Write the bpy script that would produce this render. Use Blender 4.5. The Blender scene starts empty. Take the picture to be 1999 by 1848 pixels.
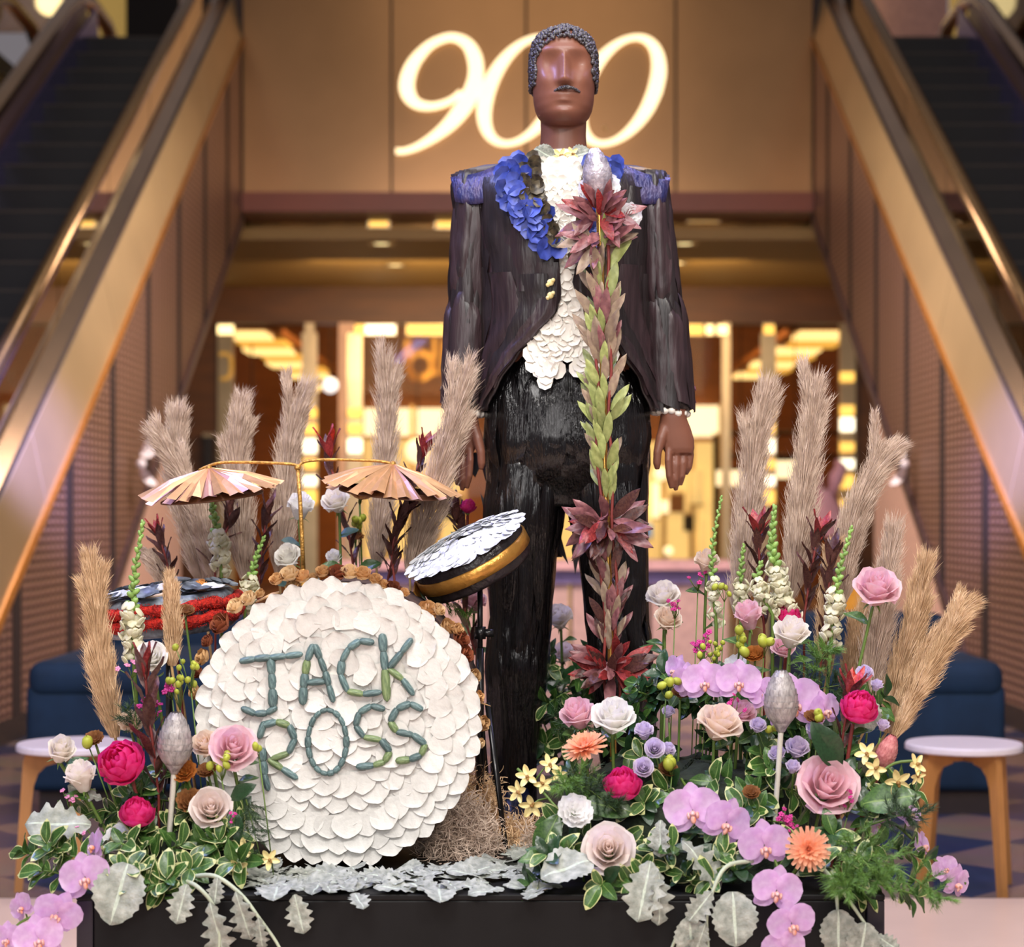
import bpy, math, random
from mathutils import Vector, Matrix, noise
R = random.Random(7)
PI = math.pi
S = bpy.context.scene
COL = S.collection
# ------------------------------------------------------------------ camera
F = 3900.0; PX, PY = 1030.0, 1000.0; HC = 1.29; W, H = 1999.0, 1848.0
cam_d = bpy.data.cameras.new('camera'); cam = bpy.data.objects.new('camera', cam_d); COL.objects.link(cam)
cam.location = (0, 0, HC); cam.rotation_euler = (PI / 2, 0, 0)
cam_d.sensor_width = 36.0; cam_d.sensor_fit = 'HORIZONTAL'; cam_d.lens = F / W * 36.0
cam_d.shift_x = -(PX - W / 2) / W; cam_d.shift_y = (PY - H / 2) / W
cam_d.clip_end = 200
cam_d.dof.use_dof = True; cam_d.dof.focus_distance = 4.3; cam_d.dof.aperture_fstop = 3.4
S.camera = cam
# ------------------------------------------------------------------ world, lights, exposure
wd = bpy.data.worlds.new('world'); S.world = wd; wd.use_nodes = True
wd.node_tree.nodes['Background'].inputs[0].default_value = (0.62, 0.56, 0.60, 1)
wd.node_tree.nodes['Background'].inputs[1].default_value = 0.36
S.view_settings.view_transform = 'Standard'; S.view_settings.look = 'None'
S.view_settings.exposure = 0.0; S.view_settings.gamma = 1.0; S.view_settings.use_curve_mapping = False
def area(name, loc, target, size, energy, color, size_y=None):
    d = bpy.data.lights.new(name, 'AREA'); d.energy = energy; d.color = color; d.size = size
    if size_y: d.shape = 'RECTANGLE'; d.size_y = size_y
    o = bpy.data.objects.new(name, d); COL.objects.link(o); o.location = loc
    o.rotation_euler = (Vector(target) - Vector(loc)).to_track_quat('-Z', 'Y').to_euler()
    return o
area('ceiling_light_front', (-0.9, 0.2, 4.6), (-0.2, 4.4, 1.2), 1.6, 170, (1.0, 0.96, 0.93))
area('ceiling_light_near', (1.9, 0.6, 4.2), (0.2, 4.4, 1.2), 0.5, 105, (1.0, 0.93, 0.86))
area('front_fill', (-0.6, -2.4, 2.6), (0, 4.4, 1.1), 3.4, 105, (1.0, 0.96, 0.94), 1.8)  # added front fill behind the camera, also gives the trousers highlights
area('top_fill', (0.2, 3.1, 4.7), (0.1, 4.0, 1.0), 1.8, 105, (1.0, 0.96, 0.95))  # added fill from above that brightens flower tops and shoulders
area('ceiling_light_violet', (-2.8, 4.4, 5.0), (0, 4.7, 1.5), 1.0, 150, (0.36, 0.40, 1.0))
area('ceiling_light_violet_far', (2.6, 6.2, 5.2), (0.1, 4.8, 1.5), 0.8, 70, (0.50, 0.48, 1.0))
area('atrium_light', (0.0, 9.5, 9.5), (0, 17, 3.5), 4.0, 75, (1.0, 0.80, 0.56))
area('under_bridge_light', (0.0, 22.6, 3.9), (0, 26, 2.4), 5.0, 220, (1.0, 0.70, 0.38), 2.0)
for _sx, _n in ((-1, 'violet_spot_left'), (1, 'violet_spot_right')):  # added violet spots that tint the lower escalator fascia, no fixtures modelled
    _d = bpy.data.lights.new(_n, 'SPOT'); _d.energy = 7000; _d.color = (0.36, 0.34, 1.0); _d.spot_size = math.radians(17); _d.spot_blend = 1.0; _d.shadow_soft_size = 0.15
    _o = bpy.data.objects.new(_n, _d); COL.objects.link(_o); _o.location = (_sx * 1.3, 8.0, 3.2)
    _o.rotation_euler = (Vector((_sx * 3.0, 12.0, 1.75)) - _o.location).to_track_quat('-Z', 'Y').to_euler()
area('corridor_fill', (0.0, 31.5, 5.1), (0, 33.0, 0.0), 8.0, 1500, (1.0, 0.74, 0.42), 10.0)  # added area light that brightens the corridor wood
area('cladding_wash_left', (-0.6, 13.5, 4.0), (-2.9, 15.0, 2.0), 1.5, 190, (1.0, 0.82, 0.74))  # added pair of unseen lamps that lighten the cladding
area('cladding_wash_right', (0.6, 13.5, 4.0), (2.9, 15.0, 2.0), 1.5, 190, (1.0, 0.82, 0.74))
area('floor_light', (0.0, 8.5, 6.5), (0, 9.5, 0.0), 3.0, 130, (0.95, 0.85, 0.90))
# ------------------------------------------------------------------ helpers
def at(px, py, Y):
    return Vector(((px - PX) * Y / F, Y, HC + (PY - py) * Y / F))
def lin(c):
    return tuple((x / 255 / 12.92) if x / 255 <= 0.04045 else ((x / 255 + 0.055) / 1.055) ** 2.4 for x in c)
MATS = {}
def mat(name, rgb, rough=0.5, metal=0.0, var=0.12, scale=18.0, stretch=(1, 1, 1), bump=0.0, bscale=60.0, emit=0.0,
        rnd=0.0, coat=0.0, spec=0.5, sss=0.0, rgb2=None, aniso=0.0, trans=0.0, transl=0.0):
    if name in MATS: return MATS[name]
    m = bpy.data.materials.new(name); m.use_nodes = True; nt = m.node_tree; N = nt.nodes; L = nt.links
    b = N['Principled BSDF']; c = lin(rgb)
    tc = N.new('ShaderNodeTexCoord'); mp = N.new('ShaderNodeMapping'); mp.inputs['Scale'].default_value = stretch
    L.new(tc.outputs['Object'], mp.inputs['Vector'])
    nz = N.new('ShaderNodeTexNoise'); nz.inputs['Scale'].default_value = scale; nz.inputs['Detail'].default_value = 4
    L.new(mp.outputs[0], nz.inputs['Vector'])
    mx = N.new('ShaderNodeMix'); mx.data_type = 'RGBA'
    lo = tuple(x * (1 - var) for x in c); hi = tuple(min(1, x * (1 + var)) for x in c)
    if rgb2 is not None: hi = lin(rgb2)
    mx.inputs[6].default_value = (*lo, 1); mx.inputs[7].default_value = (*hi, 1)
    rmp = N.new('ShaderNodeMapRange'); rmp.inputs[1].default_value = 0.32; rmp.inputs[2].default_value = 0.68
    L.new(nz.outputs[0], rmp.inputs[0]); L.new(rmp.outputs[0], mx.inputs[0])
    out = mx.outputs[2]
    if rnd > 0:
        oi = N.new('ShaderNodeObjectInfo'); hs = N.new('ShaderNodeHueSaturation')
        r2 = N.new('ShaderNodeMapRange'); r2.inputs[3].default_value = 1 - rnd; r2.inputs[4].default_value = 1 + rnd
        L.new(oi.outputs['Random'], r2.inputs[0]); L.new(r2.outputs[0], hs.inputs['Value']); L.new(out, hs.inputs['Color'])
        out = hs.outputs[0]
    L.new(out, b.inputs['Base Color'])
    b.inputs['Roughness'].default_value = rough; b.inputs['Metallic'].default_value = metal
    b.inputs['Specular IOR Level'].default_value = spec
    if coat: b.inputs['Coat Weight'].default_value = coat; b.inputs['Coat Roughness'].default_value = 0.12
    if sss:
        b.inputs['Subsurface Weight'].default_value = sss; b.inputs['Subsurface Radius'].default_value = (1, .6, .5); b.inputs['Subsurface Scale'].default_value = 0.006
    if transl:
        tl = N.new('ShaderNodeBsdfTranslucent'); L.new(out, tl.inputs[0]); ms = N.new('ShaderNodeMixShader'); ms.inputs[0].default_value = transl
        L.new(b.outputs[0], ms.inputs[1]); L.new(tl.outputs[0], ms.inputs[2]); L.new(ms.outputs[0], N['Material Output'].inputs[0])
    if trans: b.inputs['Transmission Weight'].default_value = trans
    if emit: L.new(out, b.inputs['Emission Color']); b.inputs['Emission Strength'].default_value = emit
    if bump:
        n2 = N.new('ShaderNodeTexNoise'); n2.inputs['Scale'].default_value = bscale; n2.inputs['Detail'].default_value = 3
        L.new(mp.outputs[0], n2.inputs['Vector'])
        bp = N.new('ShaderNodeBump'); bp.inputs['Strength'].default_value = bump; bp.inputs['Distance'].default_value = 0.01
        L.new(n2.outputs[0], bp.inputs['Height']); L.new(bp.outputs[0], b.inputs['Normal'])
    MATS[name] = m; return m
def glass_mat(name, tint, gl=0.12, rough=0.03, fk=1.0):
    m = bpy.data.materials.new(name); m.use_nodes = True; nt = m.node_tree; N = nt.nodes; L = nt.links
    for n in list(N):
        if n.type != 'OUTPUT_MATERIAL': N.remove(n)
    o = [n for n in N if n.type == 'OUTPUT_MATERIAL'][0]
    t = N.new('ShaderNodeBsdfTransparent'); t.inputs[0].default_value = (*lin(tint), 1)
    g = N.new('ShaderNodeBsdfGlossy'); g.inputs['Roughness'].default_value = rough
    fr = N.new('ShaderNodeFresnel'); fr.inputs[0].default_value = 1.45
    ad = N.new('ShaderNodeMath'); ad.operation = 'MULTIPLY_ADD'; ad.inputs[1].default_value = fk; ad.inputs[2].default_value = gl
    x = N.new('ShaderNodeMixShader'); L.new(fr.outputs[0], ad.inputs[0]); L.new(ad.outputs[0], x.inputs[0])
    L.new(t.outputs[0], x.inputs[1]); L.new(g.outputs[0], x.inputs[2]); L.new(x.outputs[0], o.inputs[0])
    MATS[name] = m; return m
def mesh(name, v, f, mats=(), idx=None, smooth=True):
    me = bpy.data.meshes.new(name); me.from_pydata([tuple(p) for p in v], [], f)
    for m in (mats if isinstance(mats, (list, tuple)) else [mats]): me.materials.append(m)
    if idx: me.polygons.foreach_set('material_index', idx)
    if smooth: me.polygons.foreach_set('use_smooth', [True] * len(me.polygons))
    me.update(); return me
def ob(name, me, parent=None, mtx=None):
    o = bpy.data.objects.new(name, me); COL.objects.link(o)
    if parent is not None: o.parent = parent
    if mtx is not None: o.matrix_basis = mtx
    return o
def tag(o, label, cat, group=None, kind=None):
    if label: o['label'] = label
    if cat: o['category'] = cat
    if group: o['group'] = group
    if kind: o['kind'] = kind
    return o
def thing(name, label, cat, mtx=None, group=None):
    o = bpy.data.objects.new(name, None); COL.objects.link(o); o.empty_display_size = 0.05
    if mtx is not None: o.matrix_basis = mtx
    return tag(o, label, cat, group)
def struct(o):
    o['kind'] = 'structure'; return o
class MB:
    def __init__(s): s.v = []; s.f = []; s.m = []
    def add(s, v, f, mi=0):
        n = len(s.v); s.v += [Vector(p) for p in v]; s.f += [tuple(i + n for i in q) for q in f]; s.m += [mi] * len(f); return s
    def box(s, a, b, mi=0):
        x0, y0, z0 = a; x1, y1, z1 = b
        return s.add([(x0,y0,z0),(x1,y0,z0),(x1,y1,z0),(x0,y1,z0),(x0,y0,z1),(x1,y0,z1),(x1,y1,z1),(x0,y1,z1)],
                     [(0,3,2,1),(4,5,6,7),(0,1,5,4),(1,2,6,5),(2,3,7,6),(3,0,4,7)], mi)
    def prism(s, pts, d, mi=0):       # pts: closed polygon of Vectors, extruded along vector d
        n = len(pts); d = Vector(d)
        v = [Vector(p) for p in pts] + [Vector(p) + d for p in pts]
        f = [tuple(range(n - 1, -1, -1)), tuple(range(n, 2 * n))] + [(i, (i + 1) % n, n + (i + 1) % n, n + i) for i in range(n)]
        return s.add(v, f, mi)
    def tube(s, pts, r, n=6, mi=0, cap=True, flat=1.0):
        pts = [Vector(p) for p in pts]; k = len(pts); rs = r if isinstance(r, (list, tuple)) else [r] * k
        v = []; f = []; up = Vector((0.13, -0.2, 1)).normalized()
        t0 = (pts[1] - pts[0]).normalized(); a = t0.cross(up)
        if a.length < 0.05: a = t0.cross(Vector((1, 0, 0)))
        a.normalize()
        for i, p in enumerate(pts):
            t = (pts[min(i + 1, k - 1)] - pts[max(i - 1, 0)])
            t = t.normalized() if t.length > 1e-9 else t0
            a = (a - t * a.dot(t)); a = a.normalized() if a.length > 1e-6 else t.orthogonal().normalized()
            b = t.cross(a)
            for j in range(n):
                q = 2 * PI * j / n
                v.append(p + (a * math.cos(q) + b * math.sin(q) * flat) * rs[i])
        for i in range(k - 1):
            for j in range(n):
                f.append((i * n + j, i * n + (j + 1) % n, (i + 1) * n + (j + 1) % n, (i + 1) * n + j))
        if cap: f.append(tuple(range(n - 1, -1, -1))); f.append(tuple((k - 1) * n + j for j in range(n)))
        return s.add(v, f, mi)
    def lathe(s, prof, n=16, mi=0, mtx=None, ang=2 * PI):   # prof: (r, z)
        v = []; f = []; closed = abs(ang - 2 * PI) < 1e-6; nn = n if closed else n + 1
        for r, z in prof:
            for j in range(nn):
                q = ang * j / n; p = Vector((r * math.cos(q), r * math.sin(q), z)); v.append(mtx @ p if mtx else p)
        for i in range(len(prof) - 1):
            for j in range(n):
                a, b = i * nn + j, i * nn + (j + 1) % nn
                f.append((a, b, b + nn, a + nn))
        return s.add(v, f, mi)
    def ball(s, c, r, n=8, m=6, mi=0, sq=(1, 1, 1), mtx=None):
        v = []; f = []
        for i in range(m + 1):
            th = PI * i / m
            for j in range(n):
                q = 2 * PI * j / n
                p = Vector((math.sin(th) * math.cos(q) * sq[0], math.sin(th) * math.sin(q) * sq[1], math.cos(th) * sq[2])) * r
                v.append((mtx @ p if mtx else p) + Vector(c))
        for i in range(m):
            for j in range(n):
                f.append((i * n + j, (i + 1) * n + j, (i + 1) * n + (j + 1) % n, i * n + (j + 1) % n))
        return s.add(v, f, mi)
    def grid(s, fn, nu, nv, mi=0):
        v = [fn(i / nu, j / nv) for i in range(nu + 1) for j in range(nv + 1)]
        f = [(i * (nv + 1) + j, (i + 1) * (nv + 1) + j, (i + 1) * (nv + 1) + j + 1, i * (nv + 1) + j + 1) for i in range(nu) for j in range(nv)]
        return s.add(v, f, mi)
    def me(s, name, mats, smooth=True):
        return mesh(name, s.v, s.f, mats, s.m, smooth)
    def obj(s, name, mats, parent=None, mtx=None, smooth=True, local=None):
        if local is not None:
            inv = local.inverted(); s.v = [inv @ p for p in s.v]
        return ob(name, s.me(name, mats, smooth), parent, mtx)
def frame(loc, zdir, roll=0.0, scale=1.0, up=(0, 0, 1)):
    z = Vector(zdir).normalized(); u = Vector(up)
    if abs(z.dot(u)) > 0.98: u = Vector((0, 1, 0))
    x = u.cross(z).normalized(); y = z.cross(x)
    M = Matrix(((x.x, y.x, z.x, 0), (x.y, y.y, z.y, 0), (x.z, y.z, z.z, 0), (0, 0, 0, 1)))
    return Matrix.Translation(loc) @ M @ Matrix.Rotation(roll, 4, 'Z') @ Matrix.Scale(scale, 4)
def crom(pts, n):      # Catmull-Rom through tuples
    out = []; k = len(pts)
    P = [pts[0]] + list(pts) + [pts[-1]]
    for i in range(k - 1):
        p0, p1, p2, p3 = P[i], P[i + 1], P[i + 2], P[i + 3]
        for j in range(n):
            t = j / n
            out.append(tuple(0.5 * (2 * b + (c - a) * t + (2 * a - 5 * b + 4 * c - d) * t * t + (3 * b - a - 3 * c + d) * t ** 3) for a, b, c, d in zip(p0, p1, p2, p3)))
    out.append(tuple(pts[-1])); return out
def interp(tab, x):    # tab: list of tuples sorted by first; returns the rest
    if x <= tab[0][0]: return tab[0][1:]
    for a, b in zip(tab, tab[1:]):
        if x <= b[0]:
            t = (x - a[0]) / (b[0] - a[0]); t = t * t * (3 - 2 * t) * 0.5 + t * 0.5
            return tuple(p + (q - p) * t for p, q in zip(a[1:], b[1:]))
    return tab[-1][1:]
PL = 0.56      # plinth top
# ================================================================== the setting
def procmat(name, build):
    m = bpy.data.materials.new(name); m.use_nodes = True; build(m.node_tree, m.node_tree.nodes['Principled BSDF']); MATS[name] = m; return m
def _floor(nt, b):
    N, L = nt.nodes, nt.links
    tc = N.new('ShaderNodeTexCoord'); mp = N.new('ShaderNodeMapping'); mp.inputs['Rotation'].default_value = (0, 0, PI / 4)
    L.new(tc.outputs['Object'], mp.inputs[0])
    ck = N.new('ShaderNodeTexChecker'); ck.inputs['Scale'].default_value = 1.9
    ck.inputs[1].default_value = (*lin((62, 68, 98)), 1); ck.inputs[2].default_value = (*lin((150, 124, 112)), 1)
    nz = N.new('ShaderNodeTexNoise'); nz.inputs['Scale'].default_value = 3.0; nz.inputs['Detail'].default_value = 6
    mx = N.new('ShaderNodeMix'); mx.data_type = 'RGBA'; mx.blend_type = 'MULTIPLY'; mx.inputs[0].default_value = 0.5
    L.new(mp.outputs[0], ck.inputs[0]); L.new(tc.outputs['Object'], nz.inputs[0])
    L.new(ck.outputs[0], mx.inputs[6]); L.new(nz.outputs[1], mx.inputs[7]); L.new(mx.outputs[2], b.inputs['Base Color'])
    b.inputs['Roughness'].default_value = 0.22
def _mesh_panel(nt, b):
    N, L = nt.nodes, nt.links
    tc = N.new('ShaderNodeTexCoord')
    def wav(sc, d):
        w = N.new('ShaderNodeTexWave'); w.bands_direction = d; w.inputs['Scale'].default_value = sc; w.inputs['Distortion'].default_value = 0.6
        w.inputs['Detail Scale'].default_value = 0.6; L.new(tc.outputs['Object'], w.inputs[0]); return w
    w1, w2 = wav(2.6, 'Y'), wav(6.0, 'Z')
    mu = N.new('ShaderNodeMath'); mu.operation = 'MULTIPLY'; L.new(w1.outputs[1], mu.inputs[0]); L.new(w2.outputs[1], mu.inputs[1])
    mx = N.new('ShaderNodeMix'); mx.data_type = 'RGBA'; L.new(mu.outputs[0], mx.inputs[0])
    mx.inputs[6].default_value = (*lin((100, 72, 62)), 1); mx.inputs[7].default_value = (*lin((210, 168, 148)), 1)
    L.new(mx.outputs[2], b.inputs['Base Color']); b.inputs['Metallic'].default_value = 0.55; b.inputs['Roughness'].default_value = 0.42
    bp = N.new('ShaderNodeBump'); bp.inputs['Strength'].default_value = 0.5; bp.inputs['Distance'].default_value = 0.02
    L.new(mu.outputs[0], bp.inputs['Height']); L.new(bp.outputs[0], b.inputs['Normal'])
m_floor = procmat('patterned_floor', _floor); m_clad = procmat('woven_cladding', _mesh_panel)
m_beige = mat('beige_stone', (226, 196, 172), 0.3, var=0.05, scale=3)
m_bronze = mat('satin_bronze', (150, 114, 78), 0.30, 0.9, var=0.10, scale=0.8, bump=0.25, bscale=0.9)
m_brass = mat('brushed_brass', (212, 186, 142), 0.3, 1.0, var=0.10, scale=3, bump=0.05, bscale=4)
m_fascia = mat('lacquered_fascia', (196, 170, 128), 0.32, 0.55, var=.08, scale=1.5)
m_gold = mat('gold_trim', (206, 140, 60), 0.35, 0.8, var=0.08)
m_steel = mat('champagne_steel', (176, 148, 118), 0.24, 1.0, var=0.12, scale=1.2, bump=0.12, bscale=1.4)
m_seam = mat('dark_seam', (44, 30, 26), 0.7)
m_step = mat('escalator_step', (10, 10, 14), 0.5, 0.1, var=0.2)
m_nose = mat('step_nosing', (60, 52, 46), 0.5, 0.2)
m_rail = mat('handrail_rubber', (120, 96, 66), 0.22, 0.75, var=0.1)
m_skirt = mat('skirt_panel', (132, 104, 96), 0.3, 0.6, var=0.1, scale=2)
m_beam = mat('red_brown_beam', (112, 52, 28), 0.5, var=0.1, scale=2)
m_wood = mat('amber_wood', (150, 88, 36), 0.45, var=0.18, scale=1.5, stretch=(1, 1, 6))
m_dwood = mat('dark_wood', (92, 54, 18), 0.5, var=0.2, scale=1.5, stretch=(1, 1, 5))
m_ceil = mat('olive_ceiling', (150, 118, 62), 0.6, var=0.05, scale=1)
m_peach = mat('peach_plaster', (226, 184, 160), 0.6, var=0.04)
m_glass = glass_mat('balustrade_glass', (178, 160, 130), 0.03)
m_shopglass = glass_mat('shop_glass', (236, 228, 214), 0.0, fk=.2)
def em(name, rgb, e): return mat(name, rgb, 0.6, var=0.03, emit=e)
m_sign = em('sign_white', (255, 228, 178), 1.7); m_lampw = em('lamp_warm', (255, 226, 160), 2.4)
m_lampg = em('lamp_gold', (250, 200, 96), 1.3); m_lampc = em('lamp_cool', (220, 228, 255), 3.0); m_window = em('lit_window', (248, 224, 160), 0.95)
m_brights = em('lit_white', (255, 244, 214), 2.2)

def slab(name, a, b, m, parent=None, label=None, cat=None):
    o = MB().box(a, b).obj(name, m, parent, smooth=False)
    if label: tag(o, label, cat)
    return o
struct(slab('floor', (-14, -2, -0.1), (14, 46, 0), m_floor))
struct(slab('trim_1', (-6, 0, 0.0), (6, 6.62, 0.012), m_beige))
struct(slab('wall_side_left', (-9.2, 9, 0), (-9.0, 40, 14), mat('warm_stone', (150, 122, 96), .6, var=.08, scale=.8))); struct(slab('wall_side_right', (9.0, 9, 0), (9.2, 40, 14), MATS['warm_stone']))
# sign wall spanning between the escalators: panels of satin bronze
YW = 20.3
wall = struct(slab('wall_back', at(400, 376, YW) + Vector((0, 0.06, 0)), at(1660, -60, YW) + Vector((0, 0.5, 0)), m_seam))
xs = [472, 764, 1027, 1319, 1588]
for i in range(4):
    a, b = at(xs[i], 376, YW), at(xs[i + 1], -60, YW)
    slab('panel', (a.x + 0.012, YW, a.z), (b.x - 0.012, YW + 0.06, b.z), m_bronze, wall)
a, b = at(468, 414, YW), at(1592, 376, YW)
struct(slab('trim_2', (a.x, YW - 0.05, a.z), (b.x, YW + 0.7, b.z), m_beam))
ZC = 4.16
struct(slab('ceiling', (-4.6, YW + 0.7, ZC), (4.6, 25.4, ZC + 0.12), m_ceil))
# mirrored strip and lamps under the bridge
struct(slab('trim_3', at(472, 452, YW + .75), at(1588, 416, YW + .75) + Vector((0, 0.05, 0)), mat('antique_mirror', (150, 112, 62), 0.2, 0.9, var=0.35, scale=2)))
for px, py, w, t in ((745, 465, 26, 'left of the figure, nearer'), (772, 516, 24, 'left of the figure, farther'), (1336, 461, 28, 'right of the figure, nearer'), (1322, 512, 20, 'right of the figure, farther')):
    Y = max(21.3, (ZC - HC) * F / (PY - py)); c = at(px, py, Y)
    o = thing('recessed_downlight', 'small round ceiling downlight ' + t, 'downlight', Matrix.Translation((c.x, c.y, ZC)), 'downlights under the bridge')
    MB().lathe([(0.10, 0), (0.13, -0.02), (0.15, 0)], 14).obj('rim', m_brass, o)
    MB().lathe([(0.001, -0.004), (0.10, -0.004)], 14).obj('lens', m_lampw, o)
for px, py, w, t in ((740, 434, 44, 'wide warm lamp box hung above the ceiling edge, left of the jacket'), (870, 436, 40, 'warm lamp box above the ceiling edge, touching the left sleeve in view'), (1372, 424, 66, 'warm lamp box above the ceiling edge, right of the jacket')):
    a = at(px - w / 2, py + 12, YW + .7); b = at(px + w / 2, py - 10, YW + .7)
    o = thing('lamp_box', t, 'lamp', Matrix.Translation((a.x, a.y - .06, a.z)))
    MB().box((0, 0, 0), (b.x - a.x, .05, b.z - a.z)).obj('frame', m_brass, o, smooth=False)
    MB().box((.02, -.008, .012), (b.x - a.x - .02, 0, b.z - a.z - .012)).obj('diffuser', m_lampg, o, smooth=False)
# --- "900"
def ribbon(path, widths, d, fn, n=6, closed=False):
    pts = [(*p, w) for p, w in zip(path, widths)]
    c = crom(pts + ([pts[0]] if closed else []), n); v = []; f = []
    for i, (x, y, w) in enumerate(c):
        if closed: p, q = c[(i - 1) % (len(c) - 1)], c[(i + 1) % (len(c) - 1)]
        else: p, q = c[max(i - 1, 0)], c[min(i + 1, len(c) - 1)]
        tx, ty = q[0] - p[0], q[1] - p[1]; l = math.hypot(tx, ty) or 1
        nx, ny = -ty / l * w / 2, tx / l * w / 2
        A, B = fn(x + nx, y + ny), fn(x - nx, y - ny)
        v += [A, B, A + d, B + d]
    for i in range(len(c) - 1):
        k = 4 * i
        f += [(k, k + 1, k + 5, k + 4), (k + 2, k + 6, k + 7, k + 3), (k, k + 4, k + 6, k + 2), (k + 1, k + 3, k + 7, k + 5)]
    if not closed: f += [(0, 2, 3, 1), (k + 4, k + 5, k + 7, k + 6)]
    return MB().add(v, f)
fn = lambda x, y: at(700 + x / 2.64, y / 2.64, YW - 0.09)
sg = thing('illuminated_sign', 'glowing white script numerals 900 mounted on the bronze wall', 'sign')
d = Vector((0, 0.05, 0))
p9 = [(528,470,24),(470,518,30),(380,545,36),(300,532,52),(255,480,74),(250,410,74),(285,320,62),(360,235,44),(440,195,38),(500,192,42),(560,225,58),(596,290,74),(606,370,76),(590,450,80),(545,540,84),(480,625,70),(400,695,50),(310,750,34),(240,775,28),(192,777,28)]
ribbon([p[:2] for p in p9], [p[2] for p in p9], d, fn).obj('numeral', m_sign, sg, smooth=False)['label'] = 'numeral 9'
for cx, l in ((850, 'middle numeral 0 behind the head'), (1345, 'last numeral 0')):
    path = []; wid = []
    for k in range(20):
        t = 2 * PI * k / 20; w, h, sh = 184, 274, 88
        path.append((cx + w * math.cos(t) + sh * math.sin(t), 464 - h * math.sin(t)))
        wid.append(26 + 50 * abs(math.cos(t - 0.12)) ** 1.6)
    ribbon(path, wid, d, fn, 4, True).obj('numeral', m_sign, sg, smooth=False)['label'] = l
for px, py in ((820, 120), (850, 260), (965, 200), (1000, 275), (1180, 250), (1290, 110)):
    MB().tube([at(px, py, YW - 0.06), at(px, py, YW + 0.02)], 0.02, 6).obj('stand_off', m_brass, sg)
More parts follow.
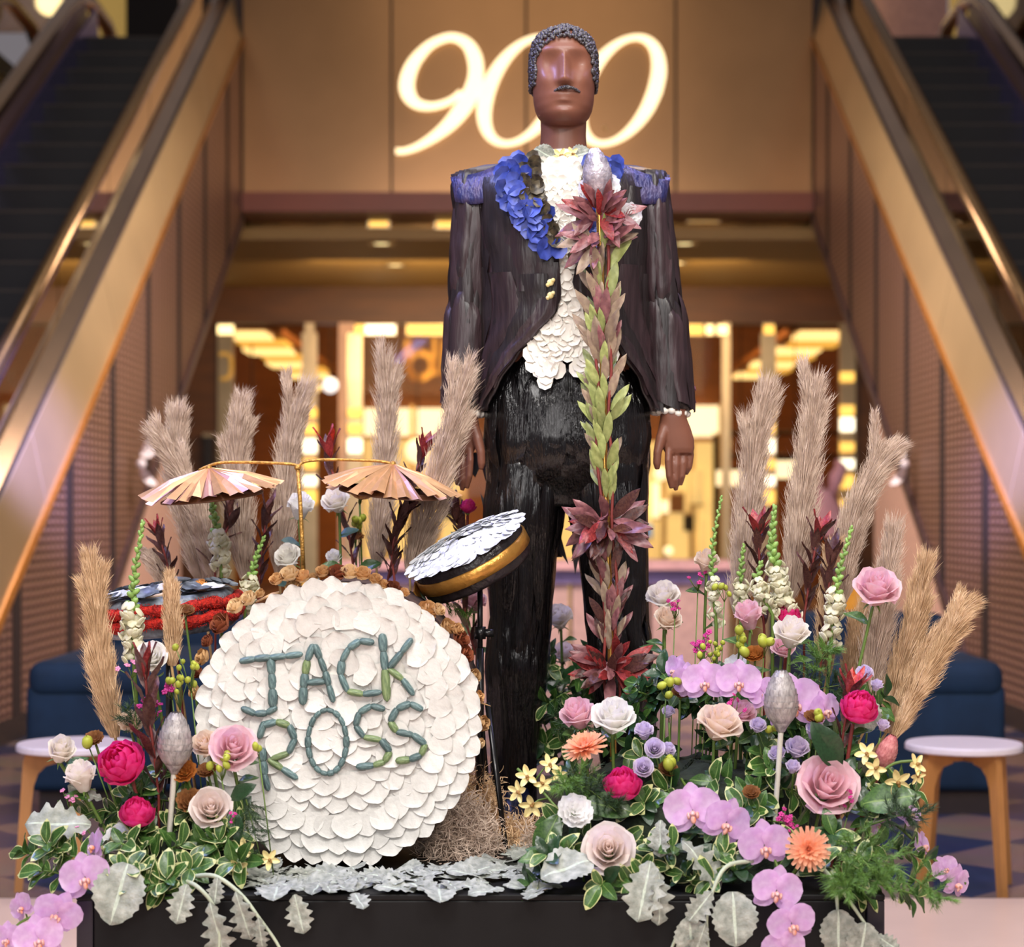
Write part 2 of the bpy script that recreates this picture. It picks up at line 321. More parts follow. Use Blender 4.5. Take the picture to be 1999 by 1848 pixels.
# --- escalators
GZ = lambda Y: 6.08 - 0.579 * (20.3 - Y)
def yz(sx, X, Y, z): return Vector((sx * X, Y, z))
def band(sx, X0, X1, o0, o1, Y0, Y1, n=1):     # sloping sheet between two offsets above the gold edge
    b = MB(); d = Vector((sx * 0.03, 0, 0))
    b.prism([yz(sx, X0, Y0, GZ(Y0) + o0), yz(sx, X0, Y1, GZ(Y1) + o0), yz(sx, X1, Y1, GZ(Y1) + o1), yz(sx, X1, Y0, GZ(Y0) + o1)], d)
    return b
SEAM = [10.05, 11.34, 12.66, 13.97, 15.28, 16.62, 17.95, 19.3, 20.25]
def escalator(sx, label):
    e = thing('escalator', label, 'escalator')
    A = 2.9
    for y0, y1 in zip(SEAM, SEAM[1:]):
        y0 += 0.09; y1 -= 0.09; pts = []
        zb = lambda Y: max(0.14, GZ(Y) - 1.80)
        pts = [yz(sx, A, y0, zb(y0))]
        yk = 20.3 - (6.08 - 1.80 - 0.14) / 0.579
        if y0 < yk < y1: pts.append(yz(sx, A, yk, 0.14))
        pts += [yz(sx, A, y1, zb(y1)), yz(sx, A, y1, GZ(y1))]
        pts.append(yz(sx, A, y0, max(GZ(y0), 0.16)))
        MB().prism(pts, (sx * 0.05, 0, 0)).obj('cladding_panel', m_clad, e, smooth=False)
        g = MB().prism([yz(sx, A - .002, y1 - .005, zb(y1)), yz(sx, A - .002, y1 + .185, zb(y1 + .185)), yz(sx, A - .002, y1 + .185, GZ(y1 + .185) - .02), yz(sx, A - .002, y1 - .005, GZ(y1) - .02)], (sx * .05, 0, 0))
        g.obj('seam', m_seam, e, smooth=False)
    b = MB().prism([yz(sx, A - .02, 12.9, .10), yz(sx, A - .02, 20.3, GZ(20.3) - 1.86), yz(sx, A - .02, 20.3, GZ(20.3) - 1.76), yz(sx, A - .02, 12.9, .2)], (sx * .1, 0, 0))
    b.obj('soffit_edge', mat('soffit_edge', (92, 72, 78), 0.4, 0.5), e, smooth=False)
    b = MB().prism([yz(sx, A + .1, 12.9, .10), yz(sx, A + .1, 20.3, GZ(20.3) - 1.83), yz(sx, A + .1, 20.3, GZ(20.3) - 1.75), yz(sx, A + .1, 12.9, .2)], (sx * 1.3, 0, 0))
    b.obj('soffit', mat('soffit', (110, 84, 66), 0.5, 0.2), e, smooth=False)
    slab('plinth', (min(sx * A, sx * (A + .1)), 9.6, 0), (max(sx * A, sx * (A + .1)), 14.2, .14), mat('black_plinth', (20, 17, 18), 0.5), e)
    Y0, Y1 = 10.0, 20.3
    band(sx, A - .015, A - .03, -.03, .03, Y0, Y1).obj('gold_edge', m_gold, e, smooth=False)
    for k in range(5):
        ya, yb = Y0 + (Y1 - Y0) * k / 5, Y0 + (Y1 - Y0) * (k + 1) / 5 - .012
        band(sx, A, A + .09, .03, .46, ya, yb).obj('fascia_panel', m_fascia, e, smooth=False)
    band(sx, A + .1, A + .11, .44, .49, Y0, Y1).obj('dark_joint', m_seam, e, smooth=False)  # dark strip between fascia and glass shoe
    band(sx, A + .11, A + .2, .48, .58, Y0, Y1).obj('glass_shoe', m_steel, e, smooth=False)
    for k in range(6):
        ya, yb = Y0 + 9.6 * k / 6, Y0 + 9.6 * (k + 1) / 6 - .02
        MB().prism([yz(sx, A + .2, ya, GZ(ya) + .56), yz(sx, A + .2, yb, GZ(yb) + .56), yz(sx, A + .2, yb, GZ(yb) + 1.03), yz(sx, A + .2, ya, GZ(ya) + 1.03)], (sx * .015, 0, 0)).obj('glass_panel', m_glass, e, smooth=False)
    pts = [yz(sx, A + .2, y, GZ(y) + 1.06) for y in (10.0, 19.0, 19.6)] + [yz(sx, A + .2, 20.2, GZ(20.2) + .94), yz(sx, A + .2, 21.8, GZ(20.2) + .98)]
    MB().tube(pts, .055, 8).obj('handrail', m_rail, e)
    pts = [p + Vector((sx * .0, 0, -.06)) for p in pts]
    MB().tube(pts, .032, 6).obj('handrail_guide', mat('violet_steel', (130, 124, 190), 0.2, 0.9), e)
    XI, XO = A + .3, A + 1.38
    for k in range(24):
        y = 19.3 - .435 * k; z = GZ(y) + .38
        if z < .1: break
        s_ = slab('step', (min(sx * XI, sx * XO), y, z - .30), (max(sx * XI, sx * XO), y + .45, z), m_step, e)
        slab('nosing', (min(sx * (XI + .02), sx * (XO - .02)), y - .006, z - .014), (max(sx * (XI + .02), sx * (XO - .02)), y + .03, z + .004), m_nose, s_)
    slab('landing', (min(sx * XI, sx * XO), 19.7, 5.70), (max(sx * XI, sx * XO), 24, 5.88), m_step, e)
    band(sx, XI - .03, XI - .03, .2, .5, Y0, 19.8).obj('inner_skirt', m_skirt, e, smooth=False)
    band(sx, XO - .04, XO - .01, .05, .50, Y0, 19.8).obj('outer_skirt', mat('violet_steel', (130, 124, 190), 0.2, 0.9), e, smooth=False)
    band(sx, XO + .06, XO + .10, .42, .72, Y0, 19.7).obj('balustrade_panel', m_skirt, e, smooth=False)
    pts = [yz(sx, XO + .1, y, GZ(y) + .76) for y in (11.0, 19.0)] + [yz(sx, XO + .1, 19.5, GZ(19.5) + .70), yz(sx, XO + .1, 20.0, GZ(19.7) + .66), yz(sx, XO + .1, 20.8, GZ(19.7) + .62), yz(sx, XO + .1, 21.3, GZ(19.7) + .40)]
    MB().tube(pts, .075, 8).obj('handrail', m_steel, e)
    band(sx, XO + .5, XO + .5, .3, 1.5, 12, 21).obj('outer_glass', m_glass, e, smooth=False)
    return e
escalator(-1, 'escalator rising on the left side of the sign wall')
escalator(1, 'escalator rising on the right side of the sign wall')
for sx, nm in ((-1, 'wall_left'), (1, 'wall_right')):
    o = MB().prism([yz(sx, 3.0, 13.1, .0), yz(sx, 3.0, 17.3, 0), yz(sx, 3.0, 17.3, GZ(17.3) - 1.84), yz(sx, 3.0, 13.1, GZ(13.1) - 1.84 + .02)], (sx * .1, 0, 0)).obj(nm, m_peach, smooth=False); struct(o)
# --- upper level seen past the escalator heads
UY = 25.0
def up(name, x0, x1, y0, y1, m, Y=UY, t=.1):
    a, b = at(x0, y1, Y), at(x1, y0, Y); return slab(name, (a.x, Y, a.z), (b.x, Y + t, b.z), m)
m_yel = em('lit_yellow_wall', (206, 170, 92), 0.35)  # yellow light falling on these walls is put in as emission
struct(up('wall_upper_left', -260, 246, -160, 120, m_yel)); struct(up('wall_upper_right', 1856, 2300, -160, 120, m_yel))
struct(up('wall_pink', 1690, 1850, -160, 90, mat('pink_wall', (206, 160, 150), .7), UY - .2))
struct(up('door_1', 246, 348, -160, 90, mat('dark_opening', (14, 10, 14), .8), UY - .2))
struct(up('wall_upper_centre', 345, 1692, -200, 60, mat('lilac_wall', (190, 170, 170), .6), UY + .2))
for px, py, r, l in ((88, 45, 12, 'single white bulb above the left escalator parapet'), (450, 4, 26, 'large bright lamp at the top of the left handrail'), (1636, 0, 40, 'large bright lamp at the top of the right handrail'), (1930, 22, 9, 'left one of two small bulbs above the right escalator'), (1952, 24, 9, 'right one of two small bulbs above the right escalator')):
    c = at(px, py, UY - .2 - r * UY / F); o = thing('globe_lamp', l, 'lamp', Matrix.Translation(c))
    MB().ball((0, 0, 0), r * UY / F, 12, 8).obj('globe', m_lampw if r > 12 else m_brights, o)
    MB().tube([(0, 0, r * UY / F * .9), (0, 0, r * UY / F * .9 + .5)], .02, 6).obj('cord', m_seam, o)
# ================================================================== shop front and furniture behind
SY = 25.4
def bx(name, x0, x1, y0, y1, Y, m, t=.1, parent=None):
    a, b = at(x0, y1, Y), at(x1, y0, Y); return slab(name, (a.x, Y, a.z), (b.x, Y + t, b.z), m, parent)
struct(bx('trim_4', 330, 1740, 550, 630, SY, m_dwood, .4))
struct(bx('wall_shop_left', 330, 424, 630, 1200, SY, m_dwood, .3)); struct(bx('wall_shop_right', 1672, 1740, 630, 1200, SY, m_dwood, .3))
FY = 38.0
struct(bx('wall_far', 330, 1740, 500, 1135, FY, m_wood, .2))
struct(slab('wall_corridor_left', (-6.3, SY + .3, 0), (-6.1, FY + .3, 5.5), m_wood)); struct(slab('wall_corridor_right', (5.9, SY + .3, 0), (6.1, FY + .3, 5.5), m_wood))
struct(slab('ceiling_corridor', (-6.3, SY + .4, 5.2), (6.3, FY + .3, 5.4), m_ceil))
for i, px in enumerate((440, 604, 676, 1418, 1500, 1655)):
    w = (15, 9, 15, 8, 10, 15)[i]
    struct(bx('trim_%d' % (5 + i), px - w, px + w, 630, 1200, SY - .05, (m_brass, m_brass, m_peach, m_brass, m_brass, m_brass)[i], .12))
n = 0
for x0, x1 in ((455, 595), (613, 661), (691, 1410), (1426, 1490), (1510, 1640)):
    n += 1; struct(bx('window_%d' % n, x0, x1, 634, 1198, SY, m_shopglass, .02))
for px, w, m, l in ((702, 18, m_lampg, 'small gold lamp on the shop lintel, first from the left pier'), (742, 58, m_brights, 'long white lamp on the shop lintel left of the jacket'), (835, 80, m_lampg, 'long gold lamp on the shop lintel beside the left sleeve'),
                (1358, 28, m_lampg, 'square gold lamp on the shop lintel beside the right sleeve'), (1386, 13, m_lampw, 'narrow pale lamp on the shop lintel, second from the right sleeve'), (1411, 20, m_lampw, 'small pale lamp on the shop lintel, third from the right sleeve'), (1502, 20, m_lampg, 'gold lamp on the shop lintel above the right mullion'), (440, 30, m_lampw, 'pale lamp on the shop lintel at the far left pier')):
    a, b = at(px - w / 2, 652, SY - .12), at(px + w / 2, 634, SY - .12)
    o = thing('lintel_lamp', l, 'lamp', Matrix.Translation((a.x, a.y, a.z)))
    MB().box((0, 0, 0), (b.x - a.x, .04, b.z - a.z)).obj('diffuser', m, o, smooth=False)
    MB().box((-.01, .04, -.01), (b.x - a.x + .01, .06, b.z - a.z + .01)).obj('backplate', m_brass, o, smooth=False)
# linear ceiling lights running away from the glass
for sx, X, l in ((-1, -3.75, 'long luminous ceiling trough behind the left shop glass'), (1, 3.94, 'long luminous ceiling trough behind the right shop glass')):
    o = thing('ceiling_trough', l, 'light', Matrix.Translation((X, SY + .8, 3.62)))
    MB().box((-.45, 0, .06), (.45, 9.5, .16)).obj('housing', m_wood, o, smooth=False)
    for k in range(7):
        MB().box((-.36 + .1 * (k % 2), k * 1.3, .0), (.30 + .1 * (k % 2), k * 1.3 + .9, .05)).obj('light_panel', m_lampg if k % 2 else m_lampw, o, smooth=False)
for px, py, r, m, l in ((645, 752, 15, m_lampc, 'cool white spotlight deep in the left shop bay'), (618, 757, 8, m_lampw, 'small warm bulb beside the cool spotlight in the left shop bay'), (1495, 737, 10, m_brights, 'round white spotlight in the right shop bay'), (1625, 650, 17, m_lampc, 'cool blue-white spotlight near the right shop pier'), (815, 880, 24, m_brights, 'round white globe lamp in the lit shop window left of the figure'), (1418, 866, 9, m_lampw, 'small warm bulb right of the hand'), (1660, 1098, 14, m_lampg, 'amber table lamp glow low behind the right pampas'), (492, 950, 12, m_brights, 'small white lamp glowing behind the left parasol cymbal'), (1290, 925, 13, m_brights, 'small white globe lamp just below the thumb of the right hand'), (1305, 1075, 9, m_brights, 'small white globe lamp low in the lit shop beside the right thigh')):
    Y = SY + 2.2; c = at(px, py, Y); o = thing('globe_lamp', l, 'lamp', Matrix.Translation(c))
    MB().ball((0, 0, 0), r * Y / F, 12, 8).obj('globe', m, o)
    MB().tube([(0, 0, r * Y / F * .9), (0, 0, 5.2 - c.z)] if c.z > 1.4 else [(0, 0, -r * Y / F * .9), (0, 0, -c.z + .01)], .012, 6).obj('cord' if c.z > 1.4 else 'stand', m_seam, o)
# far shop front with the lit windows and its gold letters
st = thing('shop_sign', 'gold letters bl on the wooden wall beside the left sleeve', 'sign')
fs = lambda x, y: at(350 + x / 3.08, 540 + y / 3.08, FY - .12)
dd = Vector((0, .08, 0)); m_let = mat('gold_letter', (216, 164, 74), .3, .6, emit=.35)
ribbon([(1372, 380), (1372, 530), (1385, 575), (1420, 605), (1460, 608)], [40] * 5, dd, fs).obj('letter', m_let, st, smooth=False)['label'] = 'letter b'
ribbon([(1448 + 75 * math.cos(2 * PI * k / 16), 533 + 75 * math.sin(2 * PI * k / 16)) for k in range(16)], [42] * 16, dd, fs, 3, True).obj('letter_bowl', m_let, st, smooth=False)
ribbon([(1535, 365), (1535, 540), (1545, 590)], [28] * 3, dd, fs).obj('letter', m_let, st, smooth=False)['label'] = 'letter l'
ribbon([(1590, 380), (1590, 540), (1600, 590)], [28] * 3, dd, fs).obj('letter', m_let, st, smooth=False)
sd = thing('shop_sign', 'gold curved letter stroke on the far left shop pier', 'sign')  # reflection of a sign letter modelled as a solid gold stroke
fs2 = lambda x, y: at(350 + x / 3.08, 540 + y / 3.08, SY - .1)
ribbon([(240, 465), (280, 462), (308, 490), (310, 570), (285, 610), (245, 612)], [22] * 6, Vector((0, .04, 0)), fs2).obj('letter', m_let, sd, smooth=False)
def litwin(name, x0, x1, y0, y1, m, label, nx=1, Y=FY - .25):
    o = thing(name, label, 'window', None); a, b = at(x0, y1, Y), at(x1, y0, Y); w = (b.x - a.x) / nx
    for k in range(nx): MB().box((a.x + w * k + .03, Y, a.z), (a.x + w * (k + 1) - .03, Y + .05, b.z)).obj('pane', m, o, smooth=False)
    for k in range(nx + 1): MB().box((a.x + w * k - .05, Y - .06, a.z - .05), (a.x + w * k + .05, Y + .06, b.z + .05)).obj('frame_bar', m_brass, o, smooth=False)
    return o
litwin('shop_window', 706, 905, 797, 850, m_brights, 'bright white strip window behind the tall pampas plume', 2)
litwin('shop_window', 706, 905, 858, 1128, m_window, 'tall cream lit shop window left of the trousers', 4)
litwin('shop_window', 1300, 1408, 792, 852, m_brights, 'bright white window beside the right hand', 1)
litwin('shop_window', 1075, 1405, 862, 1128, m_window, 'cream lit shop display wall between the legs and the right hand', 6)
litwin('shop_window', 425, 462, 800, 1090, m_window, 'narrow cream lit window at the far left pier', 1, SY + .3)
for px, l in ((604, 'column of square warm lights left of the red bracts'), (692, 'short column of warm lights beside the white strip window'), (1500, 'column of warm lights behind the right tall pampas'), (1655, 'column of square warm lights near the right escalator')):
    o = thing('light_column', l, 'light column'); Y = SY - .2
    for k, py in enumerate((735, 800, 828, 872, 905, 940, 985) if px > 1600 else (805, 836, 870, 905, 938, 970)):
        h = 13 if k in (2, 5) else 9
        if px in (692,) and k > 2: break
        a, b = at(px - 13, py + h, Y), at(px + 13, py - h, Y)
        MB().box((a.x, Y, a.z), (b.x, Y + .1, b.z)).obj('light_block', m_brights if k in (2, 4) else m_lampg, o, smooth=False)
    a, b = at(px - 15, 1180, Y + .1), at(px + 15, 650, Y + .1)
    MB().box((a.x, Y + .1, a.z), (b.x, Y + .13, b.z)).obj('backing', m_brass, o, smooth=False)
for x0, x1, y0, y1, l in ((1400, 1462, 918, 948, 'short glowing white bar lamp behind the right pampas'), (1487, 1568, 899, 933, 'long glowing white bar lamp between the two tall right plumes')):
    Y = SY + .6; a, b = at(x0, y1, Y), at(x1, y0, Y); o = thing('bar_lamp', l, 'lamp')
    MB().box((a.x, Y, a.z), (b.x, Y + .12, b.z)).obj('diffuser', m_brights, o, smooth=False)
    MB().box((a.x, Y, b.z), (b.x, Y + .14, b.z + .03)).obj('rail', m_seam, o, smooth=False)
    for xx in (a.x + .1, b.x - .1): MB().tube([(xx, Y + .07, b.z), (xx, Y + .07, 5.2)], .008, 5).obj('rod', m_seam, o)
# dark rails crossing the right bays
for py, l in ((845, 'upper dark rail crossing the right shop bay'), (890, 'lower dark rail crossing the right shop bay')):
    o = thing('shop_rail', l, 'rail'); Y = SY + .13
    MB().tube([at(1412, py, Y), at(1640, py, Y)], .035, 6).obj('bar', m_dwood, o)
    for px in (1414, 1520, 1636): MB().tube([at(px, py, Y), at(px, py, Y) + Vector((0, .1, 0))], .02, 6).obj('bracket', m_seam, o)
# bright bottles and goods on the display wall
k = 0
for px, y0, y1, w, m, nm, l in ((1360, 915, 985, 13, m_window, 'light_tube', 'tall pale light tube right of the fingertips'), (1281, 940, 1012, 7, m_brights, 'light_tube', 'thin white light tube below the thumb'), (1299, 975, 1003, 7, m_brights, 'light_tube', 'short white light tube beside the thigh'), (1266, 1020, 1050, 7, em('blue_glow', (90, 150, 230), 1.0), 'light_tube', 'blue glowing tube beside the right thigh'),
                    (1372, 1010, 1090, 7, m_window, 'light_tube', 'thin cream light tube left of the snapdragons'), (1322, 960, 1000, 14, mat('tan_goods', (150, 106, 70), .6), 'display_box', 'tan box on the far display wall'), (1345, 1000, 1036, 10, mat('black_goods', (30, 24, 24), .5), 'display_box', 'small black box on the far display wall'), (406, 845, 935, 9, mat('black_goods', (30, 24, 24), .5), 'wall_panel', 'black upright panel left of the pampas group'), (1398, 845, 1095, 5, m_seam, 'shelf_post', 'dark shelf post right of the hand'), (735, 860, 1085, 4, m_dwood, 'shelf_post', 'thin dark post in the cream window'), (880, 960, 1010, 22, mat('black_goods', (30, 24, 24), .5), 'display_box', 'dark box behind the right parasol cymbal')):
    Y = FY - .45 if px != 406 else SY - .15; a, b = at(px - w, y1, Y), at(px + w, y0, Y)
    if nm == 'light_tube': Y = FY - .31 - (b.x - a.x) / 2
    o = thing(nm, l, nm.replace('_', ' '), Matrix.Translation(((a.x + b.x) / 2, Y, a.z)))
    if nm == 'light_tube':
        MB().tube([(0, 0, .02), (0, 0, b.z - a.z - .02)], (b.x - a.x) / 2, 10).obj('tube', m, o)
        MB().box((-(b.x - a.x) / 2, -.03, -.03), ((b.x - a.x) / 2, .03, .02)).obj('cap', m_brass, o, smooth=False)
        MB().tube([(0, 0, -.02), (0, 0, -a.z + .005)], .012, 6).obj('rod', m_brass, o)
    else:
        MB().box(((a.x - b.x) / 2, 0, 0), ((b.x - a.x) / 2, .15, b.z - a.z)).obj('body', m, o, smooth=False)
        MB().box(((a.x - b.x) / 2 - .01, -.012, b.z - a.z - .05), ((b.x - a.x) / 2 + .01, .16, b.z - a.z)).obj('top_edge', m_brass, o, smooth=False)
# counter
ct = thing('counter', 'long low counter with a pink top and violet front behind the figure', 'counter'); Y = 16.0
m_ctop = mat('pink_counter', (206, 160, 158), .35); m_cfr = mat('violet_counter', (120, 104, 150), .5)
a, b = at(640, 1112, Y), at(1440, 1096, Y); MB().box((a.x, Y, a.z), (b.x, Y + 1.0, b.z)).obj('top', m_ctop, ct, smooth=False)
a, b = at(645, 1140, Y), at(1436, 1112, Y); MB().box((a.x, Y + .08, a.z), (b.x, Y + .9, b.z)).obj('apron', m_cfr, ct, smooth=False)
a = at(650, 1140, Y); b = at(1430, 1140, Y)
for k in range(5):
    x0 = a.x + (b.x - a.x) * k / 5; x1 = a.x + (b.x - a.x) * (k + 1) / 5 - .03
    MB().box((x0, Y + .12, .02), (x1, Y + .85, a.z)).obj('front_panel', mat('mauve_panel', (196, 160, 150), .5), ct, smooth=False)
# hanging pink dress, amber vase
c = at(1612, 985, 22.0); o = thing('pink_dress', 'pale pink tulle dress hanging behind the right plumes', 'dress', Matrix.Translation(c)); m_tul = mat('pink_tulle', (236, 176, 186), .8, var=.1)
MB().lathe([(.30, -.34), (.27, -.22), (.19, -.05), (.10, .1), (.085, .17)], 14).obj('skirt', m_tul, o)
for s in (-1, 1): MB().tube([(s * .07, 0, .12), (s * .12, 0, .3), (s * .17, 0, .42), (s * .12, 0, .5)], [.05, .09, .07, .02], 8).obj('sleeve', m_tul, o)
c = at(1683, 1200, 13.0); o = thing('gold_vase', 'round amber vase behind the right pampas', 'vase', Matrix.Translation(c)); MB().lathe([(.001, -.2), (.09, -.2), (.14, -.05), (.12, .1), (.05, .18), (.06, .22)], 14).obj('body', mat('amber_glaze', (200, 140, 50), .3), o)
MB().tube([(0, 0, -.22), (0, 0, -c.z + .02)], .05, 8).obj('stand', m_dwood, o)
# white paper flowers on the cladding
m_wh = mat('white_paper', (232, 224, 226), .6, var=.04)
for sx, px, l in ((-1, 252, 'large white flower ornament on the left escalator cladding'), (1, 1790, 'large white flower ornament on the right escalator cladding')):
    Y = F * 2.9 / abs(px - PX); c = at(px, 905, Y); c.x -= sx * .06
    o = thing('wall_flower', l, 'ornament', Matrix.Translation(c))
    for k in range(6):
        q = 2 * PI * k / 6 + .3
        def pf(u, v, q=q):
            w = (v - .5) * 1.1 * math.sin(PI * min(1, u * .85 + .1)); r_ = u * .15
            return Vector((-sx * (.10 * u * u + .02), math.cos(q + w) * r_ * 1.0, math.sin(q + w) * r_ + (.06 if q < PI else -.05)))
        MB().grid(pf, 4, 4).obj('petal', m_wh, o)
    MB().ball((-sx * .03, 0, 0), .035, 8, 6).obj('centre', m_wh, o)
# sofas and stools
m_teal = mat('teal_velvet', (22, 44, 66), .75, var=.25, scale=5, spec=.3)
def sofa(x0, x1, label):
    o = thing('upholstered_bench', label, 'bench', Matrix.Translation(((x0 + x1) / 2, 8.5, 0))); w = (x1 - x0) / 2
    def rb(a, b, n, m, r=.05):
        me = MB().box(a, b).obj(n, m, o); md = me.modifiers.new('bevel', 'BEVEL'); md.width = r; md.segments = 4; return me
    rb((-w, 0, .10), (w, 1.5, .56), 'base', m_teal, .04); rb((-w + .01, -.02, .50), (w - .01, 1.48, .655), 'seat_cushion', m_teal, .06)
    rb((-w, 1.15, .55), (w, 1.5, .80), 'back_cushion', m_teal, .06)
    MB().box((-w + .05, .05, 0), (w - .05, 1.4, .1)).obj('plinth', m_seam, o, smooth=False)
sofa(-2.14, -1.1, 'dark teal velvet bench behind the left stool'); sofa(1.2, 2.04, 'dark teal velvet bench behind the right stool')
m_oak = mat('oak', (176, 122, 66), .45, var=.12, scale=6, stretch=(4, 4, 1)); m_sttop = mat('white_laminate', (222, 212, 214), .3, var=.03)
def stool(c, label, rz):
    o = thing('stool', label, 'stool', Matrix.Translation((c.x, c.y, 0)) @ Matrix.Rotation(rz, 4, 'Z'))
    MB().lathe([(.001, .475), (.19, .475), (.2, .48), (.2, .495), (.195, .502), (.001, .502)], 40).obj('seat', m_sttop, o, smooth=False)
    for k in range(2): 
        ap = MB()
        ap.box((-.165, -.012, .44), (.165, .012, .475)); ap.obj('cross_rail', m_oak, o, Matrix.Rotation(k * PI / 2, 4, 'Z'), smooth=False)
    prof = [(.06, .475), (.165, .475), (.176, .44), (.205, .0), (.178, .0), (.14, .36), (.125, .40), (.10, .425), (.06, .435)]
    for k in range(4):
        b = MB().prism([Vector((x, -.013, z)) for x, z in prof], (0, .026, 0)); b.obj('leg', m_oak, o, Matrix.Rotation(k * PI / 2, 4, 'Z'), smooth=False)
stool(at(1882, 1455, 6.85), 'round white-topped stool with oak legs, right of the plinth', .5)
stool(at(148, 1468, 6.85), 'round white-topped stool with oak legs, left of the plinth', .25)
# ================================================================== plinth
m_black = mat('black_paint', (10, 9, 10), .55, var=.25, scale=8, bump=.05, bscale=30, spec=.25)
m_blackv = mat('purple_lit_trim', (30, 24, 36), .35, var=.15)  # purple light on the plinth corners is put into this colour
YF = 3.82
x0, x1 = at(183, 1745, YF).x, at(1690, 1745, YF).x; xa, xb = at(148, 1745, YF).x, at(1728, 1745, YF).x
pl = thing('display_plinth', 'wide black display plinth under the flowers and figure', 'plinth', Matrix.Translation(((x0 + x1) / 2, YF, 0))); pm = Matrix.Translation(((x0 + x1) / 2, YF, 0))
def pbox(n, a, b, m):
    o = MB().box(a, b).obj(n, m, pl, local=pm, smooth=False); md = o.modifiers.new('bevel', 'BEVEL'); md.width = .003; md.segments = 2
pbox('body', (x0, YF + .02, 0), (x1, 5.55, PL - .012), m_black)
pbox('front_panel', (x0, YF, 0), (x1, YF + .02, PL - .012), m_black)
pbox('corner_trim', (xa, YF + .004, 0), (x0 - .002, YF + .05, PL - .012), m_blackv); pbox('corner_trim', (x1 + .002, YF + .004, 0), (xb, YF + .05, PL - .012), m_blackv)
pbox('side_panel', (xa, YF + .05, 0), (x0, 5.55, PL - .012), m_black); pbox('side_panel', (x1, YF + .05, 0), (xb, 5.55, PL - .012), m_black)
pbox('top', (xa, YF, PL - .012), (xb, 5.55, PL), m_black)
# ================================================================== the figure
MY = 4.76; K = F / MY
mx = lambda px: (px - PX) / K
mz = lambda py: HC + (PY - py) / K
def ringv(cx, cy, cz, a, b, n=2.0, k=28, bf=None):
    out = []
    for j in range(k):
        t = 2 * PI * j / k; c, s = math.cos(t), math.sin(t)
        bb = b if (s > 0 or bf is None) else bf
        out.append(Vector((cx + a * math.copysign(abs(c) ** (2 / n), c), cy + bb * math.copysign(abs(s) ** (2 / n), s), cz)))
    return out
def loft(mb, rings, cap=True):
    k = len(rings[0]); v = [p for r_ in rings for p in r_]; f = []
    for i in range(len(rings) - 1):
        for j in range(k):
            f.append((i * k + j, i * k + (j + 1) % k, (i + 1) * k + (j + 1) % k, (i + 1) * k + j))
    if cap: f.append(tuple(range(k - 1, -1, -1))); f.append(tuple((len(rings) - 1) * k + j for j in range(k)))
    return mb.add(v, f)
g2 = lambda x, z, cx, cz, sx, sz: math.exp(-((x - cx) / sx) ** 2 - ((z - cz) / sz) ** 2)
def head(mb):
    # y px : half width px, front m, back m, exponent
    T = [(60, 6, .02, .02, 2), (66, 26, .045, .05, 2), (76, 42, .066, .075, 2.1), (92, 55, .083, .094, 2.2), (115, 61, .094, .103, 2.3), (145, 62, .098, .105, 2.35), (175, 60.5, .099, .098, 2.35), (200, 59, .098, .086, 2.3), (218, 56, .096, .072, 2.25), (232, 50, .092, .05, 2.2), (243, 41, .084, .03, 2.2), (250, 30, .070, .01, 2.1), (254, 18, .05, -.005, 2)]
    rings = []; cx0 = mx(1100); n = 44; k = 72
    for i in range(n + 1):
        py = 60 + 194 * i / n; a, f_, b_, e = interp(T, py); r_ = []
        for j in range(k):
            t = 2 * PI * j / k; c, s = math.cos(t), math.sin(t)
            x = a / K * math.copysign(abs(c) ** (2 / e), c); y = (b_ if s > 0 else f_) * math.copysign(abs(s) ** (2 / e), s)
            if s < 0:
                X = x * K; d = 0
                d += -.0150 * (g2(X, py, -27, 143, 17, 21) + g2(X, py, 27, 143, 17, 21))          # eye hollows
                d += .006 * (g2(X, py, -24, 116, 26, 9) + g2(X, py, 24, 116, 26, 9))             # brow
                tn = max(0.0, min(1.0, (py - 124) / 52)); wn = 6.0 + 5.5 * tn
                hn = (.010 + .016 * tn) if py < 178 else .026 * max(0, 1 - (py - 178) / 9)
                if py > 118: d += hn * math.exp(-(X / wn) ** 2) * min(1, (py - 118) / 12)
                d += .005 * (g2(X, py, -10, 179, 5, 5) + g2(X, py, 10, 179, 5, 5))             # nostril wings
                d += .006 * g2(X, py, 0, 203, 19, 5) + .0065 * g2(X, py, 0, 213, 15, 5) - .003 * g2(X, py, 0, 208, 20, 1.8)  # lips
                d += -.004 * g2(X, py, 0, 222, 18, 5) + .007 * g2(X, py, 0, 236, 17, 9)        # chin
                d += .006 * (g2(X, py, -40, 170, 14, 15) + g2(X, py, 40, 170, 14, 15))           # cheekbones
                y -= d * abs(s) ** .4
            r_.append(Vector((cx0 + x, MY - .015 + y, mz(py))))
        rings.append(r_)
    loft(mb, rings)
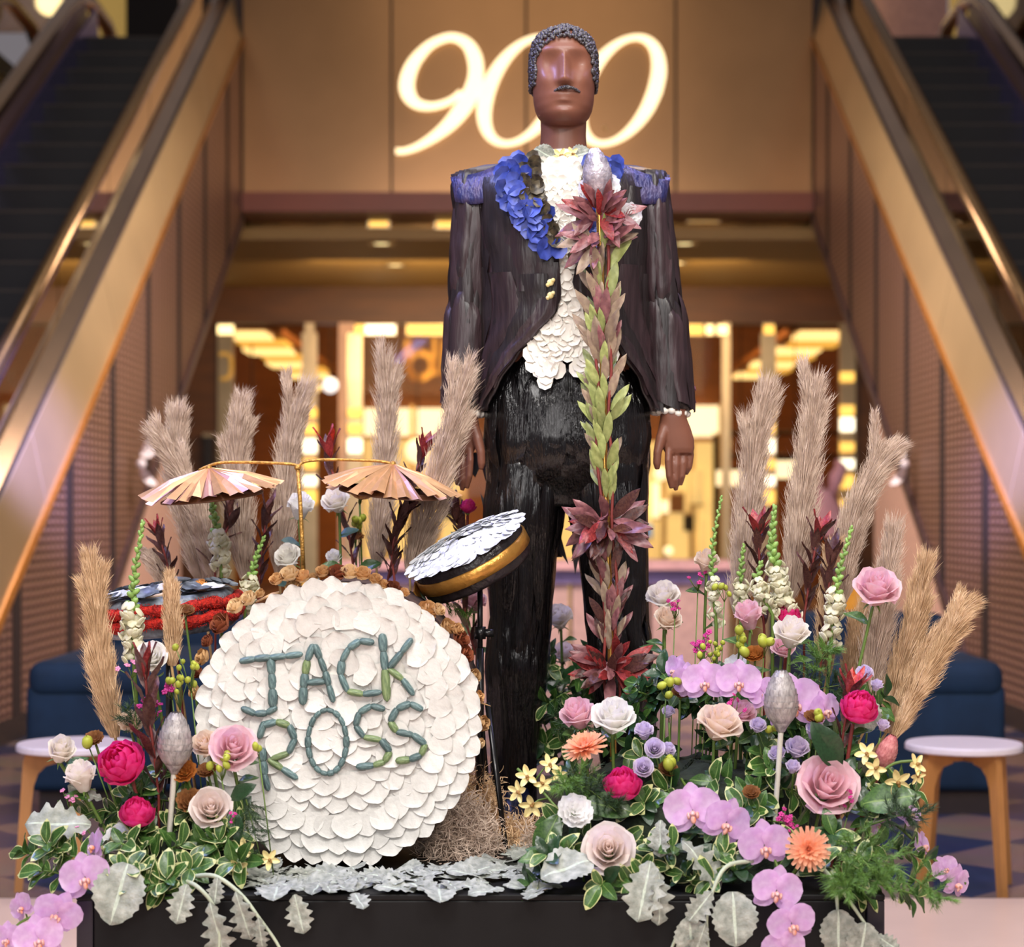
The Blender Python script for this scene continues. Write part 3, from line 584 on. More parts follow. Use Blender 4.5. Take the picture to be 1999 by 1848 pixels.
def hand(mb, mir):
    q = (lambda p: 2 * 1313 - p) if mir else (lambda p: p)
    sh = -405 if mir else 0
    P = lambda px, py, dy: Vector((mx(q(px) + sh), MY - .03 + dy, mz(py)))
    rings = []
    for px, py, hw, b in ((1313, 770, 26, .028), (1313, 800, 25, .027), (1313, 818, 26, .026), (1315, 838, 32, .023), (1319, 858, 34, .020), (1323, 876, 31, .017), (1324, 886, 27, .012)):
        c = P(px, py, .0); rings.append(ringv(c.x, c.y, c.z, hw / K, b, 2.3, 24))
    loft(mb, rings)
    for pts, r0 in (([(1304, 868), (1302, 900), (1304, 930), (1309, 953)], .0090), ([(1319, 874), (1318, 908), (1317, 936), (1318, 957)], .0092), ([(1333, 872), (1333, 904), (1330, 930), (1327, 947)], .0088), ([(1345, 868), (1347, 890), (1344, 912), (1338, 926)], .0084)):
        dy = {1304: -.004, 1319: .004, 1333: .010, 1345: .016}[pts[0][0]]
        mb.tube([P(a, b, dy + [0, -.008, -.006, .004][i]) for i, (a, b) in enumerate(pts)], [r0 * 1.05, r0, r0 * .92, r0 * .62], 10)
    mb.tube([P(1298, 832, -.004), P(1288, 858, -.014), P(1281, 884, -.018), P(1280, 905, -.016), P(1281, 917, -.014)], [.016, .0135, .0105, .0098, .006], 10)
HIP = [(672, 1103, 112, .098), (740, 1105, 138, .112), (800, 1108, 156, .122), (860, 1108, 162, .128), (920, 1107, 160, .118), (975, 1106, 150, .085)]
LEGL = [(860, 1040, 70, .09), (905, 1030, 78, .105), (1000, 1022, 75, .102), (1100, 1018, 62, .092), (1200, 1016, 56, .084), (1300, 1009, 57, .084), (1400, 1006, 48, .07), (1500, 1004, 42, .062), (1575, 1004, 44, .062)]
LEGR = [(860, 1176, 70, .09), (905, 1186, 78, .105), (1000, 1186, 74, .102), (1100, 1198, 63, .092), (1200, 1203, 58, .084), (1300, 1209, 59, .084), (1400, 1219, 54, .072), (1500, 1225, 46, .064), (1575, 1226, 46, .062)]
TOR = [(318, 1097, 62, .075), (345, 1096, 150, .105), (380, 1096, 160, .122), (440, 1098, 158, .132), (520, 1100, 150, .130), (600, 1102, 148, .122), (680, 1105, 152, .122), (760, 1108, 160, .130), (800, 1108, 164, .134)]
SLL = [(338, 925, 30, .05), (360, 923, 37, .064), (417, 923, 35, .066), (530, 916, 33, .062), (640, 911, 37, .060), (720, 909, 38, .058), (800, 909, 39, .056)]
SLR = [(338, 1272, 26, .05), (360, 1272, 33, .064), (417, 1273, 33, .066), (530, 1284, 34, .062), (640, 1296, 39, .060), (720, 1302, 40, .058), (800, 1308, 39, .056)]
def tabpt(tab, py, t, off=0.0, cy=0.0, n=2.2):
    cx, hw, d = interp(tab, py); c, s = math.cos(t), math.sin(t)
    return Vector((mx(cx) + (hw / K + off) * math.copysign(abs(c) ** (2 / n), c), MY + cy + (d + off) * math.copysign(abs(s) ** (2 / n), s), mz(py)))
def tabloft(mb, tab, y0, y1, steps, off=0.0, cy=0.0, n=2.2, k=40, cap=True, wob=0.0):
    rings = []
    for i in range(steps + 1):
        py = y0 + (y1 - y0) * i / steps
        rings.append([tabpt(tab, py, 2 * PI * j / k, off + wob * noise.noise(Vector((math.cos(2 * PI * j / k) * 6 + y0, math.sin(2 * PI * j / k) * 6, py * .012))), cy, n) for j in range(k)])
    return loft(mb, rings, cap)
fig = thing('mannequin', 'brown faceless mannequin in a dark leaf tailcoat and trousers', 'mannequin', Matrix.Translation((mx(1105), MY, PL))); fm = Matrix.Translation((mx(1105), MY, PL))
m_skin = mat('brown_gloss', (122, 76, 58), .46, var=.05, scale=30, coat=.06)
bm_ = MB(); head(bm_)
loft(bm_, [ringv(mx(cx), MY + cy, mz(py), hw / K, d, 2.1, 32) for py, cx, hw, d, cy in ((205, 1100, 46, .05, .02), (235, 1100, 45, .056, .012), (265, 1100, 44.5, .057, .014), (295, 1100, 47, .060, .018), (315, 1100, 62, .065, .02), (340, 1099, 100, .075, .02))])
tabloft(bm_, [(r_[0], r_[1], r_[2] * .86, r_[3] * .8) for r_ in TOR], 325, 760, 20)
tabloft(bm_, [(r_[0], r_[1], r_[2] * .9, r_[3] * .86) for r_ in HIP], 700, 975, 10)
for t in (LEGL, LEGR): tabloft(bm_, [(r_[0], r_[1], r_[2] * .8, r_[3] * .8) for r_ in t], 905, 1560, 20)
for t in (SLL, SLR): tabloft(bm_, [(r_[0], r_[1], r_[2] * .72, r_[3] * .7) for r_ in t], 345, 790, 16)
hand(bm_, False); hand(bm_, True)
tmp = ob('tmp', bm_.me('tmp', m_skin)); md = tmp.modifiers.new('r', 'REMESH'); md.mode = 'VOXEL'; md.voxel_size = .0028
md = tmp.modifiers.new('s', 'SMOOTH'); md.iterations = 3; md.factor = .5
dg = bpy.context.evaluated_depsgraph_get(); me = bpy.data.meshes.new_from_object(tmp.evaluated_get(dg)); bpy.data.objects.remove(tmp)
me.transform(fm.inverted()); me.polygons.foreach_set('use_smooth', [True] * len(me.polygons)); me.materials.clear(); me.materials.append(m_skin)
ob('body', me, fig)
# hair: cap of small crushed-stone lumps
m_hair = mat('black_grit', (14, 12, 14), .3, var=.9, scale=170, coat=.3, rgb2=(84, 78, 82))  # pale specks in the colour stand for glints on the grit
rr = random.Random(3)
ico_v = [(0,0,1),(.894,0,.447),(.276,.851,.447),(-.724,.526,.447),(-.724,-.526,.447),(.276,-.851,.447),(.724,.526,-.447),(-.276,.851,-.447),(-.894,0,-.447),(-.276,-.851,-.447),(.724,-.526,-.447),(0,0,-1)]
ico_f = [(0,1,2),(0,2,3),(0,3,4),(0,4,5),(0,5,1),(1,6,2),(2,7,3),(3,8,4),(4,9,5),(5,10,1),(1,10,6),(2,6,7),(3,7,8),(4,8,9),(5,9,10),(6,11,7),(7,11,8),(8,11,9),(9,11,10),(10,11,6)]
def lump(mb, c, r, rnd):
    M = Matrix.Rotation(rnd.random() * 6, 3, Vector((rnd.random() - .5, rnd.random() - .5, rnd.random() - .5)).normalized())
    s = Vector((rnd.uniform(.7, 1.3), rnd.uniform(.7, 1.3), rnd.uniform(.7, 1.3)))
    mb.add([Vector(c) + M @ Vector((v[0] * s.x, v[1] * s.y, v[2] * s.z)) * r for v in ico_v], ico_f)
HT = [(60, 18, .03, .04), (66, 34, .055, .065), (76, 50, .074, .088), (92, 60, .090, .104), (115, 64.5, .099, .112), (145, 65.5, .103, .113), (178, 64, .102, .105), (200, 60, .1, .09)]
hb = MB()
for i in range(2600):
    py = 58 + 122 * rr.random() ** .8; t = rr.random() * 2 * PI; hw, f_, b_ = interp(HT, py); c, s = math.cos(t), math.sin(t)
    X = hw * math.copysign(abs(c) ** .9, c)
    if s < 0:
        line = 90 + 40 * (abs(X) / 56) ** 2.4 if abs(X) < 54 else (178 if X < 0 else 172)
        if py > line: continue
    if s > -.35 and py > 180: continue
    lump(hb, (mx(1100) + X / K, MY - .015 + (b_ if s > 0 else f_) * s, mz(py)), rr.uniform(.0035, .0062), rr)
for i in range(200):
    q = rr.random() * 2 * PI; r_ = math.sqrt(rr.random()); lump(hb, (mx(1100) + r_ * .055 * math.cos(q), MY - .01 + r_ * .06 * math.sin(q), mz(62) - .012 * r_ * r_), .005, rr)
o = hb.obj('hair', m_hair, fig, local=fm); o['kind'] = 'stuff'; o['label'] = 'short black hair cap of crushed grit'
hb = MB()
for i in range(150):
    u = rr.uniform(-1, 1); X = u * 25; py = 191.5 + 6 * abs(u) ** 2 + rr.uniform(-2.4, 2.4) * (1.1 - abs(u)); lump(hb, (mx(1104 + X), MY - .1225 + .02 * u * u - rr.random() * .004, mz(py)), rr.uniform(.0022, .0034), rr)
o = hb.obj('moustache', m_hair, fig, local=fm); o['kind'] = 'stuff'
# ---------------------------------------------------------------- clothes
m_vinyl = mat('black_leaf_gloss', (14, 12, 13), .15, var=.5, scale=26, stretch=(7, 7, .35), bump=.5, bscale=30, coat=.3)
m_jack = mat('dark_leaf_satin', (36, 28, 29), .40, var=.4, scale=16, stretch=(4, 4, .5), bump=.32, bscale=20, rnd=.3, coat=.06)
m_jack2 = mat('plum_leaf_satin', (46, 32, 35), .40, var=.4, scale=16, stretch=(4, 4, .5), bump=.32, bscale=20, rnd=.25, coat=.06)
m_blue = mat('blue_leaf_satin', (44, 52, 116), .34, .25, var=.45, scale=20, stretch=(3, 3, 1), bump=.4, rgb2=(70, 62, 96), rnd=.2)
m_goldleaf = mat('gold_smear_leaf', (60, 62, 110), .3, .6, var=.3, scale=30, bump=.5, rgb2=(214, 170, 70))
tr = MB(); tabloft(tr, HIP, 690, 990, 16, .0, wob=.006); 
for t in (LEGL, LEGR): tabloft(tr, t, 860, 1575, 40, 0, wob=.010)
def remeshed(mb, name, m, vox, it=4):
    t_ = ob('tmp', mb.me('tmp', m)); md = t_.modifiers.new('r', 'REMESH'); md.mode = 'VOXEL'; md.voxel_size = vox
    md = t_.modifiers.new('s', 'SMOOTH'); md.iterations = it; md.factor = .5
    e_ = bpy.data.meshes.new_from_object(t_.evaluated_get(bpy.context.evaluated_depsgraph_get())); bpy.data.objects.remove(t_)
    e_.transform(fm.inverted()); e_.polygons.foreach_set('use_smooth', [True] * len(e_.polygons)); e_.materials.clear(); e_.materials.append(m); return ob(name, e_, fig)
trs = remeshed(tr, 'trousers', m_vinyl, .007, 6); trs['label'] = 'glossy black strip trousers'
def strip(tab, y0, y1, t0, dt, off, name, m, parent, cy=0.0, n=12, tw=0.0, seed=0, taper=True, wmul=1.0):
    rnd = random.Random(seed); b = MB(); ph = rnd.random() * 9
    def fn(u, v):
        py = y0 + (y1 - y0) * u; w = dt * ((math.sin(PI * min(.86, .03 + u * .90)) ** .5) if taper else 1)
        t = t0 + tw * u + (v - .5) * w + .05 * math.sin(u * 5 + ph)
        py += (v - .5) * 18 * math.sin(ph)
        ridge = .0030 * math.sin(v * PI) + .0010 * math.sin(v * 9 + ph) + .004 * noise.noise(Vector((u * 5 + ph, v * 2.2, seed)))
        return tabpt(tab, py, t, (off + ridge + .002) * min(1, u * 9) * (1 if y1 > 780 and y1 < 806 else min(1, (1 - u) * 9)) - .001, cy)
    b.grid(fn, n, 6); return b.obj(name, m, parent, local=fm)
sd = 1
for tab in (LEGL, LEGR):
    for i in range(11):
        t = PI + PI * (i + .5) / 11; y = 905 + rr.uniform(-30, 60)
        strip(tab, y, y + rr.uniform(250, 420), t, .62, .002 + .003 * (i % 2), 'leaf_strip', m_vinyl, trs, tw=rr.uniform(-.25, .25), seed=sd); sd += 1
        y = rr.uniform(1180, 1270)
        strip(tab, y, min(1570, y + rr.uniform(240, 360)), t + rr.uniform(-.1, .1), .62, .003 + .003 * (i % 2), 'leaf_strip', m_vinyl, trs, tw=rr.uniform(-.45, .45), seed=sd); sd += 1
for i in range(15):
    t = PI + PI * (i + .5) / 15; y = rr.uniform(690, 740)
    strip(HIP, y, y + rr.uniform(170, 235), t, .42, .002 + .003 * (i % 2), 'leaf_strip', m_vinyl, trs, tw=(.22 if i < 7 else -.22), seed=sd); sd += 1
# coat: shell with a cut-away front, two tails
EDL = [(318, 1050), (345, 1040), (400, 1048), (470, 1080), (520, 1090), (590, 1094), (620, 1085), (660, 1050), (700, 1012), (750, 978), (800, 952)]
EDR = [(318, 1148), (345, 1142), (400, 1144), (470, 1128), (540, 1119), (565, 1114), (600, 1130), (640, 1158), (690, 1205), (750, 1242), (800, 1262)]
def angat(tab, py, px, off):
    cx, hw, d = interp(tab, py); u = max(-1, min(1, (px - cx) / (hw + off * K))); c = math.copysign(abs(u) ** 1.1, u)
    return 2 * PI - math.acos(c)         # front half: PI..2PI
coat = MB(); NV = 44; NU = 48
def coatfn(u, v):
    py = 322 + (805 - 322) * v
    tl = angat(TOR, py, interp(EDL, py)[0], .012); tr_ = angat(TOR, py, interp(EDR, py)[0], .012) - 2 * PI
    t = tl + (tr_ - tl) * u
    return tabpt(TOR, py, t, .012 + .008 * noise.noise(Vector((math.cos(t) * 5, math.sin(t) * 5, py * .012))))
coat.grid(lambda a, b: coatfn(b, a), NV, NU)
ct_ = coat.obj('tailcoat', m_jack, fig, local=fm); md = ct_.modifiers.new('t', 'SOLIDIFY'); md.thickness = .004
ct_['label'] = 'dark brown leaf tailcoat with cut-away front'
def cstrip(side, u0, w, v0, v1, off, m, seed, name='leaf_strip', skew=0.0, n=14):
    rnd = random.Random(seed); ph = rnd.random() * 9; b = MB()
    def fn(a, c):
        v = v0 + (v1 - v0) * a; py = 322 + (805 - 322) * v
        ed = angat(TOR, py, interp(EDL if side < 0 else EDR, py)[0], .012); lim = PI - .25 if side < 0 else 2 * PI + .25
        ww = w * (math.sin(PI * min(.95, .10 + a * .88)) ** .4)
        t = ed + (lim - ed) * max(0, min(1.0, u0 + skew * a + (c - .5) * ww))
        rg = .003 * math.sin(c * PI) + .0012 * math.sin(c * 11 + ph) + .006 * noise.noise(Vector((a * 5 + ph, c * 2, seed)))
        return tabpt(TOR, py, t, off + rg)
    b.grid(fn, n, 6); return b.obj(name, m, ct_, local=fm)
for side in (-1, 1):
    for i in range(8):
        cstrip(side, (i + .4) / 8, .30, rr.uniform(.04, .12), rr.uniform(.5, .7), .017 + .004 * (i % 2), (m_jack, m_jack2, m_jack)[i % 3], sd, skew=rr.uniform(-.08, .08)); sd += 1
        cstrip(side, (i + .3) / 8, .30, rr.uniform(.42, .5), rr.uniform(.9, 1.0), .020 + .004 * (i % 2), (m_jack2, m_jack, m_jack)[i % 3], sd, skew=rr.uniform(-.05, .1)); sd += 1
    cstrip(side, .07, .16, .56, .99, .028, m_jack2, sd, 'hem_strip'); sd += 1
# tails
for l, tab in (('left', [(770, 1020, 72, .02), (900, 1010, 74, .02), (1000, 1030, 66, .02), (1090, 1070, 30, .015)]), ('right', [(770, 1195, 75, .02), (900, 1205, 72, .02), (1000, 1195, 62, .02), (1100, 1150, 30, .015)])):
    b = MB(); b.grid(lambda u, v, tab=tab: Vector((mx(interp(tab, 770 + 320 * u)[0] + (v - .5) * 2 * interp(tab, 770 + 320 * u)[1]), MY + .155 + .01 * math.sin(v * 9 + u * 3), mz(770 + 320 * u))), 12, 8)
    o = b.obj('coat_tail', m_jack, ct_, local=fm); md = o.modifiers.new('t', 'SOLIDIFY'); md.thickness = .004
for pts in ([(948, 880), (925, 930), (905, 905), (890, 880)], [(950, 985), (935, 960), (945, 1010), (962, 1005)], [(1085, 1010), (1100, 1060), (1112, 1105), (1095, 1080)], [(1130, 1030), (1118, 1075), (1125, 1125), (1135, 1080)]):
    b = MB(); b.prism([Vector((mx(a), MY + .12, mz(c))) for a, c in pts], (0, .006, 0)); b.obj('leaf_tip', m_jack, ct_, local=fm, smooth=False)
# sleeves
for l, tab in (('viewer left', SLL), ('viewer right', SLR)):
    b = MB(); tabloft(b, tab, 338, 800, 36, .004, 0, wob=.010); o = b.obj('sleeve', m_jack, ct_, local=fm)
    for i in range(9):
        t = PI + PI * (i + .5) / 9
        y = rr.uniform(352, 400); strip(tab, y, y + rr.uniform(180, 260), t, .85, .004 + .003 * (i % 2), 'leaf_strip', (m_jack, m_jack2)[i % 2], o, tw=rr.uniform(-.3, .3), seed=sd); sd += 1
        y = rr.uniform(560, 600); strip(tab, y, rr.uniform(785, 803), t, .85, .006 + .003 * (i % 2), 'leaf_strip', (m_jack, m_jack2)[i % 2], o, tw=rr.uniform(-.3, .3), seed=sd); sd += 1
    cx = 909 if l == 'viewer left' else 1308
    for k in range(16):
        t = 2 * PI * k / 16
        b = MB().ball((mx(cx) + .040 * math.cos(t), MY + .054 * math.sin(t), mz(803 + (5 if math.cos(t) > 0 else 0))), .0105, 8, 5, sq=(1, 1, .9)); b.obj('cuff_ruffle', MATS.get('white_petal') or mat('white_petal', (238, 233, 222), .45, var=.04, scale=40, rnd=.05), o, local=fm)
    for py in (758, 782):
        sx = -1 if cx < 1000 else 1; c = Vector((mx(cx + sx * 40), MY - .01, mz(py)))
        b = MB().ball(c, .006, 8, 6); b.tube([c, c + Vector((sx * .008, -.004, .002)), c + Vector((sx * .012, -.005, -.006))], [.003, .0035, .001], 6); b.obj('cuff_button', mat('green_bud', (112, 116, 64), .5, rgb2=(120, 50, 90)), o, local=fm)
# shoulder caps flaring outward
for sx, cx, tip in ((-1, 1035, 889), (1, 1160, 1298)):
    for k in range(9):
        a = k / 8
        b = MB()
        def fn(u, v, a=a, sx=sx, cx=cx, tip=tip):
            w = .030 * math.sin(PI * min(.9, .15 + .7 * u)) ** .5 + .010; ph_ = 1.35 * (1 - a) ** 1.2
            X = cx + (tip - cx) * u; y = MY + (a - .5) * 2 * (.105 * (1 - u) + .058 * u)
            front = (1 - a) ** 2
            py = 303 + 44 * u ** .9 + front * (48 - 14 * u) + (a ** 2) * 12
            return Vector((mx(X + (10 * sx * (v - .2) if u > .95 else 0)), y + (v - .5) * 2 * w * math.cos(ph_) - .006 * math.sin(PI * v), mz(py) + (v - .5) * 2 * w * math.sin(ph_) + .008 * math.sin(PI * v) * math.cos(ph_) + .006 * math.sin(u * 7 + k)))
        b.grid(fn, 10, 5); m = (m_blue, m_jack2, m_goldleaf)[k % 3] if sx > 0 else (m_blue, m_jack2, m_jack)[k % 3]
        o = b.obj('shoulder_leaf', m, ct_, local=fm); md = o.modifiers.new('t', 'SOLIDIFY'); md.thickness = .002
m_shoe = mat('midnight_shoe', (16, 18, 40), .15, var=.3, coat=.5)
for cx in (1003, 1226):
    b = MB(); loft(b, [ringv(mx(cx), MY + dy, PL + z, w, dd_, 2.3, 24) for z, w, dd_, dy in ((0, .047, .135, -.05), (.018, .049, .138, -.05), (.04, .045, .12, -.04), (.06, .042, .09, -.012), (.085, .044, .062, 0))]); b.obj('shoe', m_shoe, fig, local=fm)
# petal disc helper
def disc(rad, cup=.2, n=8, elong=1.15):
    v = [Vector((0, 0, 0))]; f = []
    for k in range(n):
        q = 2 * PI * k / n; v.append(Vector((math.cos(q) * rad * .6, math.sin(q) * rad * .6 * elong, cup * rad * .35)))
    for k in range(n):
        q = 2 * PI * k / n; v.append(Vector((math.cos(q) * rad, math.sin(q) * rad * elong, cup * rad * (1 + .25 * math.sin(3 * q)))))
    f = [(0, 1 + k, 1 + (k + 1) % n) for k in range(n)] + [(1 + k, 1 + n + k, 1 + n + (k + 1) % n, 1 + (k + 1) % n) for k in range(n)]
    return v, f
m_wpet = MATS['white_petal']
def petmesh(name, rad, cup, m, n=8, elong=1.15):
    v, f = disc(rad, cup, n, elong); return mesh(name, v, f, m)
finv = fm.inverted()
# shirt front
SH = [(325, 1048, 1142), (400, 1052, 1140), (470, 1074, 1130), (540, 1088, 1120), (590, 1093, 1118), (620, 1080, 1135), (660, 1052, 1160), (700, 1036, 1190), (725, 1042, 1200), (760, 1060, 1210)]
b = MB(); b.grid(lambda u, v: tabpt(TOR, 322 + 390 * u, angat(TOR, 322 + 390 * u, interp(SH, 322 + 390 * u)[0] + (v) * (interp(SH, 322 + 390 * u)[1] - interp(SH, 322 + 390 * u)[0]), 0), .004), 30, 8)
sh = b.obj('shirt_front', m_wpet, fig, local=fm); sh['label'] = 'white petal shirt front'
pmesh = [petmesh('shirt_petal', .0135, .28, m_wpet), petmesh('shirt_petal', .019, .2, m_wpet), petmesh('shirt_petal', .0115, .35, m_wpet)]
cnt = 0
for py in range(330, 742, 10):
    a, c = interp(SH, py); n = max(1, int((c - a) / 17))
    for k in range(n + 1):
        px = a + (c - a) * (k + .5 * ((py // 10) % 2)) / n
        if px > c + 4: continue
        if py > 705 and not (abs(px - 1065) < 26 or abs(px - 1150) < 30): continue
        if py > 735 and abs(px - 1065) > 14: continue
        q = angat(TOR, py, px, .01); p = tabpt(TOR, py, q, .009 + rr.random() * .004)
        nrm = Vector(((px - 1100) / 420, -1, .12 + rr.uniform(-.3, .3))) + Vector((rr.uniform(-.3, .3), 0, 0))
        me = pmesh[1] if py > 640 else pmesh[0 if rr.random() < .6 else 2]
        ob('petal', me, sh, finv @ frame(p, nrm, rr.random() * 6 if py < 640 else rr.uniform(-.4, .4))); cnt += 1
for px, py in ((1066, 742), (1058, 728), (1074, 728), (1064, 752), (1150, 735), (1162, 742)):
    p = tabpt(TOR, py, angat(TOR, py, px, .01), .016); ob('petal', pmesh[1], sh, finv @ frame(p, (0, -1, .2), 0))
# lapels of blue petals
m_lap = mat('blue_petal', (40, 56, 138), .42, .1, var=.4, scale=40, rgb2=(66, 84, 178), rnd=.35)
m_lapd = mat('black_blue_petal', (24, 26, 44), .35, .2, var=.6, scale=60, rgb2=(96, 84, 60), rnd=.3)
lm = [petmesh('lapel_petal', .021, .25, m_lap, 8, 1.25), petmesh('lapel_petal', .017, .25, m_lapd, 8, 1.2)]
LL = [(320, 1022, 1046), (345, 990, 1046), (400, 994, 1052), (440, 1020, 1068), (480, 1048, 1080), (515, 1070, 1092)]
LR = [(335, 1146, 1190), (400, 1140, 1178), (450, 1133, 1160), (490, 1125, 1148), (530, 1118, 1136)]
for tab, nm in ((LL, 'lapel'), (LR, 'lapel')):
    lp = MB(); lp.grid(lambda u, v: tabpt(TOR, tab[0][0] + (tab[-1][0] - tab[0][0]) * u, angat(TOR, tab[0][0] + (tab[-1][0] - tab[0][0]) * u, interp(tab, tab[0][0] + (tab[-1][0] - tab[0][0]) * u)[0] * (1 - v) + interp(tab, tab[0][0] + (tab[-1][0] - tab[0][0]) * u)[1] * v, .02), .024), 12, 3)
    lo = lp.obj('lapel', m_lapd, ct_, local=fm)
    py = tab[0][0] + 2
    while py < tab[-1][0]:
        a, c = interp(tab, py); n = max(1, int((c - a) / 17))
        for k in range(n + 1):
            px = a + (c - a) * k / n; p = tabpt(TOR, py, angat(TOR, py, px, .02), .03 + rr.random() * .006)
            dark = (px > (a + c) / 2 + 4) if tab is LL else (px < (a + c) / 2)
            ob('lapel_petal', lm[1 if dark and rr.random() < .8 else 0], lo, finv @ frame(p, (rr.uniform(-.5, .5) + (px - 1100) / 350, -1, rr.uniform(-.2, .5)), rr.random() * 6))
        py += 13
m_yel2 = mat('pale_yellow_petal', (240, 216, 130), .5, var=.15, scale=60, rgb2=(250, 236, 180), rnd=.1)
for py in (566, 590):
    p = tabpt(TOR, py, angat(TOR, py, 1075, .02), .034); b = MB().ball(p, .008, 8, 6, sq=(1, .6, 1)); b.ball(p + Vector((-.006, -.002, -.006)), .005, 8, 6); b.ball(p + Vector((.006, -.002, .005)), .005, 8, 6); b.obj('button', m_yel2, ct_, local=fm)
# collar: stand of white petals, silver leaf and yellow blossoms
co = MB(); co.grid(lambda u, v: Vector((mx(1100) + (.066 + .006 * u) * math.cos(PI * 2 * v), MY + .016 + (.068 + .006 * u) * math.sin(PI * 2 * v), mz(298 + 34 * u))), 3, 28)
col = co.obj('collar', m_wpet, fig, local=fm)
m_dm = mat('silver_leaf', (122, 128, 118), .75, var=.1, scale=5, rgb2=(172, 174, 164), bump=.3, bscale=14, rnd=.14)
m_dmv = mat('silver_leaf_vein', (182, 192, 176), .7)
# ================================================================== bass drum
DY = 4.10; DK = F / DY; DC = at(660, 1409, DY); DR = .289
dm = Matrix.Translation(DC); DI = dm.inverted()
drum = thing('bass_drum', 'big white petal-covered bass drum lettered JACK ROSS', 'drum', dm)
m_shell = mat('brown_bark_shell', (70, 46, 32), .7, var=.4, scale=20, bump=.5)
RX = Matrix.Rotation(-PI / 2, 4, 'X')      # lathe axis along +Y
b = MB(); b.lathe([(DR - .012, .02), (DR - .002, .02), (DR, .03), (DR, .30), (DR - .012, .30)], 64, mtx=RX.inverted()); sh_ = b
o = b.obj('shell', m_shell, drum)
o.matrix_basis = Matrix.Identity(4)
# lathe built along z then turned: ensure depth runs away from the camera
for v in o.data.vertices: v.co.y = abs(v.co.y)
b = MB(); b.lathe([(.001, 0), (DR - .004, 0), (DR - .002, .012), (DR - .004, .022)], 64, mtx=RX); hd = b.obj('drumhead', m_wpet, drum)
for v in hd.data.vertices: v.co.y = abs(v.co.y)
hd['label'] = 'white drumhead shingled with petals'
dp = []
for s_ in (0, 1, 2):
    rnd = random.Random(40 + s_); v = []; f = []; wv = .029 * (1 + .12 * (s_ - 1)); L_ = .044
    for i in range(7):
        t = (0, .25, .5, .7, .86, .95, 1.0)[i]
        for j in range(5):
            u = j / 2 - 1; wd_ = wv * (math.sin(PI * (.2 + .76 * t ** 1.15)) ** .55)
            v.append(Vector((u * wd_, -L_ * (t - .25) - .004 * (1 - u * u) * t, .001 + .0055 * t * t + .0016 * math.sin(u * 3 + s_ * 2) * t + .002 * u * u * t)))
    f = [(i * 5 + j, (i + 1) * 5 + j, (i + 1) * 5 + j + 1, i * 5 + j + 1) for i in range(6) for j in range(4)]
    dp.append(mesh('drum_petal', v, f, mat('drum_petal_white', (218, 216, 210), .42, var=.05, scale=60, rnd=.05, bump=.12, bscale=120)))
rr = random.Random(11); cnt = 0; r_ = DR - .028; ring = 0
while r_ > .004:
    n = max(3, int(2 * PI * r_ / .0375))
    for k in range(n):
        q = 2 * PI * (k + .5 * (ring % 2)) / n + rr.uniform(-.4, .4) / n; rad = r_ + rr.uniform(-.004, .004)
        p = Vector((rad * math.cos(q), -.003 - .0035 * (ring % 3) - rr.random() * .002, rad * math.sin(q)))
        dirv = Vector((p.x, 0, p.z - .10)); dirv = dirv.normalized() if dirv.length > .02 else Vector((0, 0, -1))
        roll = math.atan2(dirv.x, -dirv.z) + rr.uniform(-.3, .3)
        M = frame(p, (rr.uniform(-.12, .12), -1, rr.uniform(-.1, .1)), roll); ob('petal', rr.choice(dp), hd, M); cnt += 1
    r_ -= .0285; ring += 1
# succulent letters
m_suc = [mat('succulent_blue', (66, 90, 94), .5, var=.25, scale=3, rgb2=(112, 138, 136), rnd=.18), mat('succulent_green', (92, 118, 76), .5, var=.25, scale=3, rgb2=(138, 156, 108), rnd=.15)]
def spindle(n=8, m=7):
    b = MB(); prof = [(.25, -.5), (.78, -.42), (1.0, -.2), (1.0, .05), (.95, .26), (.68, .42), (.08, .5)]
    for i in range(1): b.lathe(prof, n)
    return b
spm = []
for m in m_suc:
    b = spindle(); spm.append(b.me('succulent_piece', m))
letters = [('letter_j', [[(315, 635), (390, 622), (470, 615), (550, 608), (632, 598)], [(470, 618), (476, 700), (482, 780), (482, 868)], [(500, 872), (450, 902), (390, 905), (322, 876)]]),
 ('letter_a', [[(688, 552), (660, 630), (648, 700), (640, 770), (636, 855)], [(698, 552), (725, 620), (752, 690), (770, 760), (794, 842)], [(662, 745), (752, 738)]]),
 ('letter_c', [[(1000, 538), (930, 530), (872, 568), (838, 635), (830, 705), (868, 790), (948, 804), (1038, 794)]]),
 ('letter_k', [[(1046, 498), (1052, 585), (1060, 680), (1070, 832)], [(1196, 522), (1145, 590), (1082, 668)], [(1082, 676), (1150, 728), (1206, 806)]]),
 ('letter_r', [[(436, 950), (412, 1030)], [(426, 1085), (430, 1150), (440, 1220), (458, 1298)], [(430, 965), (500, 946), (566, 966), (596, 1035), (562, 1108), (470, 1142)], [(462, 1142), (530, 1188), (606, 1238)]]),
 ('letter_o', [[(762 + 100 * math.sin(2 * PI * k / 18) , 1050 - 166 * math.cos(2 * PI * k / 18)) for k in range(19)]]),
 ('letter_s', [[(1056, 882), (988, 864), (926, 900), (908, 968), (952, 1026), (1040, 1040), (1086, 1100), (1058, 1152), (1000, 1172), (915, 1178)]]),
 ('letter_s', [[(1252, 884), (1190, 852), (1122, 880), (1086, 946), (1120, 998), (1204, 1014), (1268, 1062), (1246, 1118), (1186, 1142), (1118, 1148)]])]
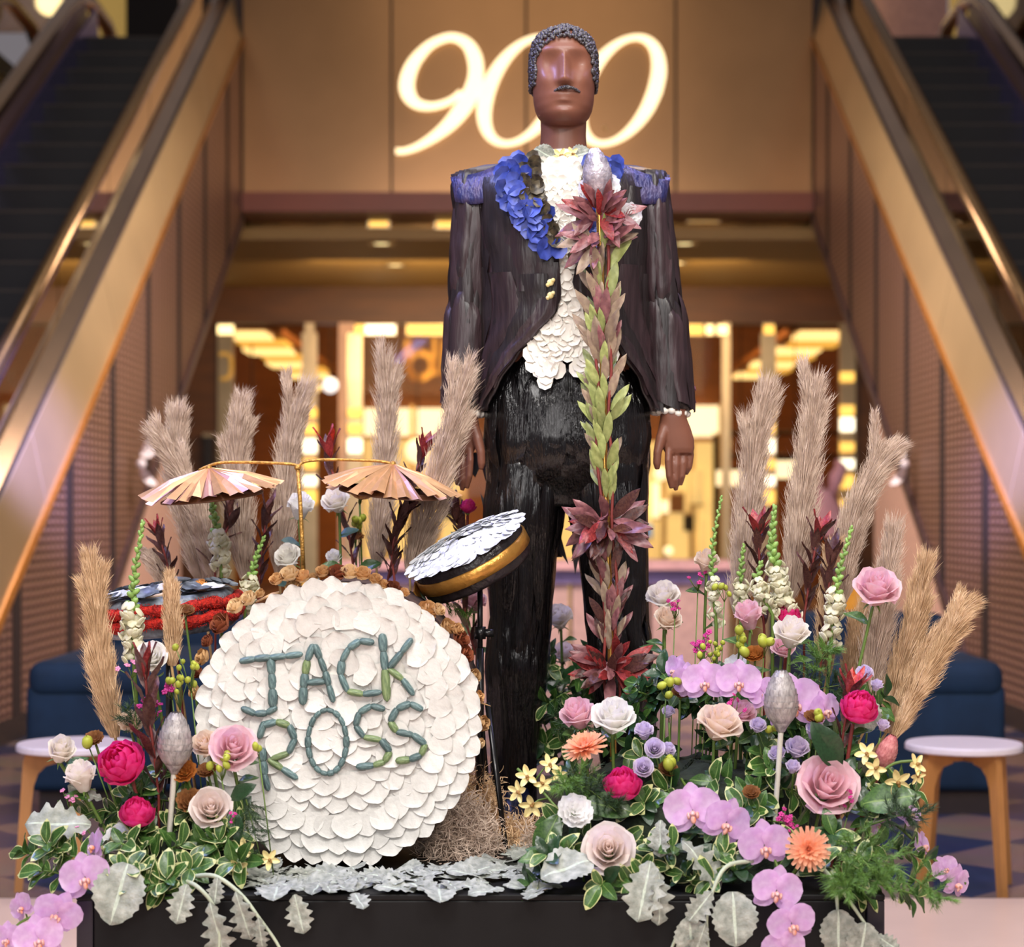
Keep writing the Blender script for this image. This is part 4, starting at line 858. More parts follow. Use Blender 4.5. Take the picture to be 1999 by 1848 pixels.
for nm, strokes in letters:
    lt = bpy.data.objects.new(nm, None); COL.objects.link(lt); lt.parent = drum
    for st_ in strokes:
        for a, c in zip(st_, st_[1:]):
            P0 = at(350 + a[0] / 2.64, 1050 + a[1] / 2.64, DY - .018); P1 = at(350 + c[0] / 2.64, 1050 + c[1] / 2.64, DY - .018)
            d = P1 - P0; w = .0092 * rr.uniform(.9, 1.12) * (.78 if nm == 'letter_o' else 1)
            M = DI @ frame((P0 + P1) / 2, d, 0) @ Matrix.Diagonal((w, w * .8, d.length * 1.16, 1))
            ob('succulent_piece', spm[1 if rr.random() < .13 else 0], lt, M)
# dried roses glued round the hoop
m_dry = [mat('dried_rose_tan', (206, 164, 112), .7, var=.3, scale=60, rnd=.2), mat('dried_rose_rust', (140, 74, 44), .75, var=.35, scale=60, rnd=.2), mat('dried_rose_cream', (226, 196, 150), .7, var=.2, scale=60, rnd=.1)]
def drose(m, seed):
    rnd = random.Random(seed); b = MB()
    for l, (rb, rt, h, n) in enumerate(((.10, .25, .75, 3), (.2, .5, .7, 4), (.3, .8, .55, 5), (.35, 1.0, .3, 5))):
        for k in range(n):
            q0 = 2 * PI * k / n + l + rnd.uniform(-.3, .3)
            def fn(u, v, q0=q0, rb=rb, rt=rt, h=h, n=n, l=l):
                q = q0 + (v - .5) * 2 * PI / n * 1.35; e = 1 - .3 * abs(2 * v - 1) ** 2
                rad = rb + (rt - rb) * math.sin(u * PI / 2) + .1 * math.sin(v * 7 + l) * u
                return Vector((rad * math.cos(q), rad * math.sin(q), -.7 + (.7 + h) * u * e))
            b.grid(fn, 3, 4)
    return b.me('dried_rosebud', m)
drm = [drose(m_dry[i % 3], i) for i in range(6)]
for px, py, r_, k in ((540, 1130, 13, 0), (565, 1120, 17, 2), (590, 1125, 14, 0), (570, 1143, 12, 3), (612, 1126, 9, 0), (630, 1115, 13, 0), (658, 1118, 17, 1), (683, 1116, 16, 2), (708, 1119, 15, 0), (733, 1130, 12, 3), (748, 1140, 10, 0), (768, 1146, 13, 4), (790, 1156, 9, 0), (460, 1182, 16, 2), (485, 1168, 15, 5), (508, 1158, 9, 0), (835, 1190, 18, 0), (857, 1190, 12, 2), (875, 1223, 15, 0), (893, 1228, 12, 3), (900, 1247, 16, 1), (906, 1277, 18, 4), (925, 1320, 14, 0), (935, 1360, 11, 3), (943, 1412, 14, 0), (938, 1450, 9, 5), (430, 1217, 20, 1), (395, 1282, 15, 0), (386, 1312, 11, 4), (380, 1350, 13, 3), (405, 1250, 12, 1)):
    c = at(px, py, DY + .012); v = c - DC; ob('dried_rosebud', drm[k], drum, DI @ frame(c, (v.x * 1.4, -.35, v.z * 1.4), rr.random() * 6, r_ * 1.15 / DK))
for pts in ([(888, 1280), (915, 1330), (935, 1370), (958, 1378)], [(925, 1340), (918, 1375), (935, 1400)], [(500, 1175), (530, 1160), (545, 1156)]):
    MB().tube([at(a, c, DY + .03) for a, c in pts], [.004, .006, .005, .001][:len(pts)], 6, flat=.5).obj('dried_leaf', m_dry[0], drum, local=dm)
# ================================================================== cymbals like pleated parasols on a gold T-stand
m_gpole = mat('gold_wrapped_pole', (190, 142, 70), .4, .55, var=.35, scale=120, bump=.4, bscale=160)
CY = 4.55; sb = at(592, 1110, CY); sm = Matrix.Translation((sb.x, CY, PL)); cs = thing('cymbal_stand', 'slender gold stand with two arms behind the bass drum', 'stand', sm)
MB().tube([at(592, 1112, CY), at(590, 1060, CY), at(586, 980, CY), at(581, 912, CY)], [.0052, .005, .0048, .0045], 10).obj('pole', m_gpole, cs, local=sm)
MB().tube([(sb.x + .004, CY, PL), (sb.x + .002, CY, (PL + sb.z) / 2), sb], .006, 8).obj('lower_pole', m_gpole, cs, local=sm)
MB().lathe([(.001, .012), (.05, .012), (.055, 0)], 20).obj('foot', m_gpole, cs)
def smooth_tube(pts, r, n=5): return crom([tuple(p) for p in pts], n), r
p_ = crom([tuple(at(x, y, CY)) for x, y in ((581, 914), (578, 908), (560, 905), (520, 903), (470, 902), (430, 903), (405, 910), (388, 918))], 4); MB().tube(p_, .0036, 8).obj('arm', m_gpole, cs, local=sm)
p_ = crom([tuple(at(x, y, CY)) for x, y in ((582, 914), (588, 904), (605, 899), (640, 897), (700, 898), (740, 900), (765, 905), (776, 911))], 4); MB().tube(p_, .0036, 8).obj('arm', m_gpole, cs, local=sm)
MB().ball(at(581, 912, CY), .008, 10, 8).obj('joint', m_gpole, cs, local=sm)
m_pl = mat('copper_palm', (214, 166, 122), .32, .45, var=.2, scale=20, stretch=(1, 1, 1), rnd=.14)
m_pl2 = mat('rose_palm', (196, 152, 142), .36, .35, var=.15, scale=20, rnd=.14)
def cymbal(px, py, tilt, label, rad=.158):
    c = at(px, py, CY); M = Matrix.Translation(c) @ Matrix.Rotation(tilt, 4, 'Y') @ Matrix.Rotation(.10, 4, 'X'); o = thing('cymbal', label, 'cymbal', M)
    b = MB(); n = 30
    ms = []
    for kind in range(3):
        bb = MB(); L_ = rad * (1, .93, 1.05)[kind]; w = .017
        v = [Vector((.004, 0, .012))]
        v = [Vector((.006, -.002, .002)), Vector((.006, 0, .006)), Vector((.006, .002, .002)), Vector((L_ * .55, -w * .62, -.026)), Vector((L_ * .55, 0, -.017)), Vector((L_ * .55, w * .62, -.026)), Vector((L_ * .93, -w, -.055)), Vector((L_, 0, -.049)), Vector((L_ * .93, w, -.055))]
        f = [(0, 3, 4, 1), (1, 4, 5, 2), (3, 6, 7, 4), (4, 7, 8, 5)]; bb.add(v, f); ms.append(bb.me('pleat', (m_pl, m_pl2, m_pl)[kind], smooth=False))
    for k in range(n): ob('pleat', ms[rr.choice((0, 0, 1, 2))], o, Matrix.Rotation(2 * PI * k / n, 4, 'Z') @ Matrix.Rotation(rr.uniform(-.05, .05), 4, 'X') @ Matrix.Rotation(rr.uniform(-.06, .05), 4, 'Y'))
    MB().lathe([(rad * .62, -.052), (rad * .74, -.060), (rad * .74, -.064), (.02, -.056)], 30).obj('under_disc', mat('brown_leather', (116, 74, 44), .5), o)
    MB().ball((0, 0, .005), .008, 10, 6).obj('boss', m_gpole, o)
cymbal(408, 918, -.10, 'pleated copper palm cymbal on the left arm of the gold stand'); cymbal(766, 910, .10, 'pleated copper palm cymbal on the right arm of the gold stand')
# ================================================================== tom drums
m_dkp = mat('dark_petal_gloss', (40, 34, 36), .3, var=.5, scale=40, bump=.3); m_rib = mat('gold_ribbon', (198, 142, 66), .3, .65, var=.25, scale=14, bump=.2)
m_gpet = mat('grey_white_petal', (206, 208, 212), .5, var=.12, scale=50, rnd=.12)
TY = 4.40; tc = at(922, 1092, TY); tn = Vector((-.44, -.24, .86)).normalized(); tm = frame(tc, tn, 0)
tom = thing('tom_drum', 'tilted tom drum with white petal top and gold ribbon, right of the bass drum', 'drum', tm)
TR = .128
b = MB(); b.lathe([(.001, -.038), (TR - .004, -.038), (TR, -.03), (TR + .002, .0), (TR, .03), (TR - .006, .036), (.001, .036)], 40); b.obj('shell', m_dkp, tom)
b = MB(); b.lathe([(TR + .002, -.017), (TR + .006, -.015), (TR + .006, .012), (TR + .002, .014)], 44); b.obj('ribbon', m_rib, tom)
b = MB(); b.prism([Vector((0, -.004, -.02)), Vector((.05, -.006, -.024)), Vector((.055, -.006, .01)), Vector((0, -.004, .014))], (0, .003, 0)); b.obj('ribbon_end', m_rib, tom, Matrix.Rotation(-.55, 4, 'Z') @ Matrix.Translation((TR * .1, -TR - .004, 0)), smooth=False)
tp = [petmesh('tom_petal', .019, .15, m_gpet, 8, 1.2), petmesh('tom_petal', .016, .25, m_gpet, 8, 1.3)]
rad = TR + .004; ring = 0
while rad > .008:
    n = max(4, int(2 * PI * rad / .027))
    for k in range(n):
        q = 2 * PI * (k + .5 * (ring % 2)) / n + rr.uniform(-.1, .1)
        ob('petal', rr.choice(tp), tom, Matrix.Translation((rad * math.cos(q), rad * math.sin(q), .037 + .002 * ring + rr.random() * .003)) @ Matrix.Rotation(q, 4, 'Z') @ Matrix.Rotation(.22 + rr.uniform(-.15, .15), 4, 'Y'))
    rad -= .0215; ring += 1
m_blk = mat('stand_black', (20, 19, 20), .3, var=.2, coat=.2)
bp = at(937, 1140, TY + .02); stm = Matrix.Translation((bp.x, bp.y, PL)); ts = thing('drum_stand', 'black metal stand holding up the tilted tom drum', 'stand', stm)
MB().tube([tuple(at(937, 1108, TY + .03)), (bp.x, bp.y, .95)], .0062, 10).obj('upper_pole', m_blk, ts, local=stm)
MB().tube([(bp.x, bp.y, .99), (bp.x, bp.y, PL + .05)], .0088, 10).obj('lower_pole', m_blk, ts, local=stm)
MB().tube([(bp.x, bp.y, at(0, 1248, TY).z), (bp.x, bp.y, at(0, 1224, TY).z)], .013, 10).obj('clamp', m_blk, ts, local=stm)
MB().tube([(bp.x, bp.y, at(0, 1236, TY).z), (bp.x + .03, bp.y - .005, at(0, 1236, TY).z)], .009, 10).obj('knob', m_blk, ts, local=stm)
for e in ((at(988, 1502, TY - .1), at(952, 1372, TY)), ((bp + Vector((-.14, .10, 0))), None), ((bp + Vector((.02, .2, 0))), None)):
    end = Vector((e[0].x, e[0].y, PL + .004)); top = e[1] if e[1] is not None else Vector((bp.x, bp.y, PL + .3))
    MB().tube([top, top.lerp(end, .5), end], [.0075, .007, .006], 6, flat=.5).obj('leg', m_blk, ts, local=stm)
# red-banded tom on the left
m_red = mat('red_fuzz', (150, 14, 10), .9, var=.4, scale=120, bump=.6, bscale=200, rgb2=(214, 40, 22)); m_dgrey = mat('slate_petal', (48, 52, 62), .4, var=.5, scale=40, rgb2=(130, 140, 150), rnd=.3)
RY = 4.50; rc = at(330, 1192, RY); rm = frame(rc, (-.10, -.06, 1), 0); rt_ = thing('tom_drum', 'low dark tom drum with red fuzzy bands, left of the bass drum', 'drum', rm); RR = .150
b = MB(); b.lathe([(.001, -.045), (RR - .01, -.045), (RR, -.035), (RR, .03), (RR - .01, .04), (.001, .042)], 40); b.obj('shell', m_dgrey, rt_)
for z0, sd_ in ((-.014, 1), (.016, 2)):
    b = MB(); rnd = random.Random(sd_)
    pts = [Vector(((RR + .006) * math.cos(2 * PI * k / 48), (RR + .006) * math.sin(2 * PI * k / 48), z0 + .004 * math.sin(k * .9 + sd_))) for k in range(49)]
    b.tube(pts, [.0125 + .003 * math.sin(k * 2.1) for k in range(49)], 8)
    for k in range(1400):
        q = rnd.random() * 2 * PI; a = rnd.uniform(-1.6, 1.6); c0 = Vector(((RR + .006) * math.cos(q), (RR + .006) * math.sin(q), z0 + .004 * math.sin(q * 7.6 * .9 + sd_)))
        n_ = Vector((math.cos(q) * math.cos(a), math.sin(q) * math.cos(a), math.sin(a))); p0 = c0 + n_ * .0125; t_ = Vector((-math.sin(q), math.cos(q), 0)) * .0012
        b.add([p0 - t_, p0 + t_, p0 + n_ * rnd.uniform(.003, .006) + t_ * rnd.uniform(-2, 2)], [(0, 1, 2)])
    b.obj('fuzzy_band', m_red, rt_)
sp_ = [petmesh('slate_petal', .021, .3, m_dgrey, 8, 1.3), petmesh('slate_petal', .024, .2, m_gpet, 8, 1.3)]
for k in range(70):
    q = rr.random() * 2 * PI; rad = RR * math.sqrt(rr.random()); ob('petal', sp_[0 if rr.random() < .7 else 1], rt_, Matrix.Translation((rad * math.cos(q), rad * math.sin(q), .046 + rr.random() * .008)) @ Matrix.Rotation(q, 4, 'Z') @ Matrix.Rotation(rr.uniform(-.1, .5), 4, 'Y'))
p0, p1 = at(285, 1168, RY - .10), at(392, 1143, RY - .04); mm = Matrix.Translation(p0); ml = thing('drumstick', 'pale drumstick with a fuzzy orange head lying on the red-banded tom', 'drumstick', mm)
MB().tube([p0, p0.lerp(p1, .5), p1], [.004, .005, .0035], 8).obj('shaft', mat('pale_stick', (216, 186, 158), .6), ml, local=mm)
b = MB().ball(p1, .0125, 12, 10)
rnd = random.Random(5)
for k in range(260):
    n_ = Vector((rnd.gauss(0, 1), rnd.gauss(0, 1), rnd.gauss(0, 1))).normalized(); t_ = n_.orthogonal().normalized() * .0012; b.add([p1 + n_ * .012 - t_, p1 + n_ * .012 + t_, p1 + n_ * .017], [(0, 1, 2)])
b.obj('head', mat('orange_fuzz', (206, 140, 70), .9, var=.3, scale=200), ml, local=mm)
bp2 = Vector((rc.x, rc.y, PL)); s2 = Matrix.Translation(bp2); ts2 = thing('drum_stand', 'short black stand under the red-banded tom drum', 'stand', s2)
MB().tube([rc - Vector((0, 0, .04)), bp2 + Vector((0, 0, .12))], .008, 8).obj('pole', m_blk, ts2, local=s2)
for k in range(3):
    q = 2 * PI * k / 3 + .4; MB().tube([bp2 + Vector((0, 0, .2)), bp2 + Vector((.1 * math.cos(q), .1 * math.sin(q), .004))], .006, 6).obj('leg', m_blk, ts2, local=s2)
# ================================================================== flower kits
ID = Matrix.Identity(4)
m_stem = mat('green_stem', (96, 122, 52), .5, var=.2, scale=30); m_dstem = mat('dark_stem', (70, 66, 40), .6, var=.2); m_rstem = mat('red_stem', (126, 50, 44), .5, var=.2); m_wstem = mat('white_stem', (200, 196, 182), .6, var=.15, scale=60)
m_leafg = mat('green_leaf', (48, 84, 36), .36, var=.25, scale=25, rgb2=(74, 108, 48), rnd=.25, coat=.1); m_rim = mat('cream_rim', (190, 192, 134), .45, var=.1, rnd=.08); m_mid = mat('midrib', (112, 140, 74), .45)
m_eucl = mat('blue_green_leaf', (62, 92, 88), .45, var=.2, scale=25, rnd=.2); m_dleaf = mat('deep_leaf', (34, 62, 34), .34, var=.3, scale=25, rnd=.2, coat=.1)
PETC = {}
def petal_mat(key, rgb, rgb2=None, var=.08, rough=.5, rnd=.05):
    if key not in PETC: PETC[key] = mat('petal_' + key, rgb, rough, var=var, scale=3.0, rgb2=rgb2, rnd=rnd, transl=.45)
    return PETC[key]
CLR = {'white': (250, 246, 240), 'cream': (250, 242, 230), 'peach': (250, 228, 208), 'blush': (250, 234, 226), 'pink': (247, 200, 210), 'lav': (222, 208, 234), 'magenta': (234, 24, 120), 'orchid': (232, 184, 234), 'coral': (250, 186, 150), 'snow': (252, 250, 248), 'brown': (150, 100, 62), 'amber': (196, 128, 62), 'ivory': (232, 224, 176)}
for k, c in CLR.items():
    v2 = {'cream': (253, 248, 240), 'peach': (252, 238, 224), 'blush': (252, 242, 236), 'pink': (250, 220, 226), 'magenta': (250, 78, 160), 'orchid': (242, 210, 244), 'lav': (236, 226, 242), 'brown': (176, 124, 76)}.get(k)
    petal_mat(k, c, v2)
def rpetal(name, m, rb, rt, z0, zt, al, flare=0.0, curl=0.0, ruff=0.0, rnd=0.0, incurve=0.0):
    b = MB()
    def fn(u, v):
        s = 2 * v - 1; e = 1 - .30 * abs(s) ** 1.9; t = u * e
        rad = rb + (rt - rb) * math.sin(t * PI / 2) ** .9 + flare * u ** 5 + ruff * math.sin(s * 7 + rnd) * u * u - incurve * t ** 3
        ang = al * s * (.5 + .5 * math.sin(PI * min(.62, .18 + .5 * u)))
        z = z0 + (zt - z0) * t - curl * u ** 6 + ruff * .6 * math.cos(s * 6 + rnd) * u * u
        return Vector((rad * math.cos(ang), rad * math.sin(ang), z))
    b.grid(fn, 5, 6); return b.me(name, m)
RZ = lambda a: Matrix.Rotation(a, 4, 'Z')
KITS = {}
def rose_kit(c, open_=1.0):
    key = ('rose', c, open_)
    if key in KITS: return KITS[key]
    m = PETC[c]; k = []; rnd = random.Random(hash(c) % 1 + 5)
    LAY = [(3, .03, .10, .66, 1.6, 0, 0), (3, .06, .20, .70, 1.5, .02, 0), (3, .12, .34, .70, 1.35, .05, .02), (4, .18, .52, .64, 1.2, .10, .06), (4, .24, .69, .52, 1.15, .20, .14), (4, .28, .80, .30, 1.15, .28, .24)]
    for li, (n, rb, rt, zt, al, fl, cu) in enumerate(LAY):
        rt2 = rt * (open_ if li > 2 else (open_ + 1) / 2); zt2 = zt + (1 - open_) * .5 * (li / 5)
        ms = [rpetal('petal', m, rb, rt2, -.86, zt2 + dz, al, fl * open_, cu, .012 + .004 * li, s_ * 2.0) for s_, dz in ((0, 0), (1, .04))]
        for j in range(n): k.append(('petal', ms[j % 2], RZ(2 * PI * j / n + li * 1.1 + rnd.uniform(-.12, .12))))
    b = MB(); b.lathe([(.02, -.95), (.13, -.9), (.2, -.78), (.19, -.66), (.05, -.6)], 10); k.append(('calyx', b.me('calyx', m_stem), ID))
    sp = MB()
    for j in range(5):
        q = 2 * PI * j / 5; d = Vector((math.cos(q), math.sin(q), 0)); t_ = Vector((-d.y, d.x, 0))
        sp.add([d * .12 + Vector((0, 0, -.8)) - t_ * .07, d * .12 + Vector((0, 0, -.8)) + t_ * .07, d * .40 + Vector((0, 0, -.82)) + t_ * .05, d * .40 + Vector((0, 0, -.82)) - t_ * .05, d * .68 + Vector((0, 0, -.98))], [(0, 1, 2, 3), (3, 2, 4)])
    k.append(('sepals', sp.me('sepals', m_stem), ID)); KITS[key] = k; return k
def peony_kit():
    if 'peony' in KITS: return KITS['peony']
    m = PETC['magenta']; k = []; rnd = random.Random(2)
    for li, (n, rt, zt, al, inc) in enumerate(((4, .34, .86, 1.1, .20), (4, .58, .92, 1.0, .34), (5, .78, .90, .85, .42), (5, .94, .78, .85, .42), (5, 1.04, .58, .85, .36), (4, 1.06, .25, .85, .12))):
        ms = [rpetal('petal', m, .12, rt, -.75, zt + .1 * s_, al, 0, 0, .045, s_ * 2.3 + li, inc) for s_ in (0, 1)]
        for j in range(n): k.append(('petal', ms[j % 2], RZ(2 * PI * j / n + li * .8 + rnd.uniform(-.15, .15))))
    b = MB(); b.lathe([(.03, -.9), (.18, -.86), (.3, -.72), (.1, -.6)], 10); k.append(('calyx', b.me('calyx', m_stem), ID)); KITS['peony'] = k; return k
def carn_kit(c):
    key = ('carn', c)
    if key in KITS: return KITS[key]
    m = PETC[c]; k = []; rnd = random.Random(4)
    for li, (n, rt, zt) in enumerate(((4, .25, .42), (5, .5, .40), (7, .75, .28), (8, 1.0, .08))):
        ms = [rpetal('petal', m, .05, rt, -.5, zt + .06 * s_, .75, .05, .03, .085, s_ * 1.9 + li) for s_ in (0, 1)]
        for j in range(n): k.append(('petal', ms[j % 2], RZ(2 * PI * j / n + li * .5 + rnd.uniform(-.2, .2))))
    b = MB(); b.lathe([(.06, -1.0), (.17, -.9), (.18, -.45), (.1, -.3)], 8); k.append(('calyx', b.me('calyx', m_stem), ID)); KITS[key] = k; return k
def mum_kit():
    if 'mum' in KITS: return KITS['mum']
    m = PETC['coral']; k = []; rnd = random.Random(6)
    for li, (n, L_, el) in enumerate(((22, 1.0, -.02), (18, .84, .28), (14, .66, .6), (12, .46, .95), (8, .30, 1.25))):
        b = MB(); w = .115 if li < 3 else .085
        b.grid(lambda u, v: Vector((.04 + L_ * u, (v - .5) * 2 * w * (math.sin(PI * min(.86, .12 + .78 * u)) ** .6), .05 * (2 * v - 1) ** 2 + .10 * u * u)), 4, 2); me = b.me('petal', m)
        for j in range(n): k.append(('petal', me, RZ(2 * PI * j / n + li * .17 + rnd.uniform(-.06, .06)) @ Matrix.Rotation(-el + rnd.uniform(-.1, .1), 4, 'Y')))
    b = MB(); b.ball((0, 0, .02), .16, 10, 6); k.append(('disc', b.me('disc', mat('mum_disc', (206, 110, 74), .7)), ID))
    b = MB(); b.lathe([(.05, -.35), (.2, -.2), (.3, -.02), (.05, .02)], 10); k.append(('calyx', b.me('calyx', m_stem), ID)); KITS['mum'] = k; return k
def flatpet(name, m, L_, W_, p=.6, cup=.12, off=.04, back=0.0, wav=.02):
    b = MB(); b.grid(lambda u, v: Vector(((v - .5) * 2 * W_ * max(.06, math.sin(PI * (.08 + .90 * u)) ** p), off + L_ * u, cup * (2 * v - 1) ** 2 * u + back * u * u + wav * math.sin(6 * v + 4 * u))), 6, 6); return b.me(name, m)
def orchid_kit():
    if 'orchid' in KITS: return KITS['orchid']
    m = PETC['orchid']; lip = mat('orchid_lip', (236, 206, 214), .4, var=.2, scale=4, rgb2=(226, 130, 60)); k = []
    sep = flatpet('sepal', m, .92, .36, .7, .06, .04, -.12); pet = flatpet('petal', m, .98, .62, .5, .10, .02, -.05, .03)
    for a in (0, 2.25, -2.25): k.append(('sepal', sep, RZ(a) @ Matrix.Translation((0, 0, -.05))))
    for a in (1.25, -1.25): k.append(('petal', pet, RZ(a)))
    b = MB(); b.ball((0, -.10, .16), .13, 8, 6, sq=(.8, .8, 1.1)); b.ball((-.15, -.16, .18), .13, 8, 6, sq=(.5, 1, 1)); b.ball((.15, -.16, .18), .13, 8, 6, sq=(.5, 1, 1)); b.ball((0, -.30, .18), .14, 8, 6, sq=(.7, 1.1, .5)); k.append(('lip', b.me('lip', lip), ID))
    KITS['orchid'] = k; return k
def yorch_kit():
    if 'yorch' in KITS: return KITS['yorch']
    k = []; p_ = flatpet('petal', m_yel2, .95, .26, .6, .1, .03, .18, .05)
    for a in (0, 1.2, -1.2, 2.4, -2.4): k.append(('petal', p_, RZ(a)))
    b = MB(); b.ball((0, -.06, .16), .17, 8, 6); b.ball((0, -.25, .2), .12, 8, 6, sq=(1, 1.4, .6)); k.append(('lip', b.me('lip', mat('spotted_lip', (226, 184, 84), .5, var=.5, scale=8, rgb2=(120, 60, 40))), ID)); KITS['yorch'] = k; return k
def protea_kit(c):
    key = ('protea', c)
    if key in KITS: return KITS[key]
    m = mat('protea_' + c, {'silver': (150, 142, 142), 'rose': (190, 96, 102)}[c], .42, .35 if c == 'silver' else 0, var=.2, scale=2.2, stretch=(3, 3, .8), rgb2={'silver': (200, 194, 192), 'rose': (220, 150, 150)}[c], bump=.2, bscale=7, rnd=.07); k = []
    for li in range(7):
        n = 9; zb = -1.0 + li * .22
        def fn(u, v, zb=zb, li=li):
            z = zb + .62 * u; rr_ = max(.10, .55 * math.sqrt(max(0, 1 - ((z + .3) / 1.28) ** 2)) * (1 - .22 * max(0, z)) if z > -.3 else .55 * math.sqrt(max(0, 1 - ((z + .3) / .80) ** 2))) + .02 - .004 * li
            a = (v - .5) * 2 * .46 * math.sin(PI * min(.88, .3 + .58 * u)) ** .6
            return Vector(((rr_ + .03 * math.cos(a * 3) + .05 * u * u) * math.cos(a), (rr_ + .03 * math.cos(a * 3) + .05 * u * u) * math.sin(a), min(z, 1.02)))
        b = MB(); b.grid(fn, 4, 4); me = b.me('bract', m)
        for j in range(n): k.append(('bract', me, RZ(2 * PI * (j + .5 * (li % 2)) / n)))
    b = MB(); b.lathe([(.14, -1.3), (.22, -1.15), (.34, -.98), (.5, -.55), (.5, -.1), (.40, .4), (.26, .75), (.10, .88)], 14); k.append(('core', b.me('core', m), ID)); KITS[key] = k; return k
def put(parent, kit, M=ID, jit=0.0, rnd=R, stop=None):
    for nm, me, m in kit:
        J = Matrix.Rotation(rnd.uniform(-jit, jit), 4, 'X') if jit else ID
        ob(nm, me, parent, M @ m @ J)
def leaf_me(name, L_, W_, m, rim=None, vein=None, fold=.22, droop=.25, p=.75, scal=0, lob=.0, nt=8, peak=.5):
    cols = [-1, -.84, -.07, .07, .84, 1] if (rim or vein) else [-1, -.5, 0, .5, 1]; v = []; f = []; mi = []
    for i in range(nt + 1):
        t = i / nt; sh_ = t ** (math.log(.5) / math.log(peak)); w = W_ * max(.03, math.sin(PI * min(1, .03 + .97 * sh_)) ** p)
        if scal: w *= 1 - lob * (.5 + .5 * math.cos(2 * PI * scal * t))
        for u in cols: v.append(Vector((u * w, L_ * t + (scal and .04 * L_ * abs(u) * lob), fold * abs(u) * w - droop * L_ * t * t + .03 * L_ * math.sin(9 * t + 3 * u))))
    n = len(cols)
    for i in range(nt):
        for j in range(n - 1):
            f.append((i * n + j, i * n + j + 1, (i + 1) * n + j + 1, (i + 1) * n + j))
            mi.append(1 if (rim and (j in (0, n - 2) or i == nt - 1)) else (2 if (vein and j == 2) else 0))
    return mesh(name, v, f, [m, rim or m, vein or m], mi)
def lframe(loc, d, nrm, s=1.0):
    y = Vector(d).normalized(); z = Vector(nrm); z = z - y * z.dot(y); z = z.normalized() if z.length > .05 else y.orthogonal().normalized(); x = y.cross(z)
    return Matrix.Translation(loc) @ Matrix(((x.x, y.x, z.x, 0), (x.y, y.y, z.y, 0), (x.z, y.z, z.z, 0), (0, 0, 0, 1))) @ Matrix.Scale(s, 4)
LF = {'pit': leaf_me('leaf', 1, .26, m_leafg, m_rim, m_mid, .2, .15, .7), 'pit2': leaf_me('leaf', 1, .30, m_leafg, m_rim, m_mid, .35, .3, .6), 'green': leaf_me('leaf', 1, .27, m_leafg, None, m_mid, .3, .25, .8), 'deep': leaf_me('leaf', 1, .27, m_dleaf, None, m_dleaf, .3, .2, .8), 'euc': leaf_me('leaf', 1, .34, m_eucl, None, m_eucl, .2, .2, .6),
      'dm': leaf_me('leaf', 1, .38, m_dm, None, m_dmv, .18, .14, .6, 5, .40, 24, .58), 'dm2': leaf_me('leaf', 1, .30, m_dm, None, m_dmv, .3, .35, .6, 5, .55, 24, .62), 'dmr': leaf_me('leaf', 1, .46, m_dm, None, m_dmv, .22, .2, .6, 8, .13, 26, .5)}
def stem_to(c, base, bend=.0, n=5):
    mid = c.lerp(base, .5) + Vector((bend, 0, 0)); return [Vector(p) for p in crom([tuple(c), tuple(c.lerp(mid, .55) + Vector((0, 0, -.004))), tuple(mid.lerp(base, .4)), tuple(base)], n)]
def clampb(x, y): return Vector((max(-.80, min(.62, x)), max(3.88, min(5.4, y)), PL))
def bloom(nm, label, cat, kit, px, py, r, Y, tilt=35, lean=0.0, roll=None, group=None, stem=True, leaves=0, lf='green', base=None, sm=None, sr=.0035, bend=0.0, zoff=-.9):
    c = at(px, py, Y); t = math.radians(tilt); d = Vector((lean, -math.sin(t), math.cos(t))); sc = r * Y / F
    M = frame(c, d, R.random() * 6 if roll is None else roll, sc); o = thing(nm, label, cat, M, group); put(o, kit, ID)
    if stem:
        s0 = M @ Vector((0, 0, zoff)); bs = base if base is not None else clampb(c.x * .88 + (.03 if c.x > 0 else -.03), c.y + .05)
        b = MB(); pts = stem_to(s0, bs, bend); b.tube(pts, [sr] * len(pts), 6); b.obj('stem', sm or m_stem, o, local=M)
        for k in range(leaves):
            p = pts[min(len(pts) - 2, 2 + k * 2)]; q = R.uniform(0, 6.3); dv = Vector((math.cos(q), math.sin(q) * .6 - .3, .45))
            ob('leaf', LF[lf], o, M.inverted() @ lframe(p, dv, (0, -.6, 1), R.uniform(.042, .06)))
    return o
